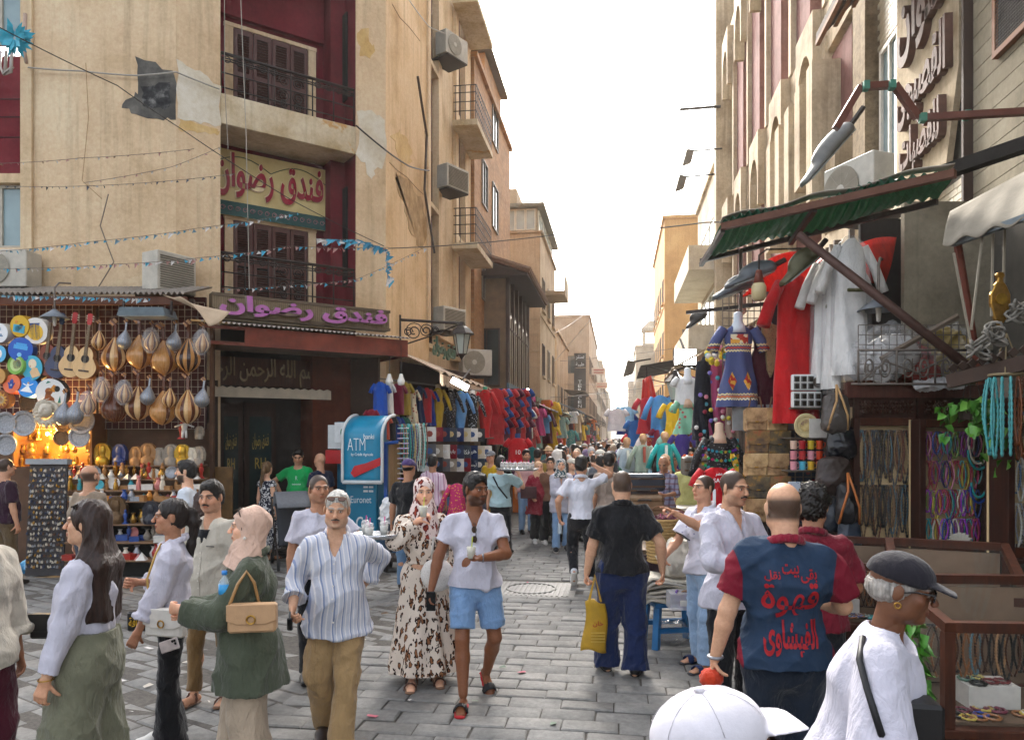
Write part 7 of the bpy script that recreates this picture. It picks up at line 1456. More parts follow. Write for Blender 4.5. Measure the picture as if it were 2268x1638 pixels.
def sack(lab,px,py,d,w,h,dep,c,rz=0,straps=True,m=None,strapc='#b08a5c'):
 T_=thing('backpack',lab,'bag',P(px,py,d),YAW+rz);S=SD();S.ecap((0,0,-h*.85),(0,0,-h*.2),(w/2,dep/2),(w*.42,dep*.4),k=.03);S.ell((0,-dep*.35,-h*.68),(w*.36,dep*.3,h*.22),k=.03);V,Q=S.mesh(.011);V+=vnormals(V,Q)*wrinkle(V,int(px),.006,22)[:,None];obj('body',fastmesh('body',[(V,Q)],m or mat(c,.4,.2,20,.2)),T_)
 if straps:
  for s in (-1,1):MB().tube([(0,-.02,.06),(s*.03,-dep*.6,-h*.25),(s*.08,-dep*.62,-h*.6),(s*.10,-dep*.3,-h*.95)],.013,5).build('strap',mat(strapc,.5),T_,True)
sack('grey checked backpack with tan straps hanging at the top',1850,865,7.5,.30,.42,.16,'#4a4440');sack('dark plastic-wrapped bag under the checked backpack',1862,945,7.55,.34,.30,.2,'#14161c',straps=False,m=mat('#12141a',.15,.3,20,.3));sack('brown leather handbag below the wrapped dark bag',1845,1010,7.45,.40,.36,.2,'#2e2320',straps=False);sack('small dark patterned shoulder bag behind the maroon shirt',1848,1080,7.5,.22,.45,.14,'#1f2630',straps=False);sack('black sling bag with broad orange strap',1875,1060,7.3,.24,.46,.16,'#17171b',strapc='#a8602c');sack('dark blue bag hanging low beside the cabinet',1880,1140,7.3,.26,.34,.16,'#1f2a38',straps=False)
# lamps of the stall
T_=thing('bulb_lamp','big frosted bulb lamp hanging over the blue dress','lamp',P(1680,640,7.9));MB().lathe([(0,-.13),(.05,-.125),(.075,-.09),(.08,.02),(.06,.06)],16).build('bulb',mat('#b8a880',.3,.1,8,0),T_,True);MB().lathe([(.06,.06),(.045,.12),(.03,.2),(0,.21)],12).build('socket',M_rust,T_,True);MB().tube([(0,0,.2),(0,0,.36),(.08,0,.42),(.5,.1,.44)],.010,5).build('cord',M_iron,T_)
def street_head(lab,px,py,d,L=.55,rz=0,tilt=.3,c='#5f6468'):
 T_=thing('lamp_head',lab,'lamp',P(px,py,d),YAW+rz);T_.rotation_euler=(0,tilt,YAW+rz);S=SD();S.ecap((-L*.5,0,-.02),(L*.35,0,.02),(.09,.05),(.14,.09),(0,1,0),k=.03);S.ell((L*.1,0,.05),(L*.35,.12,.1),k=.03);S.plane((0,0,-.03),(0,0,-1));V,Q=S.mesh(.014);obj('shell',fastmesh('shell',[(V,Q)],mat(c,.5,.2,9,.2,.3)),T_);MB().box(-L*.45,L*.4,-.1,.1,-.045,-.031).build('lens',mat('#8a8f8c',.3),T_);MB().tube([(L*.4,0,.02),(L*.75,0,.05)],.03,6).build('arm',M_iron,T_)
street_head('grey lamp head, upper of the pair over the blue dress',1665,612,8.3,.55,0,-.35);street_head('grey lamp head, lower of the pair over the blue dress',1630,640,8.6,.5,0,-.35);street_head('big olive lamp head behind the strut pole',1775,590,7.7,.5,0,-.7,'#4c4a34');street_head('grey street lamp head slanting in front of the arcade building',1835,340,8.2,.85,0,-.85,'#6a6a68')
street_head('small lamp head on a bracket beyond the green canopy',1542,710,12.5,.35,0,-.6,'#3c3a38')
for i,(px,py,d) in enumerate(((1523,348,26),(1507,405,26),(1393,815,24))):T_=thing('floodlight',f'{["upper", "lower", "far low"][i]} floodlight sticking out against the white sky','lamp',P(px,py,d),YAW);MB().prism([(-.2,-.3),(.1,-.2),(.2,.2),(-.05,.25)],-.12,.12).build('housing',mat('#5f574c',.7),T_);MB().tube([(.1,0,.2),(1.2 if i<2 else.7,0,.3)],.03,5).build('arm',M_iron,T_)
MB().tube([P(1505,243,26),P(1595,236,26)],.05,6).build('pole',M_iron,None,label='bare metal pole sticking out from the arcade building',cat='pole')
l3=lit(1517,790,13.5,'bright lit white floodlight above the white blouse',.42)
fl_=bpy.data.lights.new('stall_flood','POINT');fl_.energy=30;fl_.shadow_soft_size=.15;fo_=bpy.data.objects.new('stall_flood',fl_);COL.objects.link(fo_);fo_.parent=l3;fo_.location=(0,-.12,-.1)
lan=thing('street_lantern','old glass lantern in front of the yellow garments','street lamp',P(1495,870,13));ln=Matrix.Identity(4);MB().lathe([(.08,-.12),(.15,.18),(0,.18)],6).build('lantern_glass',MATS[('g','lamp_glass')],lan);MB().lathe([(.2,.18),(.19,.2),(.08,.32),(.04,.4),(0,.42)],6).build('lantern_roof',M_iron,lan);MB().lathe([(0,-.24),(.04,-.18),(.09,-.12)],6).build('lantern_base',M_iron,lan);MB().tube([(0,0,.4),(.3,.2,.5),(.9,.5,.45)],.02,5).build('arm',M_iron,lan)
# painted steel arm high on the right
st=MB();pts=[P(1850,285,6.8),P(1905,193,6.8),P(1980,188,6.8),P(2032,262,6.8),P(2267,248,6.6),P(2400,240,6.5)]
for a,b in zip(pts,pts[1:]):st.bar(a,b,.06)
sto=st.build('steel_arm',mat('#5f3226',.55,.25,8,.2),None,label='rust red bent steel arm reaching across the carved board',cat='steel arm')
for px,py in ((1917,191),(1975,189),(2043,262),(2140,256)):MB().cbox(P(px,py,6.75),(.05,.075,.075)).build('green_tape',mat('#3f7a68',.6),sto)
ac('large white air conditioner above the green canopy',P(1900,478,9.2),R(-62),.8,.66,.34,col='#c6c3b8')
# ---------------------------------------------------------------- bead shop at the right
D7=7.5;Mw=frame(PX(1876,D7),RT);U=lambda px,d=D7:(PX(px,d)-PX(1876,D7)).dot(RT)
ZH=lambda py,d=D7:h_at(py,d)
bs=thing('bead_shop','dark wooden bead shop front with carved panels on the right','shop')
MB().box(0,U(2420),.16,.3,0,ZH(845),Mw).build('back_wall',mat('#2a1610',.8,.3,4,.2),bs)
for i in range(14):z=.25+i*.175;MB().box(.0,.09,.06,.155,z,z+.17,Mw).build('stripe_block',mat('#b39b7a' if i%2 else '#3c211a',.8,.2,8,.2),bs)
MB().box(0,U(2190),.0,.15,ZH(880),ZH(845),Mw).build('fascia',wood('#4a2a22','#643a30','fascia_wood',4,.6),bs);MB().box(U(1892),U(2150),-.09,.0,ZH(850),ZH(843),Mw).build('cornice',M_case2,bs)
def cabinet(nm,lab,p0,p1,y0,y1,d,dep,mash=None):
 T_=thing(nm,lab,'cabinet');Mx=frame(PX(p0,d),RT);w=(PX(p1,d)-PX(p0,d)).length;z1,z0=h_at(y0,d),h_at(y1,d);fr=.065
 MB().box(0,w,dep-.03,dep,z0,z1,Mx).build('back_board',mat('#cdb284',.8,.15,6,.1),T_)
 for a,b,c,e in ((0,fr,z0,z1),(w-fr,w,z0,z1)):MB().box(a,b,0,dep-.031,c,e,Mx).build('stile',M_case,T_,bev=.006)
 for c,e in ((z0,z0+.09),(z1-.08,z1)):MB().box(fr,w-fr,.002,dep-.031,c,e,Mx).build('rail',M_case2,T_,bev=.006)
 MB().box(fr,w-fr,.012,.018,z0+.09,z1-.08,Mx).build('glass_pane',M_glass,T_);MB().box(-.02,w+.02,-.03,dep,z0-.05,z0-.002,Mx).build('base_moulding',M_case,T_,bev=.008)
 return T_,Mx,w,z0+.09,z1-.08
def mashrab(root,Mx,a,b,z0,z1,n=16):
 MB().box(a,b,.02,.1,z0-.06,z1+.06,Mx).build('panel_frame',M_case,root);m=MB()
 for i in range(n):u=a+.05+(b-a-.1)*(i+.5)/n;m.lathe([(.006,z0),(.014,z0+(z1-z0)*.2),(.006,z0+(z1-z0)*.35),(.016,(z0+z1)/2),(.006,z0+(z1-z0)*.65),(.014,z0+(z1-z0)*.8),(.006,z1)],6,Mx@Matrix.Translation((u,.0,0)))
 for k in range(4):m.tube([Mx@Vector((a+.04,.0,z0+(z1-z0)*(k+.5)/4)),Mx@Vector((b-.04,.0,z0+(z1-z0)*(k+.5)/4))],.006,5)
 m.build('turned_lattice',M_w4,root)
mashrab(bs,Mw,U(1893),U(2030),ZH(916),ZH(886));mashrab(bs,Mw,U(2036),U(2110),ZH(916),ZH(886),9)
c1=cabinet('bead_cabinet','wooden glass cabinet of brown prayer beads, left of the two',1890,2036,925,1212,D7,.12);c2_=cabinet('bead_cabinet','wooden glass cabinet of bright coloured necklaces, right of the two',2036,2196,928,1230,7.25,.2);c3=cabinet('bead_cabinet','glass cabinet of pale bead strings at the right edge',2232,2420,880,1235,6.6,.3)
def strands(cb,rows,pal,nper,grp,lab,L0=.36):
 T_,Mx,w,z0,z1=cb;H_=z1-z0;g=random.Random(len(pal))
 for r in range(rows):
  zt=z1-.04-H_*r/rows*.98;zz=.95*H_/rows
  for i in range(nper):
   c=g.choice(pal);o=obj('bead_string',ST2 if i%3 else ST,T_,Mx@Vector((.09+(w-.18)*(i+.5)/nper+g.uniform(-.008,.008),.05+g.uniform(0,.02),zt)),YAW+g.uniform(-.5,.5));o.scale=(1.15,1.15,zz/(.6 if i%3 else.75)*g.uniform(.75,1.08));setmat(o,mat(c,.3,.25,40,0))
strands(c1,2,['#3a2a20','#5a4232','#7a5a3c','#2a2422','#4a5058','#6a3a24','#8a6a48','#54707c','#1f1c1c'],20,'x','x');strands(c2_,4,['#b02a5a','#2a7a5a','#23408c','#8a1c24','#c0a83a','#7a2a7a','#2a8a8c','#c47a94','#1c2050','#6a8a2c','#d0c8b8','#a03ac0'],17,'x','x');strands(c3,3,['#a8a8a4','#4a6a8c','#8a8a90','#c8c4b8','#5a4a3c'],14,'x','x')
T_,Mx,w,z0,z1=c2_;m=MB()
for i in range(9):
 a0,a1=math.pi*(1-i/9),math.pi*(1-(i+1)/9);m.add([Mx@Vector((w*.55+.02*math.cos(a0),.0,z0+.02)),Mx@Vector((w*.55+.02*math.cos(a1),.0,z0+.02)),Mx@Vector((w*.55+.12*math.cos(a1),.02,z0+.03+.10*math.sin(a1))),Mx@Vector((w*.55+.125*math.cos((a0+a1)/2),-.03,z0+.03+.115*math.sin((a0+a1)/2))),Mx@Vector((w*.55+.12*math.cos(a0),.02,z0+.03+.10*math.sin(a0)))],[(0,1,2,3,4)])
m.build('sea_shell',mat('#d4cfc2',.5,.1,20,.2),None,label='white fan-shaped sea shell in the coloured bead cabinet',cat='shell')
for k in range(4):o=obj('collar_necklace',MB().tube([(.11*math.cos(a)*(1-.1*k),0,-.16*math.sin(a)*(1-.08*k)*1.2) for a in [math.pi*i/16 for i in range(17)]],.012,6).mesh('collar_necklace',M_bone,True),T_,Mx@Vector((w*.84,.02,z1-.22-(k//2)*.36+(k%2)*.04)),YAW);setmat(o,mat(['#2a8a8c','#b8b0a0','#23408c','#2aa0a0'][k],.3,.2,40,0))
# iron railing above the shop with wrapped bundles
ir=thing('iron_railing','wrought iron scroll railing above the bead cabinets','railing');m=MB();dR=7.2;q=lambda px,py:P(px,py,dR)
m.tube([q(1885,850),q(2165,850)],.012,5);m.tube([q(1900,775),q(2165,775)],.012,5)
for px in (1900,1985,2070,2150):m.tube([q(px,850),q(px,775)],.011,5)
for px,s in ((1925,1),(1960,-1),(2010,1),(2045,-1),(2095,1),(2130,-1)):m.tube([q(px+s*14*(1-k/26)*math.cos(k*.5),812+26*(1-k/26)*math.sin(k*.5)) for k in range(22)],.010,4)
m.tube([q(1905,845),q(1960,800),q(2030,825),q(2100,790),q(2150,835)],.011,5);m.build('scrollwork',M_grid,ir,True);gridpanel(ir,1900,2140,720,850,7.35,14,6,.004)
for i,(px,py,r,c,lab) in enumerate(((1915,850,.28,'#b8b4b0','white wrapped bundle, leftmost behind the iron railing'),(1965,850,.36,'#c4c2c0','large white wrapped bundle behind the iron railing'),(2030,850,.3,'#8a3a34','red wrapped bundle behind the iron railing'),(2095,850,.38,'#a8945c','yellow and blue wrapped bundle behind the iron railing'))):
 p=P(px,py,7.55);bag_blob(lab,p,r,mat(c,.25,.25,9,.3),'wrapped_bundle','bundle',(.8,.6,1.15),11+i);bag_blob('clear film over the '+lab.replace(' behind the iron railing',''),p,r*1.1,M_film,'plastic_film','film',(.82,.62,1.2),31+i)
bag_blob('flat white plastic bag lying on the shop cornice',P(2095,862,7.35),.2,glass('white_film',(.85,.86,.88),.6,.25),'plastic_bag','bag',(1.4,.5,.35),44)
# plants
def leaf_mesh(L,w):
 return MB().add([Vector((0,0,0)),Vector((-w*.5,L*.35,.02)),Vector((-w*.42,L*.6,.0)),Vector((0,L,-.03)),Vector((w*.42,L*.6,.0)),Vector((w*.5,L*.35,.02)),Vector((0,L*.45,-.012))],[(0,6,1),(1,6,2),(2,6,3),(3,6,4),(4,6,5),(5,6,0)]).mesh('leaf',leafm,True)
leafm=N('leaf');_o=leafm.n('ObjectInfo');leafm.col(leafm.ramp(_o.outputs['Random'],[(0,hexc('#2f5f1c')),(.5,hexc('#4a8a2c')),(1,hexc('#6fa83c'))]));leafm=leafm.set(Roughness=.4,**{'Specular IOR Level':.5})
po=thing('hanging_plant','trailing green pothos plant hanging over the coloured bead cabinet','plant',P(2150,905,6.8));lm1=leaf_mesh(.11,.085);g=random.Random(9)
MB().lathe([(.09,-.1),(.12,.0),(.11,.0),(.0,-.02)],12).build('pot',mat('#3a2c24',.7),po);
for i in range(3):a=2.1*i;MB().tube([(.1*math.cos(a),.1*math.sin(a),0),(0,0,.5)],.004,4).build('cord',M_iron,po)
vines=MB()
for k in range(9):
 a=g.uniform(0,6.28);L=g.choice((.15,.25,.3,.5,.62));pts=[Vector((0,0,.02))]
 for i in range(8):t=(i+1)/8;pts.append(Vector((math.cos(a)*(.22*min(1,t*2))+.03*math.sin(t*7+k),math.sin(a)*.16*min(1,t*2)-.05,.10*math.sin(t*2.4)-L*t*t)))
 vines.tube(pts,.004,4)
 for p in pts[1:]:
  for _ in range(2):
   o=obj('leaf',lm1,po,p+Vector((g.uniform(-.05,.05),g.uniform(-.07,.02),g.uniform(-.03,.04))));o.rotation_euler=(g.uniform(-1.5,-.2),g.uniform(-.7,.7),g.uniform(-3.1,3.1));o.scale=(g.uniform(.7,1.25),)*3
vines.build('vine',mat('#4a6a2c',.6),po)
pb_=thing('potted_plant','leafy green potted plant rising between the display cases','plant',G(2065,1640)*1 if False else PX(2040,3.9));lm2=leaf_mesh(.075,.045)
MB().lathe([(.12,0),(.15,.26),(.13,.26),(0,.2)],16).build('pot',mat('#3c3a38',.8),pb_)
for k in range(5):
 bx,by=g.uniform(-.08,.08),g.uniform(-.06,.06);tp=Vector((bx*1.6-.05*(k%2),by,g.uniform(.8,1.22)));MB().tube([(bx*.4,by*.4,.2),(bx,by,.6),tp],[.010,.007,.003],5).build('stem',mat('#6a6038',.7),pb_)
 for i in range(26):
  t=g.uniform(.25,1);p=Vector((bx*.4,by*.4,.2)).lerp(tp,t);o=obj('leaf',lm2,pb_,p);o.rotation_euler=(g.uniform(-.9,.5),g.uniform(-.6,.6),g.uniform(0,6.28));o.scale=(g.uniform(.8,1.5),)*3
lp=thing('spiky_plant','narrow-leaved green pot plant behind the queue of walkers','plant',PX(535,11.3));
MB().lathe([(.14,0),(.18,.3),(.16,.3),(0,.25)],14).build('pot',mat('#4a3a30',.8),lp)
for i in range(26):a=g.uniform(0,6.28);e=g.uniform(.25,.5);o=obj('leaf',bpy.data.meshes.get('blade') or (lambda me:(setattr(me,'name','blade'),me)[1])(leaf_mesh(.55,.05)),lp,(0,0,.28));o.rotation_euler=(g.uniform(.5,1.3),0,a);o.scale=(1,g.uniform(.7,1.2),1)
# ropes, ring of beads, brass key, awning
rg=thing('bead_ring','rope ring hung with turquoise and brown bead strings at the right edge','bead display',P(2228,830,6.2));MB().tube([(.13*math.cos(a),.13*math.sin(a),0) for a in [2*math.pi*i/18 for i in range(18)]],.012,6,closed=True).build('ring',mat('#8a7a5c',.8),rg,True)
for i in range(3):a=2.1*i;MB().tube([(.13*math.cos(a),.13*math.sin(a),0),(0,0,.35)],.006,4).build('cord',mat('#8a7a5c',.8),rg)
for i in range(14):a=2*math.pi*i/14;o=obj('bead_string',ST,rg,(.13*math.cos(a),.13*math.sin(a),-.02),a);o.scale=(1.1,1.1,g.uniform(.7,.95));setmat(o,mat('#4a9a9c' if math.cos(a)<0 else '#6a3a1c',.35,.25,30,0))
ky=thing('brass_key','large brass ornamental key shape hanging at the right edge','ornament',P(2213,668,6.3),YAW);MB().prism([(0,-.22),(.05,-.15),(.085,-.02),(.085,.06),(.05,.14),(.025,.17),(.025,.2),(.04,.22),(.025,.25),(-.025,.25),(-.04,.22),(-.025,.2),(-.025,.17),(-.05,.14),(-.085,.06),(-.085,-.02),(-.05,-.15)],-.02,.02).build('plate',M_brass,ky,bev=.008);MB().prism(disc(0,.02,.05,14),-.028,-.0205).build('boss',M_gold,ky)
for i,(x0,y0,x1,y1) in enumerate(((2112,560,2150,760),(2178,500,2150,730),(2200,470,2195,700),(2225,440,2222,640))):wire(f'worn rope hanging below the grey awning, {"first second third fourth".split()[i]} from the left',[(x0,y0,6.3),(x1,y1,6.3)],.012,'#8a8272','rope')
for px,py,lab in ((2165,770,'knotted coil of rope left of the brass key'),(2200,740,'knotted coil of rope below the brass key'),(2255,690,'knotted coil of rope at the right edge')):
 m=MB();c=P(px,py,6.2)
 for k in range(5):ph=random.random()*6;m.tube([c+Vector((.09*math.cos(a+ph)*(1-.1*k),.05*math.sin(2*a),.06*math.sin(a)+.02*k-.04)) for a in [2*math.pi*i/14 for i in range(14)]],.012,5,closed=True)
 m.build('rope_coil',mat('#7c7870',.85,.2,20,.3),None,True,label=lab,cat='rope')
ga=thing('grey_awning','tattered grey cloth awning rolled over the bead shop at the right edge','awning')
def gaf(u,v):a,b=P(2088,545,6.6),P(2330,470,5.6);c,d=P(2105,470,6.9),P(2330,350,6.1);p=c.lerp(d,u).lerp(a.lerp(b,u),v);p.z+=.025*math.sin(u*22+v*3)*v+.03*math.sin(v*3.1);return p
MB().sheet(gaf,40,10,.012).build('cloth',mat('#8a8376',.9,.25,4,.5),ga,True);MB().bar(P(2085,395,7.2)+UP*.05,P(2330,300,6.3),.12).build('tarred_beam',mat('#1d1a17',.9,.3,6,.5),ga);MB().bar(P(2110,540,6.6),P(2330,460,5.6),.05).build('front_rail',mat('#6f7a80',.5),ga)
MB().tube([P(2120,540,6.7),P(2170,850,6.9)],.035,7).build('pole',M_rust,None,label='thin rusty pole beside the corrugated panel',cat='pole');MB().tube([P(1950,850-55,7.3),P(2120,700,7.2)],.03,6).build('pole',mat('#6a5c4e',.7),None,label='slanting pipe behind the iron railing',cat='pole')
dish_lamp(1945,680,7.4,'old dish lamp in the dark recess above the railing',.2)
vb=thing('carved_valance','dark carved wooden valance above the bead ring','valance');MB().bar(P(2100,845,6.6),P(2400,770,5.6),.06,.12).build('beam',M_wood,vb);
for i in range(12):t=i/12;c=P(2110,815,6.6).lerp(P(2400,740,5.6),t);MB().cbox(c,(.06,.03,.06),Matrix.Rotation(R(45),4,'Y')).build('diamond',M_wood,vb)
MB().box(0,U(2420)-U(2198),.05,.14,0,ZH(845),frame(PX(2198,7.3),RT)).build('dark_wall',mat('#20130e',.85),bs)
MB().box(0,.10,-.05,.02,0,2.6,frame(PX(2205,6.9),RT)).build('white_post',mat('#9a9084',.7,.2,8,.2),bs)
# glass display cases in front of the shop
def display_case(lab,px,d,w,dep,h,slope,rz,base=.55):
 T_=thing('display_case',lab,'display case',PX(px,d),YAW+rz);f=.055;hf=h-slope
 MB().box(-w/2,w/2,0,dep,.02,base).build('cupboard',M_case,T_,bev=.006);MB().box(-w/2+.06,w/2-.06,-.012,-.001,.1,base-.08).build('door_panel',M_case2,T_);MB().box(-w/2-.015,w/2+.015,-.015,dep+.01,base+.001,base+.05).build('ledge',M_case2,T_,bev=.006)
 for x in (-w/2,w/2-f):
  MB().box(x,x+f,0,f,base+.051,hf).build('post',M_case2,T_);MB().box(x,x+f,dep-f,dep,base+.051,h).build('post',M_case2,T_);MB().bar((x+f/2,0,hf+f/2),(x+f/2,dep,h+f/2),f).build('top_rail',M_case2,T_)
 MB().box(-w/2+f,w/2-f,0,f,hf,hf+f).build('top_rail',M_case2,T_);MB().box(-w/2+f,w/2-f,dep-f,dep,h,h+f).build('top_rail',M_case2,T_)
 MB().box(-w/2+f,w/2-f,.02,.026,base+.05,hf).build('front_glass',M_glass,T_)
 for x in (-w/2+.02,w/2-.026):MB().prism([(.05,base+.05),(dep-.05,base+.05),(dep-.05,h),(.05,hf)],x,x+.006,Matrix.Rotation(R(90),4,'Z')@Matrix.Scale(-1,4,(0,1,0))).build('side_glass',M_glass,T_)
 MB().add([Vector((-w/2+f,f,hf+f*.5)),Vector((w/2-f,f,hf+f*.5)),Vector((w/2-f,dep-f,h+f*.5)),Vector((-w/2+f,dep-f,h+f*.5))],[(0,1,2,3)]).build('top_glass',M_glass,T_)
 MB().box(-w/2+.06,w/2-.06,.06,dep-.04,base+.052,base+.07).build('cloth_floor',mat('#5a4634',.8),T_)
 MB().box(-w/2+.06,w/2-.06,dep-.045,dep-.02,base+.08,h-.02).build('back_panel',mat('#7a6450',.7,.2,5,.1),T_)
 MB().tube([(-w/2+.06,dep*.45,hf-.04),(w/2-.06,dep*.45,hf-.04)],.008,5).build('rod',M_iron,T_);n=int(w/.04);gg=random.Random(lab)
 for i in range(n):o=obj('bead_string',ST2,T_,(-w/2+.09+(w-.18)*i/max(1,n-1),dep*.45-.01,hf-.045),gg.uniform(-.4,.4));o.scale=(1.1,1.1,.42+.1*gg.random());setmat(o,mat(gg.choice(('#4a2a1a','#1a1614','#8a5a34','#a8805a','#3c2418','#5c7a84')),.3,.25,40,0))
 bl=bpy.data.meshes.get('bracelet') or MB().tube([(.04*math.cos(a),.04*math.sin(a),.009) for a in [2*math.pi*i/16 for i in range(16)]],[.010 if i%2 else.006 for i in range(16)],5,closed=True).mesh('bracelet',M_bone,True)
 MB().box(-w*.25,w*.02,dep*.35,dep*.62,base+.071,base+.20).build('white_plinth',mat('#c9c6be',.7),T_)
 for i in range(34):p=(gg.uniform(-w/2+.12,w/2-.12),gg.uniform(.1,dep*.34),base+.072);o=obj('bracelet',bl,T_,p);o.scale=(gg.uniform(.8,1.2),)*3;setmat(o,mat(gg.choice(('#b8a04a','#2a8a8c','#23408c','#8a5a34','#c9c4b8','#6a2a3a','#1a1816')),.3,.25,40,0))
 for i in range(6):o=obj('bracelet',bl,T_,(gg.uniform(-w*.22,-.01),gg.uniform(dep*.38,dep*.6),base+.202));setmat(o,mat(gg.choice(('#1a1816','#c0b46a','#6a2a2a','#5a7a6a')),.3,.25,40,0))
 return T_
display_case('open glass display case of bead strings at the right foreground',2318,3.95,1.05,.75,1.12,.13,R(-4),.42);display_case('sloping glass display case behind the woman in the black cap',2130,4.75,.80,.85,1.22,.24,R(-24),.45);display_case('low glass case half hidden behind the maroon shirt',1905,5.9,.6,.6,1.12,.14,R(-20),.5)
MB().box(-.35,.35,0,.03,.0,.03).build('vent_grille',mat('#9a8f80',.6),bs) if False else None
# ---------------------------------------------------------------- goods tables in the street on the right
def suitcase(lab,px,py,d,w,h,dep,c,rz=0):
 T_=thing('suitcase',lab,'suitcase',P(px,py,d),YAW+rz);MB().box(-w/2,w/2,-dep/2,dep/2,0,h).build('shell',mat(c,.5,.15,12,.2),T_,bev=.03);MB().tube([(-.08,-dep/2,h*.75),(-.07,-dep/2-.05,h*.8),(.07,-dep/2-.05,h*.8),(.08,-dep/2,h*.75)],.012,5).build('handle',M_iron,T_)
 for z in (.25,.7):MB().box(-w/2-.003,w/2+.003,-dep/2-.004,-dep/2-.0005,h*z,h*z+.02).build('trim',M_bronze,T_)
suitcase('dark blue soft suitcase on top of the luggage pile',1425,1086,9.6,.5,.22,.32,'#26323e');suitcase('small black case in the middle of the luggage pile',1420,1100,9.5,.38,.12,.3,'#1a1c20');suitcase('beige hard suitcase at the bottom of the luggage pile',1422,1140,9.4,.5,.26,.3,'#7a6248');suitcase('grey and red striped travel bag on the counter',1552,1052,11,.55,.28,.3,'#6a655c')
ct=thing('market_table','market table piled with bags behind the pointing man','table',PX(1470,8.6),YAW+.2);MB().box(-.55,.9,-.35,.5,.74,.79).build('table_top',mat('#6a5a48',.7),ct);[MB().box(x,x+.05,y,y+.05,0,.739).build('leg',M_iron,ct) for x in (-.5,.8) for y in (-.3,.42)];MB().box(-.56,.91,-.36,-.345,.2,.735).build('cloth_front',cloth('#3a2c34'),ct)
mt2=thing('market_table','low counter with white cloth behind the luggage pile','table',PX(1460,12.5),YAW);MB().box(-.9,1.2,-.3,.4,.8,.86).build('table_top',M_white,mt2);MB().box(-.9,1.2,-.31,-.29,.0,.79).build('cloth_front',cloth('#b9b4ac'),mt2)
mt3=thing('market_table','tall counter carrying the child mannequins','table',PX(1440,15.5),YAW);MB().box(-1.2,1.6,-.3,.5,0,.95).build('counter',cloth('#8f9aa8'),mt3)
def basket(lab,px,py,d,r,h,c):
 T_=thing('basket',lab,'basket',P(px,py,d));m=MB()
 for i in range(14):m.tube([((r*(.8+.2*i/13))*math.cos(a),(r*(.8+.2*i/13))*math.sin(a),h*i/13) for a in [2*math.pi*k/20 for k in range(20)]],h/26*1.1,5,closed=True)
 m.build('weave',mat(c,.8,.3,40,.4),T_,True);MB().lathe([(r*.78,.01),(0,.012)],16).build('base',mat(c,.8),T_);MB().tube([(r*math.cos(a),0,h+r*math.sin(a)*.8) for a in [math.pi*i/10 for i in range(11)]],.012,5).build('handle',mat('#6a4a30',.7),T_)
basket('tall woven straw basket beside the pointing man',1465,1240,7.6,.17,.42,'#a88a58');basket('second straw basket behind the tall basket',1492,1225,7.9,.15,.36,'#9a7a4c')
sto_=thing('blue_stool','blue plastic stool carrying a pile of cloth bags','stool',PX(1487,7.3),YAW+.15);M_bl=mat('#1f6aa0',.5,.15,9,.1);MB().box(-.24,.24,-.2,.2,.40,.45).build('seat',M_bl,sto_,bev=.01)
for x in (-1,1):
 for y in (-1,1):MB().bar((x*.20,y*.16,.40),(x*.23,y*.19,0),.06).build('leg',M_bl,sto_)
for y in (-1,1):MB().bar((-.21,y*.175,.18),(.21,y*.175,.18),.045).build('stretcher',M_bl,sto_)
for i in range(7):
 T_=sto_.matrix_basis;MB().sheet(lambda u,v:((u-.5)*.62-.10,(v-.5)*.42-.05,.02*math.sin(u*7+i)+.04*(u<.15)*-1),8,6,.02).build('cloth_bag',cloth(['#c9c4b4','#bdb6a4','#d0ccc0'][i%3]),None,True,loc=T_@Vector((.0,0,.475+i*.034)),rz=YAW+random.uniform(-.15,.15),label=f'folded pale cloth bag, {"lowest second third fourth fifth sixth topmost".split()[i]} of the pile on the blue stool',cat='bag',group='cloth bags on the blue stool')
tb_=thing('plastic_box','clear plastic box of bangles on the edge of the stool','box',P(1515,1345,6.9),YAW);MB().box(-.15,.15,-.1,.1,0,.15).build('tub',glass('tub',(.75,.75,.8),.45,.2),tb_);MB().box(-.06,.06,-.115,-.101,.04,.09).build('handle',M_white,tb_)
for i in range(6):o=obj('bangle',bpy.data.meshes['bangle'],None,P(1500+i*6,1318+(i%3)*8,6.88),0,f'{"purple tan violet brown lilac amber".split()[i]} bangle in the clear plastic box','bangle','bangles in the plastic box');o.rotation_euler=(R(80),random.random(),random.random()*3);setmat(o,mat(['#5a3a8a','#b08a5c','#6a4a9c','#7a5a3c','#8a6ab0','#a8783c'][i],.3,.2,30,0))
bag_blob('heap of pale cloth bags leaning on the baskets',P(1495,1275,7.2),.30,cloth('#c4beb0'),'cloth_heap','cloth',(.7,.5,.9),51);bag_blob('pile of dark sequin scarves on the market table',P(1478,1165,7.7),.2,embro('sequin_scarf','#4a1424','#b03a6a',40),'scarf_pile','scarves',(1,.8,.6),52);bag_blob('bundle of goods in grey film under the blue stool',PX(1492,7.35),.17,M_film,'plastic_bundle','bundle',(1,.8,1),53)
bag_blob('mixed cloths heaped at the foot of the market table',P(1440,1335,7.9),.25,embro('mixed_cloth','#5a2c3a','#c9b8a0',12),'cloth_heap','cloth',(.8,.8,1.1),54)
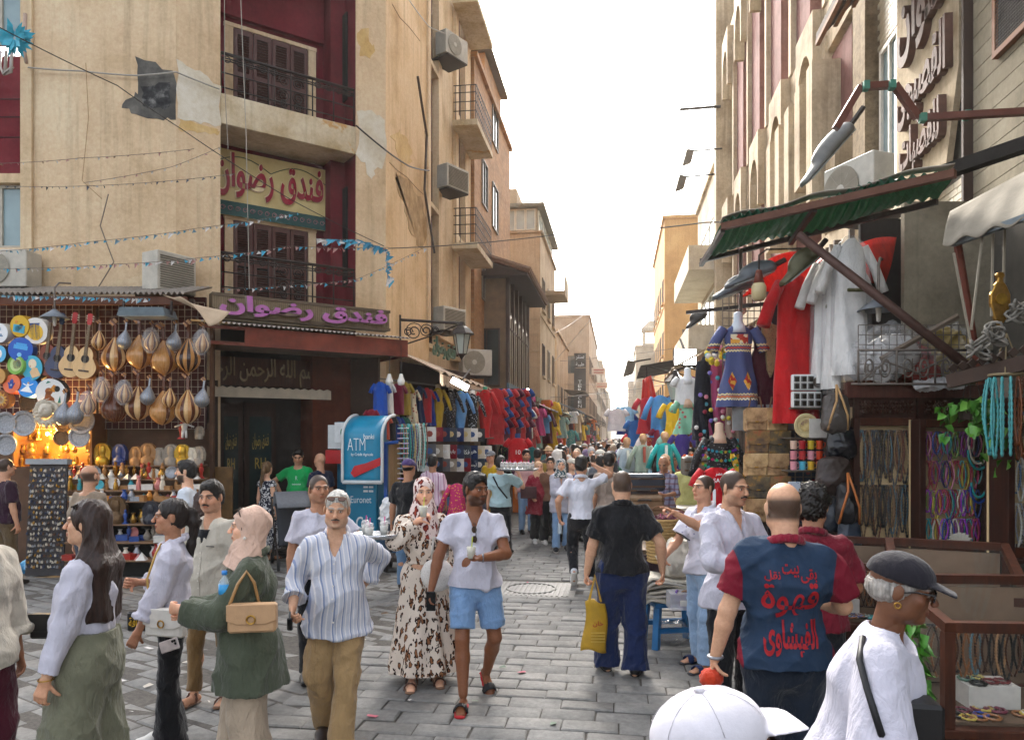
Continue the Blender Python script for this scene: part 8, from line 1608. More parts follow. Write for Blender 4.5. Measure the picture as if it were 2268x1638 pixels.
# children mannequins
def child_form(lab,px,d,top,foot,c,trim):
 z0,z1=h_at(foot,d),h_at(top,d);H_=(z1-z0);T_=thing('child_mannequin',lab,'mannequin',P(px,foot,d),YAW);S=SD();S.ell((0,0,H_-.10),(.075,.088,.10));S.cap((0,.01,H_-.2),(0,.0,H_-.26),.04,.05);S.ell((0,-.085,H_-.11),(.012,.02,.02),k=.01);V,Q=S.mesh(.011);obj('head',fastmesh('head',[(V,Q)],mat('#b98f6c',.5,.1,20,0)),T_);MB().lathe([(0,H_+.0),(.05,H_-.012),(.082,H_-.07),(.078,H_-.09)],14,Matrix.Translation((0,.012,.006))).build('hair',mat('#c49a4a',.6),T_,True)
 o=garment('robe',c,(0,0,H_-.22),0,.36,max(.4,H_-.22),seed=0,name='tunic',cat=None);o.parent=T_;MB().prism([(-.025,-.04),(.025,-.04),(.02,-.35),(-.02,-.35)],-.16,-.10).build('embroidery',mat(trim,.6),o)
child_form('child mannequin in pale grey tunic, left of the three',1388,15.2,968,1045,'#aab6bd','#d8d4c8');child_form('child mannequin in sage embroidered tunic, middle of the three',1424,14.8,960,1045,'#8f9c8c','#a84a3a');child_form('child mannequin in turquoise tunic, right of the three',1472,14.2,955,1045,'#1f9a98','#d4dcd8')
for i,(px,c) in enumerate(((1213,'#3f9a9c'),(1233,'#c8a83a'),(1252,'#d8d6d0'),(1265,'#c8862c'),(1285,'#b8a890'))):
 d=27;T_=thing('robe_mannequin',f'white faceless mannequin in {colname(c)} robe, {"first second third fourth fifth".split()[i]} of five on the left','mannequin',P(px,1010,d),YAW);S=SD();S.ell((0,0,.28),(.085,.095,.125));S.cap((0,0,.15),(0,0,.05),.05,.06);V,Q=S.mesh(.02);obj('head',fastmesh('head',[(V,Q)],mat('#dcdad6',.4,.05,8,0)),T_);o=garment('robe',c,(0,0,.12),0,.5,1.3,seed=1,name='robe',cat=None);o.parent=T_
for px,py,c,kd,h,lab in ((1440,960,'#e2dcd6','dress',.9,'white dress with red embroidered panel on the right stalls'),(1432,880,'#b02430','dress',.8,'red dress beside the blue robe on the right stalls'),(1462,875,'#4a86c0','robe',.9,'blue robe on the mesh of the right stalls'),(1490,890,'#d0a81c','dress',1.0,'yellow dress right of the lantern'),(1485,965,'#9cd0c4','dress',.5,'mint skirt below the lantern'),(1465,950,'#7a1f34','tee',.4,'dark red top on a white bust'),(1538,1005,'#d8581c','tee',.6,'orange sports shirt on the right stalls'),(1510,960,'#3c2c78','dress',.8,'violet dress under the mint flowered dress'),(1410,930,'#1c5c9c','tee',.6,'blue striped shirt under the red flag'),(1405,960,'#c42a34','tee',.6,'red and white shirt under the red flag')):
 d=14.5+(1540-px)/60;o=garment(kd,c,P(px,py,d),YAW,.45,h,lab,None,'garment');
 if 'panel' in lab:MB().box(-.10,.10,-.16,-.12,-.4,-.08).build('embroidered_panel',embro('panel_emb','#b03024','#d8a03c',22),o)
# ---------------------------------------------------------------- cloth patterns for the people
def pat(name,fn,**kw):
 if name in MATS:return MATS[name]
 n=N(name);n.col(fn(n));n.bump(n.noise(14,4,.55,n.coord('Object',(1,1,.45)),.6),kw.get('fold',.5),.03);MATS[name]=n.set(Roughness=.85,**{'Specular IOR Level':.2});return MATS[name]
def leo(n,bg='#d8cabb',sc=17,a='#2a1712',b='#8a5c3c'):
 v=n.n('TexVoronoi',Scale=sc);v.inputs['Randomness'].default_value=.75;nz=n.n('TexNoise',Scale=sc*1.2,Detail=2);mx=n.n('Mix',data_type='VECTOR');mx.inputs[0].default_value=.10;n.l(n.coord('Object',(1.5,1.5,.75)),nz.inputs['Vector']);n.l(n.coord('Object',(1.5,1.5,.75)),mx.inputs[4]);n.l(nz.outputs['Color'],mx.inputs[5]);n.l(mx.outputs[1],v.inputs['Vector'])
 return n.ramp(v.outputs['Distance'],[(0,hexc(b)),(.27,hexc(b)),(.29,hexc(a)),(.42,hexc(a)),(.44,hexc(bg)),(1,hexc(bg))],'LINEAR')
def stripef(c1,c2,c3,fr):
 def f(n):
  sp=n.n('SeparateXYZ');n.l(n.coord(),sp.inputs[0]);q=n.math('ADD',sp.outputs[0],n.math('MULTIPLY',sp.outputs[1],.6));s1=n.math('SINE',n.math('MULTIPLY',q,fr));s2=n.math('SINE',n.math('MULTIPLY',q,fr*.5));c=n.mix(n.ramp(s1,[(.6,(0,0,0)),(.75,(1,1,1))]),hexc(c1),hexc(c2));return n.mix(n.ramp(s2,[(.85,(0,0,0)),(.95,(1,1,1))]),c,hexc(c3))
 return f
def blot(bg,c,sc,th=.52):
 def f(n):return n.ramp(n.noise(sc,1,.4,None,.8),[(th-.02,hexc(bg)),(th+.02,hexc(c))])
 return f
def dots(bg,c,sc,r=.28):
 def f(n):v=n.n('TexVoronoi',Scale=sc);n.l(n.coord(),v.inputs['Vector']);return n.ramp(v.outputs['Distance'],[(r-.04,hexc(c)),(r+.04,hexc(bg))])
 return f
def plaid(n):
 sp=n.n('SeparateXYZ');n.l(n.coord(),sp.inputs[0]);a=n.ramp(n.math('SINE',n.math('MULTIPLY',sp.outputs[0],70)),[(.3,(0,0,0)),(.7,(.6,.6,.6))]);b=n.ramp(n.math('SINE',n.math('MULTIPLY',sp.outputs[2],70)),[(.3,(0,0,0)),(.7,(.6,.6,.6))]);return n.mix(b,n.mix(a,hexc('#8a8aa0'),hexc('#3a2c4a')),hexc('#6a3a40'))
def two(n):
 sp=n.n('SeparateXYZ');n.l(n.coord(),sp.inputs[0]);x=n.math('ABSOLUTE',sp.outputs[0]);f=n.math('GREATER_THAN',n.math('ADD',x,n.math('MULTIPLY',n.math('MAXIMUM',n.math('SUBTRACT',sp.outputs[2],1.30),0),-.28)),.212);return n.mix(f,hexc('#22344a'),hexc('#6e1426'))
C_white,C_cream,C_black,C_khaki,C_jean,C_ljean=cloth('#b9b7c3',fold=.4),cloth('#b4ad9f',fold=.4),cloth('#15161a'),cloth('#9c8059'),cloth('#1d2a4c'),cloth('#7f9dc0')
def PD(px,d):q=PX(px,d);return (q.x,q.y)
def shades(J,up=.075,fwd=-.075,m='#1d1814',lens='#3a2c22',tilt=-50,hang=None):
 T_=MB();Hd,Mh=J['Hd'],J['Mh'];base=Matrix.Translation(Vector(Hd(0,fwd,up)))@Matrix(Mh.tolist()).to_4x4()@Matrix.Rotation(R(tilt),4,'X')
 if hang is not None:base=hang
 o=MB()
 for s in (-1,1):o.prism([(s*(.036+.027*math.cos(a)),.020*math.sin(a)) for a in [2*math.pi*i/12 for i in range(12)]],-.004,.002,base)
 g=o.build('sunglasses',mat(lens,.12,.2,20,0),J['root']);f=MB();f.tube([base@Vector((-.064,0,.010)),base@Vector((0,-.006,.012)),base@Vector((.064,0,.010))],.0035,5)
 for s in (-1,1):f.tube([base@Vector((s*.064,0,.010)),base@Vector((s*.074,.06,.008)),base@Vector((s*.072,.12,-.012))],.0032,5)
 f.build('frame',mat(m,.3),g);return g
def cup(lab,p,straw='#b8c23a',grp=None,sc=1,lid=False,liquid='#d8c890'):
 T_=thing('drink_cup',lab,'cup',p,0,grp,sc);MB().lathe([(.026,-.05),(.036,.04),(.034,.04),(.025,-.045),(0,-.045)],14).build('cup_wall',glass('cup_plastic',(.8,.82,.8),.35,.1),T_,True);MB().lathe([(.024,-.046),(.033,.03),(0,.031)],14).build('drink',mat(liquid,.4,.05,8,0),T_,True);MB().tube([(0,0,-.03),(.012,-.012,.11)],.0045,5).build('straw',mat(straw,.4,.05,8,0),T_)
 if lid:MB().lathe([(.037,.04),(.032,.065),(.012,.075),(0,.075)],12).build('dome_lid',glass('cup_plastic',(.8,.82,.8),.35,.1),T_,True)
 return T_
def handbag(lab,p,rz,w,h,dep,c,flap=True,chain=None,m=None,gold=True,name='handbag'):
 T_=thing(name,lab,'bag',p,rz);mm=m or mat(c,.42,.1,20,.15);MB().box(-w/2,w/2,-dep/2,dep/2,-h/2,h/2).build('body',mm,T_,bev=.012)
 if flap:MB().prism([(-w/2-.003,h/2+.004),(w/2+.003,h/2+.004),(w/2+.003,-h*.05),(w*.3,-h*.18),(-w*.3,-h*.18),(-w/2-.003,-h*.05)],-dep/2-.010,-dep/2-.001).build('flap',mm,T_,bev=.003)
 if gold:MB().tube([(.022*math.cos(a),-dep/2-.016,.022*math.sin(a)) for a in [2*math.pi*i/12 for i in range(12)]],.005,5,closed=True).build('clasp',M_brass,T_)
 return T_
def strap(lab_o,pts,r,c,nm='strap'):return MB().tube([lab_o.matrix_basis.inverted()@Vector(p) for p in pts],r,6).build(nm,mat(c,.5,.15,30,.1),lab_o,True)
def wrapstrap(J,gname,owner,path,r,c,nm='strap',off=.012):
 from mathutils.bvhtree import BVHTree
 me=[x for x in J['root'].children if x.name.startswith(gname)][0].data;bv=BVHTree.FromPolygons([v.co for v in me.vertices],[p.vertices[:] for p in me.polygons]);pts=[]
 for a,z in path:
  d=Vector((math.sin(R(a)),-math.cos(R(a)),0));c0=Vector(J['T'](0,0,z));h=bv.ray_cast(c0+d,-d);pts.append((h[0] if h[0] is not None else c0+d*.1)+d*off)
 pts=[owner.matrix_basis.inverted()@J['world'](p) for p in pts];return MB().tube(pts,r,6).build(nm,mat(c,.5,.15,30,.1),owner,True)
def on_back(J,garment_name,objs,front=False):
 from mathutils.bvhtree import BVHTree
 sh_=[c for c in J['root'].children if c.name.startswith(garment_name)][0];me=sh_.data;bv=BVHTree.FromPolygons([v.co for v in me.vertices],[p.vertices[:] for p in me.polygons])
 import bmesh
 for o in objs:
  bm=bmesh.new();bm.from_mesh(o.data);bmesh.ops.triangulate(bm,faces=bm.faces[:])
  for _ in range(3):
   le=[e for e in bm.edges if (Vector(e.verts[0].co)-e.verts[1].co).length>.02]
   if le:bmesh.ops.subdivide_edges(bm,edges=le,cuts=1);bmesh.ops.triangulate(bm,faces=[f for f in bm.faces if len(f.verts)>3])
  bm.to_mesh(o.data);bm.free()
  Mx=o.matrix_basis.copy();s=-1 if front else 1
  for v in o.data.vertices:
   q=Mx@v.co;h=bv.ray_cast(Vector((q.x,s*1.0,q.z)),Vector((0,-s,0)))
   if h[0] is not None:q.y=h[0].y+s*.007
   v.co=Mx.inverted()@q
  o.data.update()
# ---------------------------------------------------------------- the walkers in front
J1=person('man at the left edge in white shirt and maroon trousers',PD(-52,3.9),1.74,75,'mid',top=(C_cream,dict(sleeve=1.62,hem=.82,neck='open',loose=.03)),bot=('trousers',cloth('#4a1424'),dict(loose=.03,flare=.02)),rh=(-.27,-.10,.86),yaw=0,shoe=('shoe','#1c1612'))
J2=person('long-haired woman in white tied shirt and olive trousers',PD(192,3.95),1.70,-82,'olive',True,.3,'long','#2a1912',top=(C_white,dict(sleeve=1.93,hem=1.05,loose=.018,sw=.014,neck='open',collar=True,depth=.05)),bot=('trousers',cloth('#6b6b58'),dict(loose=.055,flare=.075,knee=.03,rise=.95,zs=.35,amp=.010)),lh=(.27,-.10,.82),pitch=-4,lf=(.1,-.06,0,5),rf=(-.1,.05,0,-5),lip='#8a3a34')
shades(J2,.098,-.055,tilt=-62);MB().lathe([(.0,.0),(.01,.0)],6).build('earring',M_brass,J2['root']) if False else None
MB().tube([Vector(J2['lh'])+Vector((.036*math.cos(a),.036*math.sin(a),.0)) for a in [2*math.pi*i/14 for i in range(14)]],.004,5,closed=True).build('bangle',M_brass,J2['root'])
b=handbag('small black clutch behind the long-haired woman',P(112,1385,4.2),YAW,.22,.14,.05,'#141416',gold=False)
J3=person('dark-haired girl with ponytail, white shirt and flared black jeans',PD(378,4.87),1.63,-66,'mid',True,.0,'pony','#1a110d',top=(C_white,dict(sleeve=1.7,hem=.99,loose=.026,sw=.014,neck='open',collar=True,depth=.09)),bot=('trousers',cloth('#131418'),dict(loose=.012,flare=.06,rise=.7)),rh=(-.14,-.22,1.16),lh=(.20,-.20,.88),lel=(.9,.5,-.2),pitch=-2,curl=(.6,.7),shoe=('sneaker','#c9c6c0','#d8d4cc'),lip='#8a3c38')
b=handbag('white handbag with gold clasp at the black jeans',P(368,1377,4.62),YAW+R(-14),.27,.17,.07,'#d4d0c8');w3=J3['world'];strap(b,[P(332,1352,4.62),P(326,1280,4.66),P(345,1225,4.72),Vector(w3(J3['T'](.05,-.06,1.45)))],.007,'#a8843c','chain')
ph=thing('phone','phone in pale patterned case held by the ponytail girl','phone',P(375,1428,4.58),YAW-.3);ph.rotation_euler=(0,R(70),YAW-.3);MB().box(-.036,.036,-.006,.006,-.075,.075).build('case',mat('#b8aca8',.3,.35,14,0),ph,bev=.006);[MB().lathe([(.008,0),(.008,.003),(0,.003)],10,Matrix.Translation((-.018+.018*(k%2),-.0065,.055-.018*(k//2)))@Matrix.Rotation(R(90),4,'X')).build('camera_lens',M_void,ph) for k in range(3)]
b=handbag('round black purse with yellow lettering behind the white handbag',P(308,1373,4.9),YAW,.13,.13,.08,'#17171a',flap=False,gold=False,name='purse');text('طاقة',1,mat('#c9a02c',.5),b,(0,-.045,0),width=.09,height=.06,ar=True)
J4=person('young man in cream open shirt and khaki trousers looking ahead',PD(468,5.7),1.70,-14,'tan',False,.1,'short','#15110e',.25,'#1a1410',top=(C_cream,dict(sleeve=1.14,hem=.86,neck='open',loose=.02,depth=.16,sw=.02)),bot=('trousers',cloth('#6f5532'),dict(loose=.008,hem=.12)),yaw=8,pitch=4,shoe=('sandal','#5a3a2c','#6a4a34'),lf=(.10,.1,0,10),rf=(-.12,-.05,0,-8))
put_on(J4,MB().prism([(-.055,1.38),(.055,1.38),(.03,1.26),(-.03,1.26)],-.118,-.09),'undershirt',C_black);put_on(J4,MB().box(.06,.13,-.147,-.142,1.255,1.262),'pocket_trim',C_black)
J5=person('woman in beige headscarf and loose green jacket',PD(552,4.26),1.64,-78,'light',True,.2,'hijab','#2a1c14',top=(cloth('#474d3e'),dict(sleeve=1.92,hem=.66,loose=.036,sw=.022,flare=.045,neck='round',collar=True,name='jacket')),bot=('trousers',cloth('#a3927e'),dict(loose=.05,flare=.06,zs=.35)),lh=(.10,-.36,1.16),rh=(-.06,-.36,1.12),curl=(.7,.7),lpalm=(-1,0,0),extra=dict(scarf=cloth('#c9a895')),lip='#8a3c38',lf=(.09,.05,0,5),rf=(-.09,-.1,0,-5))
shades(J5,.108,-.06,'#1a1412','#2a1c14',-70);put_on(J5,MB().lathe([(0,-.012),(.012,0),(0,.012)],8,Matrix.Translation(Vector(J5['Hd'](.098,-.01,-.055)))),'earring',mat('#d8d4cc',.2))
b=handbag('quilted tan handbag on the green jacket',P(560,1366,3.98),YAW+R(8),.25,.15,.08,'#b08c68');w5=J5['world'];wrapstrap(J5,'jacket',b,[(72,1.04),(76,1.2),(84,1.33),(94,1.40),(104,1.33),(114,1.2),(120,1.04)],.009,'#a07a4c',off=.03)
bt=thing('water_bottle','small plastic water bottle with blue label and cap','bottle',P(497,1300,4.05));MB().lathe([(.028,-.09),(.031,-.08),(.031,.03),(.012,.06),(.012,.075)],14).build('bottle',glass('bottle_pet',(.75,.85,.9),.3,.08),bt,True);MB().lathe([(.0315,-.045),(.0315,.02)],14).build('label',mat('#2f8ac0',.4),bt,True);MB().lathe([(.015,.07),(.015,.092),(0,.092)],12).build('cap',mat('#2f7fc8',.4),bt,True)
J6=person('grey-haired man with moustache in striped shirt and khaki trousers',PD(748,5.0),1.70,4,'olive',False,.5,'none','#a8a49c',.12,'#4a453e',top=(pat('striped_shirt',stripef('#b9bcc8','#d6d4d6','#7f8cac',190)),dict(sleeve=1.72,hem=.76,neck='open',collar=True,loose=.022,sw=.014,depth=.09,flare=.03)),bot=('trousers',C_khaki,dict(loose=.022,flare=.02,zs=.5,amp=.009)),rh=(-.27,-.17,.96),rel=(-.45,1,-.1),lh=(.14,.20,1.02),lel=(.8,1,0),lean=7,pitch=2,yaw=4,lf=(.06,-.24,0,4),rf=(-.09,.10,12,-6),drop=.02,shoe=('shoe','#2a1c14'),curl=(.4,.75),tilt=3)
S=SD();Hd=J6['Hd'];Mh=J6['Mh']
S.ell(Hd(0,.022,.040),(.086,.106,.098),M=Mh);S.ell(Hd(0,-.115,-.03),(.078,.085,.105),M=Mh,k=.012,op='s');S.ell(Hd(0,-.06,-.10),(.078,.10,.08),M=Mh,k=.02,op='s');[S.ell(Hd(x*.088,.0,-.015),(.022,.03,.04),M=Mh,k=.01,op='s') for x in (-1,1)]
J6['part']('hair',S,.006,hairmat('#b4b0a8'),.003,60);shades(J6,.090,-.075,'#8a6a4c','#4a2c1c',-55)
kk=thing('car_key','black car key held in the striped-shirt man\'s hand','key',J6['world'](J6['rp'])+Vector((0,-.03,-.02)));MB().box(-.018,.018,-.01,.01,-.05,.03).build('fob',mat('#111214',.3),kk,bev=.006);MB().box(-.006,.006,-.003,.003,.03,.07).build('blade',M_silver,kk)
J7=person('smiling woman in leopard print headscarf and long leopard print dress',PD(938,6.2),1.70,8,'light',True,.15,'hijab_loose','#3a2a1c',top=(pat('leopard_dress',leo),dict(sleeve=1.93,hem=1.02,loose=.022,sw=.03,neck='round',gather=1.06,name='bodice')),bot=('dress',pat('leopard_dress',leo),dict(to=.10,flare=.14,folds=9,top=1.09)),rh=(-.06,-.24,1.40),rel=(-.8,-.1,-.8),lh=(.24,.1,.95),extra=dict(scarf=pat('leopard_scarf',lambda n:leo(n,'#d4c2bc',15,'#5a1c18','#8a3a2c'))),pitch=2,yaw=4,curl=(.3,.65),shoe=('sandal','#4a2a1a','#7a5a44'),lf=(.11,-.02,0,8),rf=(-.10,-.10,0,-6),lip='#a04a44',gaze=.3)
cup('small cup of yellow juice at the leopard print woman\'s mouth',P(937,1130,5.86));put_on(J7,MB().tube([Vector(J7['T'](.14*math.cos(a),.01+.115*math.sin(a),1.055)) for a in [2*math.pi*i/20 for i in range(20)]],.008,5,closed=True),'belt_cord',mat('#d8ccb8',.7))
b=thing('handbag','white knitted round handbag between the couple','bag',P(968,1272,5.95),YAW);MB().lathe([(0,-.05),(.09,-.045),(.13,-.02),(.135,0),(.13,.02),(.09,.045),(0,.05)],20,Matrix.Rotation(R(90),4,'X')).build('body',embro('knit','#d6d2cc','#b8b2aa',90),b,True);strap(b,[P(955,1240,5.95),P(960,1190,5.95),P(985,1185,6.0),P(985,1240,5.95)],.010,'#d0ccc4')
J8=person('bearded man in white T-shirt, denim shorts and red slides',PD(1045,5.8),1.77,4,'dark',False,.35,'short','#120e0c',.72,None,top=(C_white,dict(sleeve=.62,hem=.88,neck='v',loose=.012,depth=.075,sw=.014)),bot=('shorts',cloth('#7292b8'),dict(loose=.02,len=.82)),lh=(.06,-.30,1.13),lel=(1,.35,-.5),rh=(-.31,-.06,.86),rel=(-1,.6,0),yaw=34,pitch=2,lf=(.10,.26,38,16),rf=(-.07,-.20,0,-8),drop=.015,shoe=('slide','#16181c','#a81620'),curl=(.75,.45),fing=((.75,.8,.8,.8,.5),None),lpalm=(0,-.2,1),gaze=.5,hip=.02)
cup('half full juice cup in the bearded man\'s hand',J8['world'](J8['lp'])+Vector((0,-.01,.06)),'#b8c23a');shades(J8,hang=Matrix.Translation((.015,-.155,1.285))@Matrix.Rotation(R(88),4,'Y'))
put_on(J8,MB().tube([Vector(J8['lh'])+Vector(J8['ld'])*-.02+Vector((.0,.030*math.cos(a),.030*math.sin(a))) for a in [2*math.pi*i/14 for i in range(14)]],.008,5,closed=True),'watch',M_silver)
ph=thing('phone','black phone in the bearded man\'s lowered hand','phone',J8['world'](J8['rp'])+Vector((.02,-.02,0)),YAW);MB().box(-.036,.036,-.005,.005,-.075,.075).build('case',mat('#0f1013',.2),ph,bev=.006)
J9=person('stout man seen from behind in black polo shirt and blue jeans',PD(1377,6.4),1.75,176,'olive',False,.8,'buzz','#3a3028',top=(cloth('#121317'),dict(sleeve=.78,hem=.88,neck='round',collar=True,loose=.02,sw=.02,points=False)),bot=('trousers',cloth('#19284e'),dict(loose=.035,flare=.035,zs=.7,amp=.012,rise=.2)),lh=(.30,-.04,.86),rh=(-.34,.04,.90),yaw=8,shoe=('shoe','#111114'),lf=(.13,-.06,0,14),rf=(-.11,.06,0,-14),curl=(.8,.45))
cb=thing('cloth_bag','yellow cloth shopping bag in the black polo man\'s hand','bag',P(1317,1382,6.3),YAW);MB().sheet(lambda u,v:((u-.5)*(.17+.05*v)+.015*math.sin(v*5),-.04*math.sin(u*3.14)-.01,.20-.42*v+.02*math.sin(u*5)),10,12,-.05).build('body',mat('#b08a22',.6,.2,9,.3),cb,True);[MB().tube([(-.05,y,.2),(.0,y,.42),(.05,y,.2)],.008,5).build('handle',mat('#b08a22',.6),cb) for y in (-.03,.02)];text('خان',1,mat('#a0301c',.6),cb,(.02,-.062,.02),width=.09,height=.05,ar=True);[MB().box(-.04,.08,-.060,-.056,-.06-k*.025,-.052-k*.025).build('print_line',mat('#c9a84a',.6),cb) for k in range(4)]
J10=person('man with moustache in loose white shirt standing with hands together',PD(1622,5.35),1.80,18,'olive',False,.45,'buzz','#1a1512',.3,'#15100d',top=(C_white,dict(sleeve=1.60,hem=.80,neck='open',collar=True,loose=.02,sw=.016,depth=.13,flare=.025)),bot=('trousers',cloth('#14151a'),dict(loose=.02)),rh=(-.06,-.30,1.10),rel=(-1,.4,-.3),lh=(.08,-.30,1.08),yaw=14,pitch=5,curl=(.6,.6),shoe=('shoe','#15130f'))
J11=person('bald man from behind in navy and maroon polo with red lettering',PD(1735,3.8),1.81,172,'olive',False,.55,'bald','#2a211c',.3,top=(pat('navy_maroon',two,fold=.35),dict(sleeve=.72,hem=.86,neck='round',collar=cloth('#7a162a'),loose=.022,sw=.02,points=False)),bot=('trousers',cloth('#16202e'),dict(loose=.025)),lh=(.33,-.02,.86),lel=(1,.5,0),rh=(-.22,-.30,1.1),yaw=4,pitch=6,curl=(.85,.5),fine=.9)
M_red=mat('#c8232c',.6,.1,20,.05);tx=[]
for body,z,w,h,x in (('قهوة',1.20,.26,.17,0),('الفيشاوى',1.02,.25,.17,0),('بقى',1.315,.08,.06,-.085),('بيت',1.34,.08,.06,.0),('نقل',1.315,.07,.05,.085)):
 o=text(body,1,M_red,J11['root'],(x,.2,z),(R(90),0,R(180)),.0015,w,h,bold=.03 if z<1.2 else.02,ar=True);tx.append(o)
on_back(J11,'shirt',tx)
put_on(J11,MB().tube([Vector(J11['lh'])+Vector((.034*math.cos(a),.034*math.sin(a),.0)) for a in [2*math.pi*i/14 for i in range(14)]],.009,5,closed=True),'watch',M_silver)
rc=bag_blob('crumpled orange-red cloth in the bald man\'s fist',J11['world'](J11['lp'])+Vector((0,-.02,-.05)),.05,cloth('#b03418'),'cloth','cloth',(1,1,1),61)
J12=person('dark-haired man in maroon polo shirt beside the bald man',PD(1800,4.65),1.73,152,'mid',False,.2,'curly','#17120f',.2,top=(cloth('#6e1426'),dict(sleeve=.8,hem=.86,neck='round',collar=True,loose=.02,points=False)),bot=('trousers',cloth('#23262c'),{}),rh=(-.12,-.30,1.1))
J13=person('older woman in dark cap, glasses and big white T-shirt',PD(1893,2.62),1.655,62,'deep',True,.55,'cap','#8a8580',top=(C_white,dict(sleeve=.98,hem=.80,loose=.035,sw=.04,neck='round',flare=.05,amp=.010,fr=8)),bot=('trousers',cloth('#3a4a5c'),{}),lean=14,pitch=4,rh=(-.16,-.30,.98),lh=(.1,-.30,.95),extra=dict(hat=cloth('#1d1b22',fold=.2)),curl=(.5,.5),fine=.8,lip='#5a2c24')
S=SD();Hd,Mh=J13['Hd'],J13['Mh'];S.ell(Hd(0,.032,-.008),(.082,.092,.066),M=Mh);S.ell(Hd(0,-.10,-.02),(.09,.12,.12),M=Mh,k=.01,op='s');J13['part']('hair_curls',S,.006,hairmat('#8f8a84'),.004,75);shades(J13,.004,-.102,'#14110f','#1d1713',0)
put_on(J13,MB().tube([Vector(J13['Hd'](-.088,.005+.010*math.cos(a),-.048+.010*math.sin(a))) for a in [2*math.pi*i/12 for i in range(12)]],.0035,5,closed=True),'earring',M_brass)
put_on(J13,MB().tube([Vector(J13['rh'])+Vector((.034*math.cos(a),.034*math.sin(a),.01)) for a in [2*math.pi*i/14 for i in range(14)]],.006,5,closed=True),'bracelet',M_brass)
b=handbag('black leather shoulder bag of the woman in the dark cap',P(1992,1625,2.45),YAW+R(-10),.24,.24,.12,'#121214',flap=False,gold=False);wrapstrap(J13,'shirt',b,[(-62,.98),(-70,1.08),(-84,1.2),(-98,1.32),(-112,1.40),(-130,1.46)],.012,'#17171a',off=.012)
J14=person('person in a white baseball cap at the bottom edge',PD(1612,1.32),1.595,100,'tan',False,.0,'cap','#2a2420',top=(C_white,dict(sleeve=.6)),bot=None,shoe=None,extra=dict(hat=mat('#c6c3ca',.85,.05,30,.1)),fine=.7,pitch=-12)
put_on(J14,MB().lathe([(.011,0),(.009,.006),(0,.008)],10,Matrix.Translation(Vector(J14['Hd'](0,.016,.132)))),'cap_button',cloth('#c8c4ca'));[put_on(J14,MB().tube([Vector(J14['Hd'](.095*math.cos(a)*math.sin(t),.016+.117*math.sin(a)*math.sin(t),.048+.0855*math.cos(t))) for t in [.05+.2*k for k in range(7)]],.0006,4),'seam',cloth('#bcb8be')) for a in [.52*2*q for q in range(6)]];shades(J14,.004,-.10,'#14110f','#3a3a40',0)
J15=person('young man in pale printed shirt pointing to the left',PD(1556,6.6),1.70,-62,'tan',False,0,'buzz','#15110e',0,None,top=(pat('pale_print',dots('#cdccd8','#8a8cac',16,.14)),dict(sleeve=.8,hem=.86,neck='open',collar=True,loose=.02,sw=.03,depth=.07)),bot=('trousers',cloth('#8fa9c6'),dict(loose=.025,flare=.02)),lh=(.16,-.47,1.44),lel=(.6,.3,-1),rh=(-.12,-.34,1.02),pitch=-6,curl=(.8,.6),fing=((0,.9,.9,.9,.7),None),lpalm=(0,0,-1),shoe=('slide','#1d2c54','#2a2c34'),lf=(.12,-.06,0,8),rf=(-.12,.08,0,-6))
ph=thing('phone','black phone in the pointing man\'s other hand','phone',P(1512,1187,6.2),YAW);ph.rotation_euler=(R(65),R(15),YAW-.8);MB().box(-.036,.036,-.005,.005,-.078,.078).build('case',mat('#0f1013',.2),ph,bev=.006)
def placket(J,x0,z0,z1,c,n=6,gname='shirt'):
 from mathutils.bvhtree import BVHTree
 me=[q for q in J['root'].children if q.name.startswith(gname)][0].data;bv=BVHTree.FromPolygons([v.co for v in me.vertices],[p.vertices[:] for p in me.polygons]);pts=[]
 for i in range(25):
  z=z0+(z1-z0)*i/24;h=bv.ray_cast(Vector((x0+J['T'](0,0,z)[0],-1,z)),Vector((0,1,0)))
  if h[0] is not None:pts.append(h[0]+Vector((0,-.001,0)))
 if len(pts)<3:return
 pl=MB().tube([p+Vector((.014,0,0)) for p in pts],.0022,4).build('placket',cloth(c),J['root'])
 for i in range(n):p=pts[int(1+(len(pts)-2)*i/n)];MB().lathe([(.0065,0),(.0055,.003),(0,.003)],8,Matrix.Translation(p)@Matrix.Rotation(R(90),4,'X')).build('button',mat('#d8d2c8',.3),pl)
placket(J6,.0,1.27,.78,'#8a90a4');placket(J10,.0,1.24,.84,'#8c8a96');placket(J4,.0,1.22,.88,'#8a8478');placket(J3,.0,1.28,1.02,'#8c8a96')
# ---------------------------------------------------------------- people around the hotel door
MD=dict(fine=1.5)
J21=person('tall young man in green T-shirt by the hotel door',PD(660,12.7),1.84,4,'tan',False,.1,'short','#14100d',top=(cloth('#129a50'),dict(sleeve=.7,hem=.86,neck='round')),bot=('trousers',cloth('#23304a'),{}),pitch=22,yaw=8,rh=(-.27,.0,1.0),rel=(-1,.2,0),**MD);tx=[text('R',1,M_wt,J21['root'],(0,-.2,1.27),(R(90),0,0),.001,.035,.06),text('ooooo',1,M_wt,J21['root'],(0,-.2,1.17),(R(90),0,0),.001,.14,.022,bold=.03)];on_back(J21,'shirt',tx,True)
person('bald man in navy T-shirt talking to the man in green',PD(708,12.5),1.76,-125,'tan',False,.25,'none','#3a2c24',.3,top=(cloth('#18213a'),dict(sleeve=.72,hem=.86)),bot=('trousers',cloth('#2c3444'),{}),**MD)
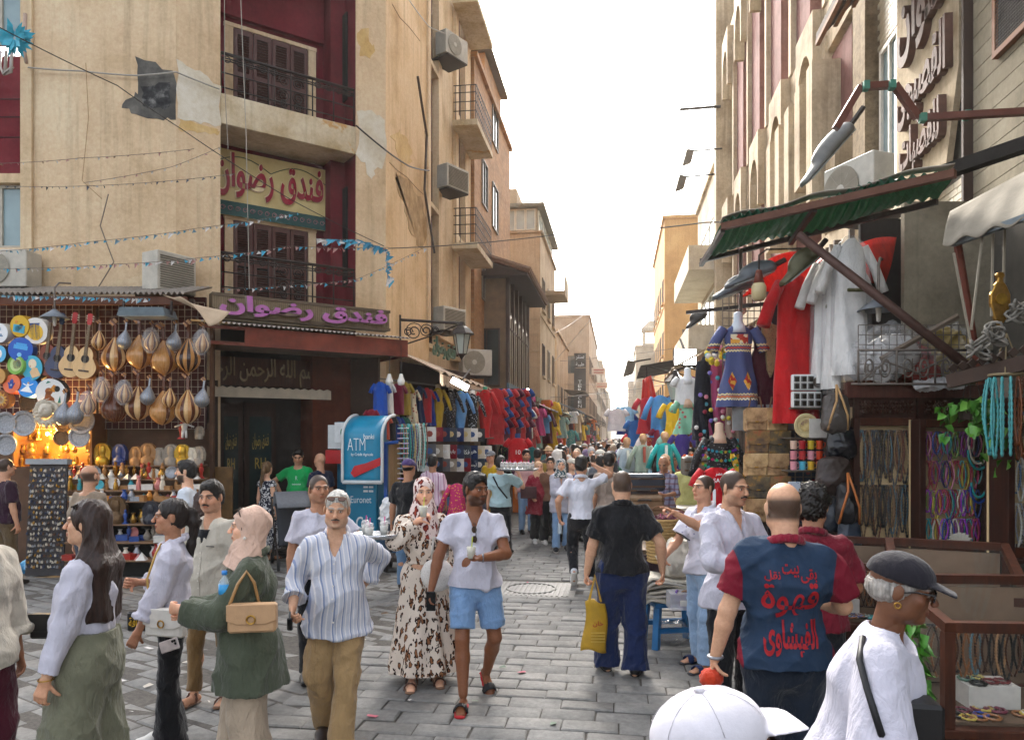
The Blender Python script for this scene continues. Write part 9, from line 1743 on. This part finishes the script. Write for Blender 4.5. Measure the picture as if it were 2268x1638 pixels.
person('fair-haired woman in black and white printed sundress by the hotel door',PD(592,12.3),1.62,150,'light',True,.1,'pony','#6a5238',top=(pat('sundress',blot('#1d2030','#c9c8c8',26,.53)),dict(sleeve=.25,hem=1.02,neck='wide',name='bodice')),bot=('dress',pat('sundress',blot('#1d2030','#c9c8c8',26,.53)),dict(to=.2,flare=.10)),yaw=25,shoe=('sandal','#5a3a2c','#6a4a34'),**MD)
pr=thing('stroller','dark folding pushchair beside the man in green','pushchair',PX(645,11.7),YAW+R(25));M_pr=mat('#23262c',.7,.2,20,.2)
MB().sheet(lambda u,v:((u-.5)*.5,-.30+.55*math.sin(v*1.6),.75+.42*math.sin(.5+v*2.2)),8,10,.02).build('hood',mat('#6a6c70',.8,.15,20,.2),pr,True);MB().sheet(lambda u,v:((u-.5)*.44,.25-.5*v,.95-.55*v+.05*math.sin(v*5)),6,8,.03).build('seat',M_pr,pr,True)
for x in (-.25,.25):MB().tube([(x,-.42,.1),(x,.1,.6),(x,.45,1.05)],.015,6).tube([(x,.35,.1),(x,-.1,.62)],.015,6).build('frame',M_iron,pr)
for x in (-.25,.25):
 for y in (-.42,.35):MB().lathe([(.06,-.02),(.09,-.016),(.09,.016),(.06,.02)],14,Matrix.Translation((x,y,.09))@Matrix.Rotation(R(90),4,'Y')).build('wheel',mat('#17181a',.7),pr,'auto')
MB().tube([(-.25,.45,1.05),(.25,.45,1.05)],.02,6).build('handlebar',M_pr,pr)
J24=person('waiter in white T-shirt with a drinks tray behind the moustached man',PD(705,6.3),1.72,20,'mid',False,.1,'buzz','#2a2622',.2,top=(C_white,dict(sleeve=.75,hem=.86)),bot=('trousers',C_black,{}),yaw=12,lh=(.42,-.28,1.12),lel=(.6,.6,-.6),lpalm=(0,0,1),fine=1.2)
def tray(lab,p,r,n,straws,grp):
 T_=thing('serving_tray',lab,'tray',p);MB().lathe([(0,0),(r*.88,0),(r,.03),(r*1.02,.028),(r*.9,-.008),(0,-.008)],30,None,1,.8).build('dish',mat('#b8bcbf',.25,.15,12,.05,.8),T_,True);g=random.Random(n)
 for i in range(n):a=2*math.pi*i/n+.4;rr=r*(.72 if i%3 else.35);cup(f'{"first second third fourth fifth sixth seventh eighth ninth tenth eleventh twelfth".split()[i]} {grp}',p+Vector((rr*math.cos(a),rr*.8*math.sin(a),.055)),straws,None,1,True,'#cfc9bc')
tray('round metal tray with drinks beside the striped shirt man',P(832,1188,5.95),.19,3,'#d0408a','lidded drink on the near tray')
J16=person('waiter in pale blue T-shirt carrying a tray of drinks',PD(1108,12.7),1.70,165,'tan',False,.1,'short','#17120f',top=(cloth('#a3bcc0'),dict(sleeve=.8,hem=.86)),bot=('trousers',C_black,dict(loose=.02)),rh=(-.30,-.16,1.42),rel=(-.8,.2,-1),rpalm=(0,0,1),lf=(.08,.15,20,8),rf=(-.1,-.15,0,-5),shoe=('sneaker','#1a1a1c','#b8b4ac'),**MD)
put_on(J16,MB().tube([Vector(J16['T'](.10,.13,1.40)),Vector(J16['T'](.0,.14,1.22)),Vector(J16['T'](-.15,.09,1.02))],.016,6),'cross_strap',C_black)
tray('round metal tray crowded with drinks held up by the waiter',P(1145,1040,12.3),.36,12,'#d0408a','lidded drink on the raised tray')
person('woman in red spotted blouse and peach headscarf walking forward',PD(1193,14.2),1.56,10,'light',True,.5,'hijab_loose',top=(pat('red_spotted',dots('#7a1628','#c08a94',60,.2)),dict(sleeve=1.9,hem=.62,loose=.045,flare=.05,name='blouse')),bot=('trousers',C_black,dict(loose=.03,flare=.03)),extra=dict(scarf=cloth('#caa07e')),rh=(-.2,-.2,1.0),shoe=('sneaker','#d0ccc6','#d8d4cc'),lf=(.08,-.12,0,4),rf=(-.08,.12,25,-4),**MD)
handbag('maroon shoulder bag of the woman in the red blouse',P(1170,1090,13.9),YAW,.3,.22,.1,'#3c1018',gold=False)
person('woman in white jacket, floral headscarf and pale jeans',PD(1242,13.3),1.64,0,'light',True,.1,'hijab',top=(C_white,dict(sleeve=1.9,hem=.72,loose=.04,neck='open',depth=.2,name='jacket')),bot=('trousers',C_ljean,dict(loose=.02,flare=.02)),extra=dict(scarf=pat('floral_scarf',blot('#c9c4c0','#2a4a54',30,.52))),rh=(.02,-.28,1.1),lh=(.06,-.28,1.12),shoe=('sneaker','#17181c','#c9c4bc'),lf=(.1,.1,15,5),rf=(-.1,-.12,0,-5),**MD)
J19=person('young man from behind in white polo holding a phone to his ear',PD(1287,10.3),1.79,172,'tan',False,.15,'short','#120e0c',top=(cloth('#cfd0da'),dict(sleeve=.75,hem=.90,collar=True,points=False)),bot=('trousers',cloth('#15171c'),dict(loose=.018)),rh=(-.17,-.10,1.60),rel=(-1,-.2,-.6),yaw=-10,lf=(.08,.28,55,5,.04),rf=(-.12,-.16,0,-8),lh=(.30,-.02,.90),shoe=('sneaker','#c9ccd2','#d4d0ca'),curl=(.5,.8),drop=.02,fine=1.25)
ph=thing('phone','dark phone at the white polo man\'s ear','phone',J19['world'](J19['rp']),YAW);ph.rotation_euler=(R(-20),0,YAW+.6);MB().box(-.006,.006,-.036,.036,-.075,.075).build('case',mat('#14161a',.2),ph,bev=.005)
bt2=thing('water_bottle','clear water bottle in the white polo man\'s hand','bottle',J19['world'](J19['lp'])+Vector((0,0,-.05)));MB().lathe([(.03,-.11),(.032,-.1),(.032,.03),(.012,.07),(.012,.085)],12).build('bottle',glass('bottle_pet',(.75,.85,.9),.3,.08),bt2,True);MB().lathe([(.015,.08),(.015,.1),(0,.1)],10).build('cap',mat('#d8dadc',.4),bt2,True)
person('dark-haired man from behind in beige shirt walking away',PD(1348,11.2),1.80,178,'tan',False,.2,'short','#120e0c',top=(cloth('#94857a'),dict(sleeve=.8,hem=.86)),bot=('trousers',cloth('#3a3430'),{}),**MD)
mids=[('man in dark purple T-shirt at the key-ring board',14,10.2,1.74,150,'tan',dict(fat=.3,hair='buzz',top=(cloth('#2c1426'),dict(sleeve=.8)),bot=('trousers',cloth('#5a4a34'),{}))),('bald man in dark shirt behind the long-haired woman',200,8.3,1.72,165,'tan',dict(hair='bald',hairc='#3a2c24',top=(cloth('#8a7a68'),dict(sleeve=.9)),bot=('trousers',cloth('#2c3444'),{}))),('bearded man with backpack behind the cream shirt man',412,8.6,1.76,-80,'light',dict(hair='short',beard=.95,top=(cloth('#c8cfd8'),dict(sleeve=.8)),bot=('trousers',cloth('#2c3444'),{}))),
 ('man in black shirt and violet cap behind the leopard print woman',905,9.9,1.74,165,'mid',dict(hair='cap',extra=dict(hat=cloth('#4a3a6a')),fat=.3,top=(cloth('#17181c'),dict(sleeve=.8)),bot=('trousers',cloth('#54708c'),{}))),('man in pink striped shirt near the bead rack',958,12.8,1.72,170,'mid',dict(hair='short',top=(pat('pink_stripe',stripef('#c4a8b8','#d8ccd4','#8a5a7a',120)),dict(sleeve=.9)),bot=('trousers',cloth('#2c3040'),{}))),('vendor in yellow embroidered robe and grey cap',1086,15.2,1.74,-30,'tan',dict(hair='cap',extra=dict(hat=cloth('#7a7c80')),top=(cloth('#c09a10'),dict(sleeve=1.9,hem=.7)),bot=('dress',cloth('#c09a10'),dict(to=.3)))),('man in pink shirt and jeans behind the waiter',1165,15.6,1.76,15,'tan',dict(hair='short',beard=.6,top=(cloth('#c49a9c'),dict(sleeve=1.3)),bot=('trousers',C_ljean,{}))),('man in olive T-shirt walking away behind the raised tray',1190,16.5,1.76,170,'tan',dict(hair='short',top=(cloth('#9a8440'),dict(sleeve=.8)),bot=('trousers',cloth('#3a3a34'),{}))),('bearded man in straw hat walking forward',1215,17.5,1.80,5,'light',dict(hair='hat',hairc='#6a3a1c',beard=1.6,extra=dict(hat=mat('#c0a47c',.8)),top=(cloth('#4a4a4c'),dict(sleeve=.9)),bot=('trousers',cloth('#3a3a34'),{}))),
 ('older man in plaid shirt looking down at the market table',1470,12.4,1.72,-25,'mid',dict(hair='none',beard=.1,pitch=28,top=(pat('plaid_shirt',plaid),dict(sleeve=1.1,collar=True)),bot=('trousers',C_black,{}),rh=(-.05,-.3,1.12),lh=(.1,-.3,1.1))),('man from behind in lime T-shirt at the market table',1523,12.9,1.72,178,'tan',dict(hair='buzz',top=(cloth('#b8b878'),dict(sleeve=.85)),bot=('trousers',cloth('#23303c'),{}),fat=.3)),('man in open black shirt between the stalls',1396,18.5,1.78,0,'mid',dict(hair='short',must='#14100d',top=(C_black,dict(sleeve=1.4,neck='open')),bot=('trousers',C_black,{}))),('man in purple T-shirt beside the red football shirt',1578,11.6,1.80,-70,'mid',dict(hair='short',beard=.6,top=(cloth('#4a2450'),dict(sleeve=.8)),bot=('trousers',C_black,{}))),('vendor in white behind the market counter',1530,15.0,1.80,-10,'tan',dict(hair='short',beard=.5,top=(C_white,dict(sleeve=.9)),bot=('trousers',C_black,{}))),('woman in beige headscarf behind the child mannequins',1490,16.0,1.66,-60,'tan',dict(fem=True,hair='hijab',extra=dict(scarf=cloth('#b59a7c')),top=(cloth('#8a6a54'),dict(sleeve=1.9,hem=.6)),bot=('trousers',C_black,{}))),('man with receding hair in grey shirt behind the floral headscarf',1275,15.4,1.76,0,'tan',dict(hair='bald',hairc='#2a2420',pitch=25,top=(cloth('#9c9c98'),dict(sleeve=1.2)),bot=('trousers',cloth('#3a3430'),{}))),('man with checked headcloth in dark shirt',1310,17.2,1.76,0,'light',dict(hair='hijab',beard=.5,extra=dict(scarf=pat('checked_scarf',dots('#b8b8b8','#2a2c30',90,.3))),top=(C_black,dict(sleeve=1.6)),bot=('trousers',C_black,{}))),('man in dark suit-like shirt left of the white polo man',1330,12.6,1.72,176,'tan',dict(hair='short',top=(cloth('#23262e'),dict(sleeve=.8)),bot=('trousers',C_black,{})))]
for lab,px,d,H_,fc,sk_,kw in mids:person(lab,PD(px,d),H_,fc,sk_,fine=1.7,**kw)
bag_blob('brown backpack on the bearded man behind the cream shirt',P(458,1150,8.3),.17,mat('#3a2a24',.7,.2,12,.3),'backpack','backpack',(.8,.7,1.5),71)
# ---------------------------------------------------------------- the crowd further down the street
protos=[]
for i,kw in enumerate((dict(skin='tan',hair='short',top=(cloth('#333844'),dict(sleeve=.8)),bot=('trousers',C_black,{})),dict(skin='mid',hair='buzz',fat=.4,top=(cloth('#333844'),dict(sleeve=.8)),bot=('trousers',C_jean,{})),dict(skin='light',fem=True,hair='hijab',top=(cloth('#333844'),dict(sleeve=1.9,hem=.6)),bot=('dress',C_black,dict(to=.12))),dict(skin='tan',fem=True,hair='long',hairc='#241812',top=(cloth('#333844'),dict(sleeve=.9)),bot=('trousers',C_jean,{})),dict(skin='mid',hair='short',top=(cloth('#333844'),dict(sleeve=1.9,neck='open')),bot=('trousers',C_khaki,{})),dict(skin='tan',fem=True,hair='hijab_loose',fat=.5,top=(cloth('#333844'),dict(sleeve=1.9,hem=.7)),bot=('dress',C_jean,dict(to=.12))),dict(skin='light',hair='cap',extra=dict(hat=cloth('#c9c4b8')),top=(cloth('#333844'),dict(sleeve=.8)),bot=('trousers',C_ljean,{})))):
 J=person('crowd',(0,-30),1.72,0,fine=2.4,detail=False,lf=(.09,-.1,0,5),rf=(-.09,.12,15,-5),group='people in the far crowd',**kw);protos.append(J['root'])
PC=['#d8d6d4','#1c1e24','#2c3f7a','#7a1f2c','#b8a890','#3f6a78','#c47a8c','#5a5f68','#8a9c6a','#a8c4d4','#c8b03a','#4a2c5a','#e0dcd8','#23262c','#6a4a38','#d09a9c','#2f5a4a'];SCF=['#c9a88c','#d8d0c8','#4a4048','#b88a94','#7a6a8c','#23242c','#c4b49c']
kindn=['dark-haired man','short-haired man','headscarfed woman','long-haired woman','long-sleeved man','loose-scarfed woman','capped man'];g=random.Random(21);used_p=set()
N_C=205;lc={}
for i in range(N_C):
 t=i/N_C;d=14.2+62*t**1.4;xl,xr_=-1.7+.006*d,1.05+.004*d;x=g.uniform(xl,xr_);k=g.randrange(7);c=g.choice(PC);o=protos[k] if k not in used_p else copy_tree(protos[k]);used_p.add(k)
 y=d+g.uniform(-.6,.6);o.location=(x,y,0);o.rotation_euler=(0,0,YAW+(math.pi if g.random()<.5 else 0)+g.uniform(-.7,.7));o.scale=(g.uniform(.92,1.05),)*3;band='nearer' if t<.3 else 'middle' if t<.65 else 'farthest';side_='left' if x<-.9 else 'right' if x>.4 else 'centre'
 lab=f'{kindn[k]} in {colname(c)} top in the {band} crowd, street {side_}';q=lc[lab]=lc.get(lab,0)+1;o['label']=lab+(f', {OD[q - 1]} from the front' if q>1 else '');o['group']='people in the far crowd'
 for ch in o.children:
  nm=ch.name.split('.')[0]
  if nm=='shirt':setmat(ch,cloth(c))
  elif nm=='headscarf':setmat(ch,cloth(g.choice(SCF)))
  elif nm in ('trousers','dress'):setmat(ch,g.choice((C_black,C_jean,C_ljean,C_khaki,C_black)))
print('script seconds',round(time.time()-T0,1))
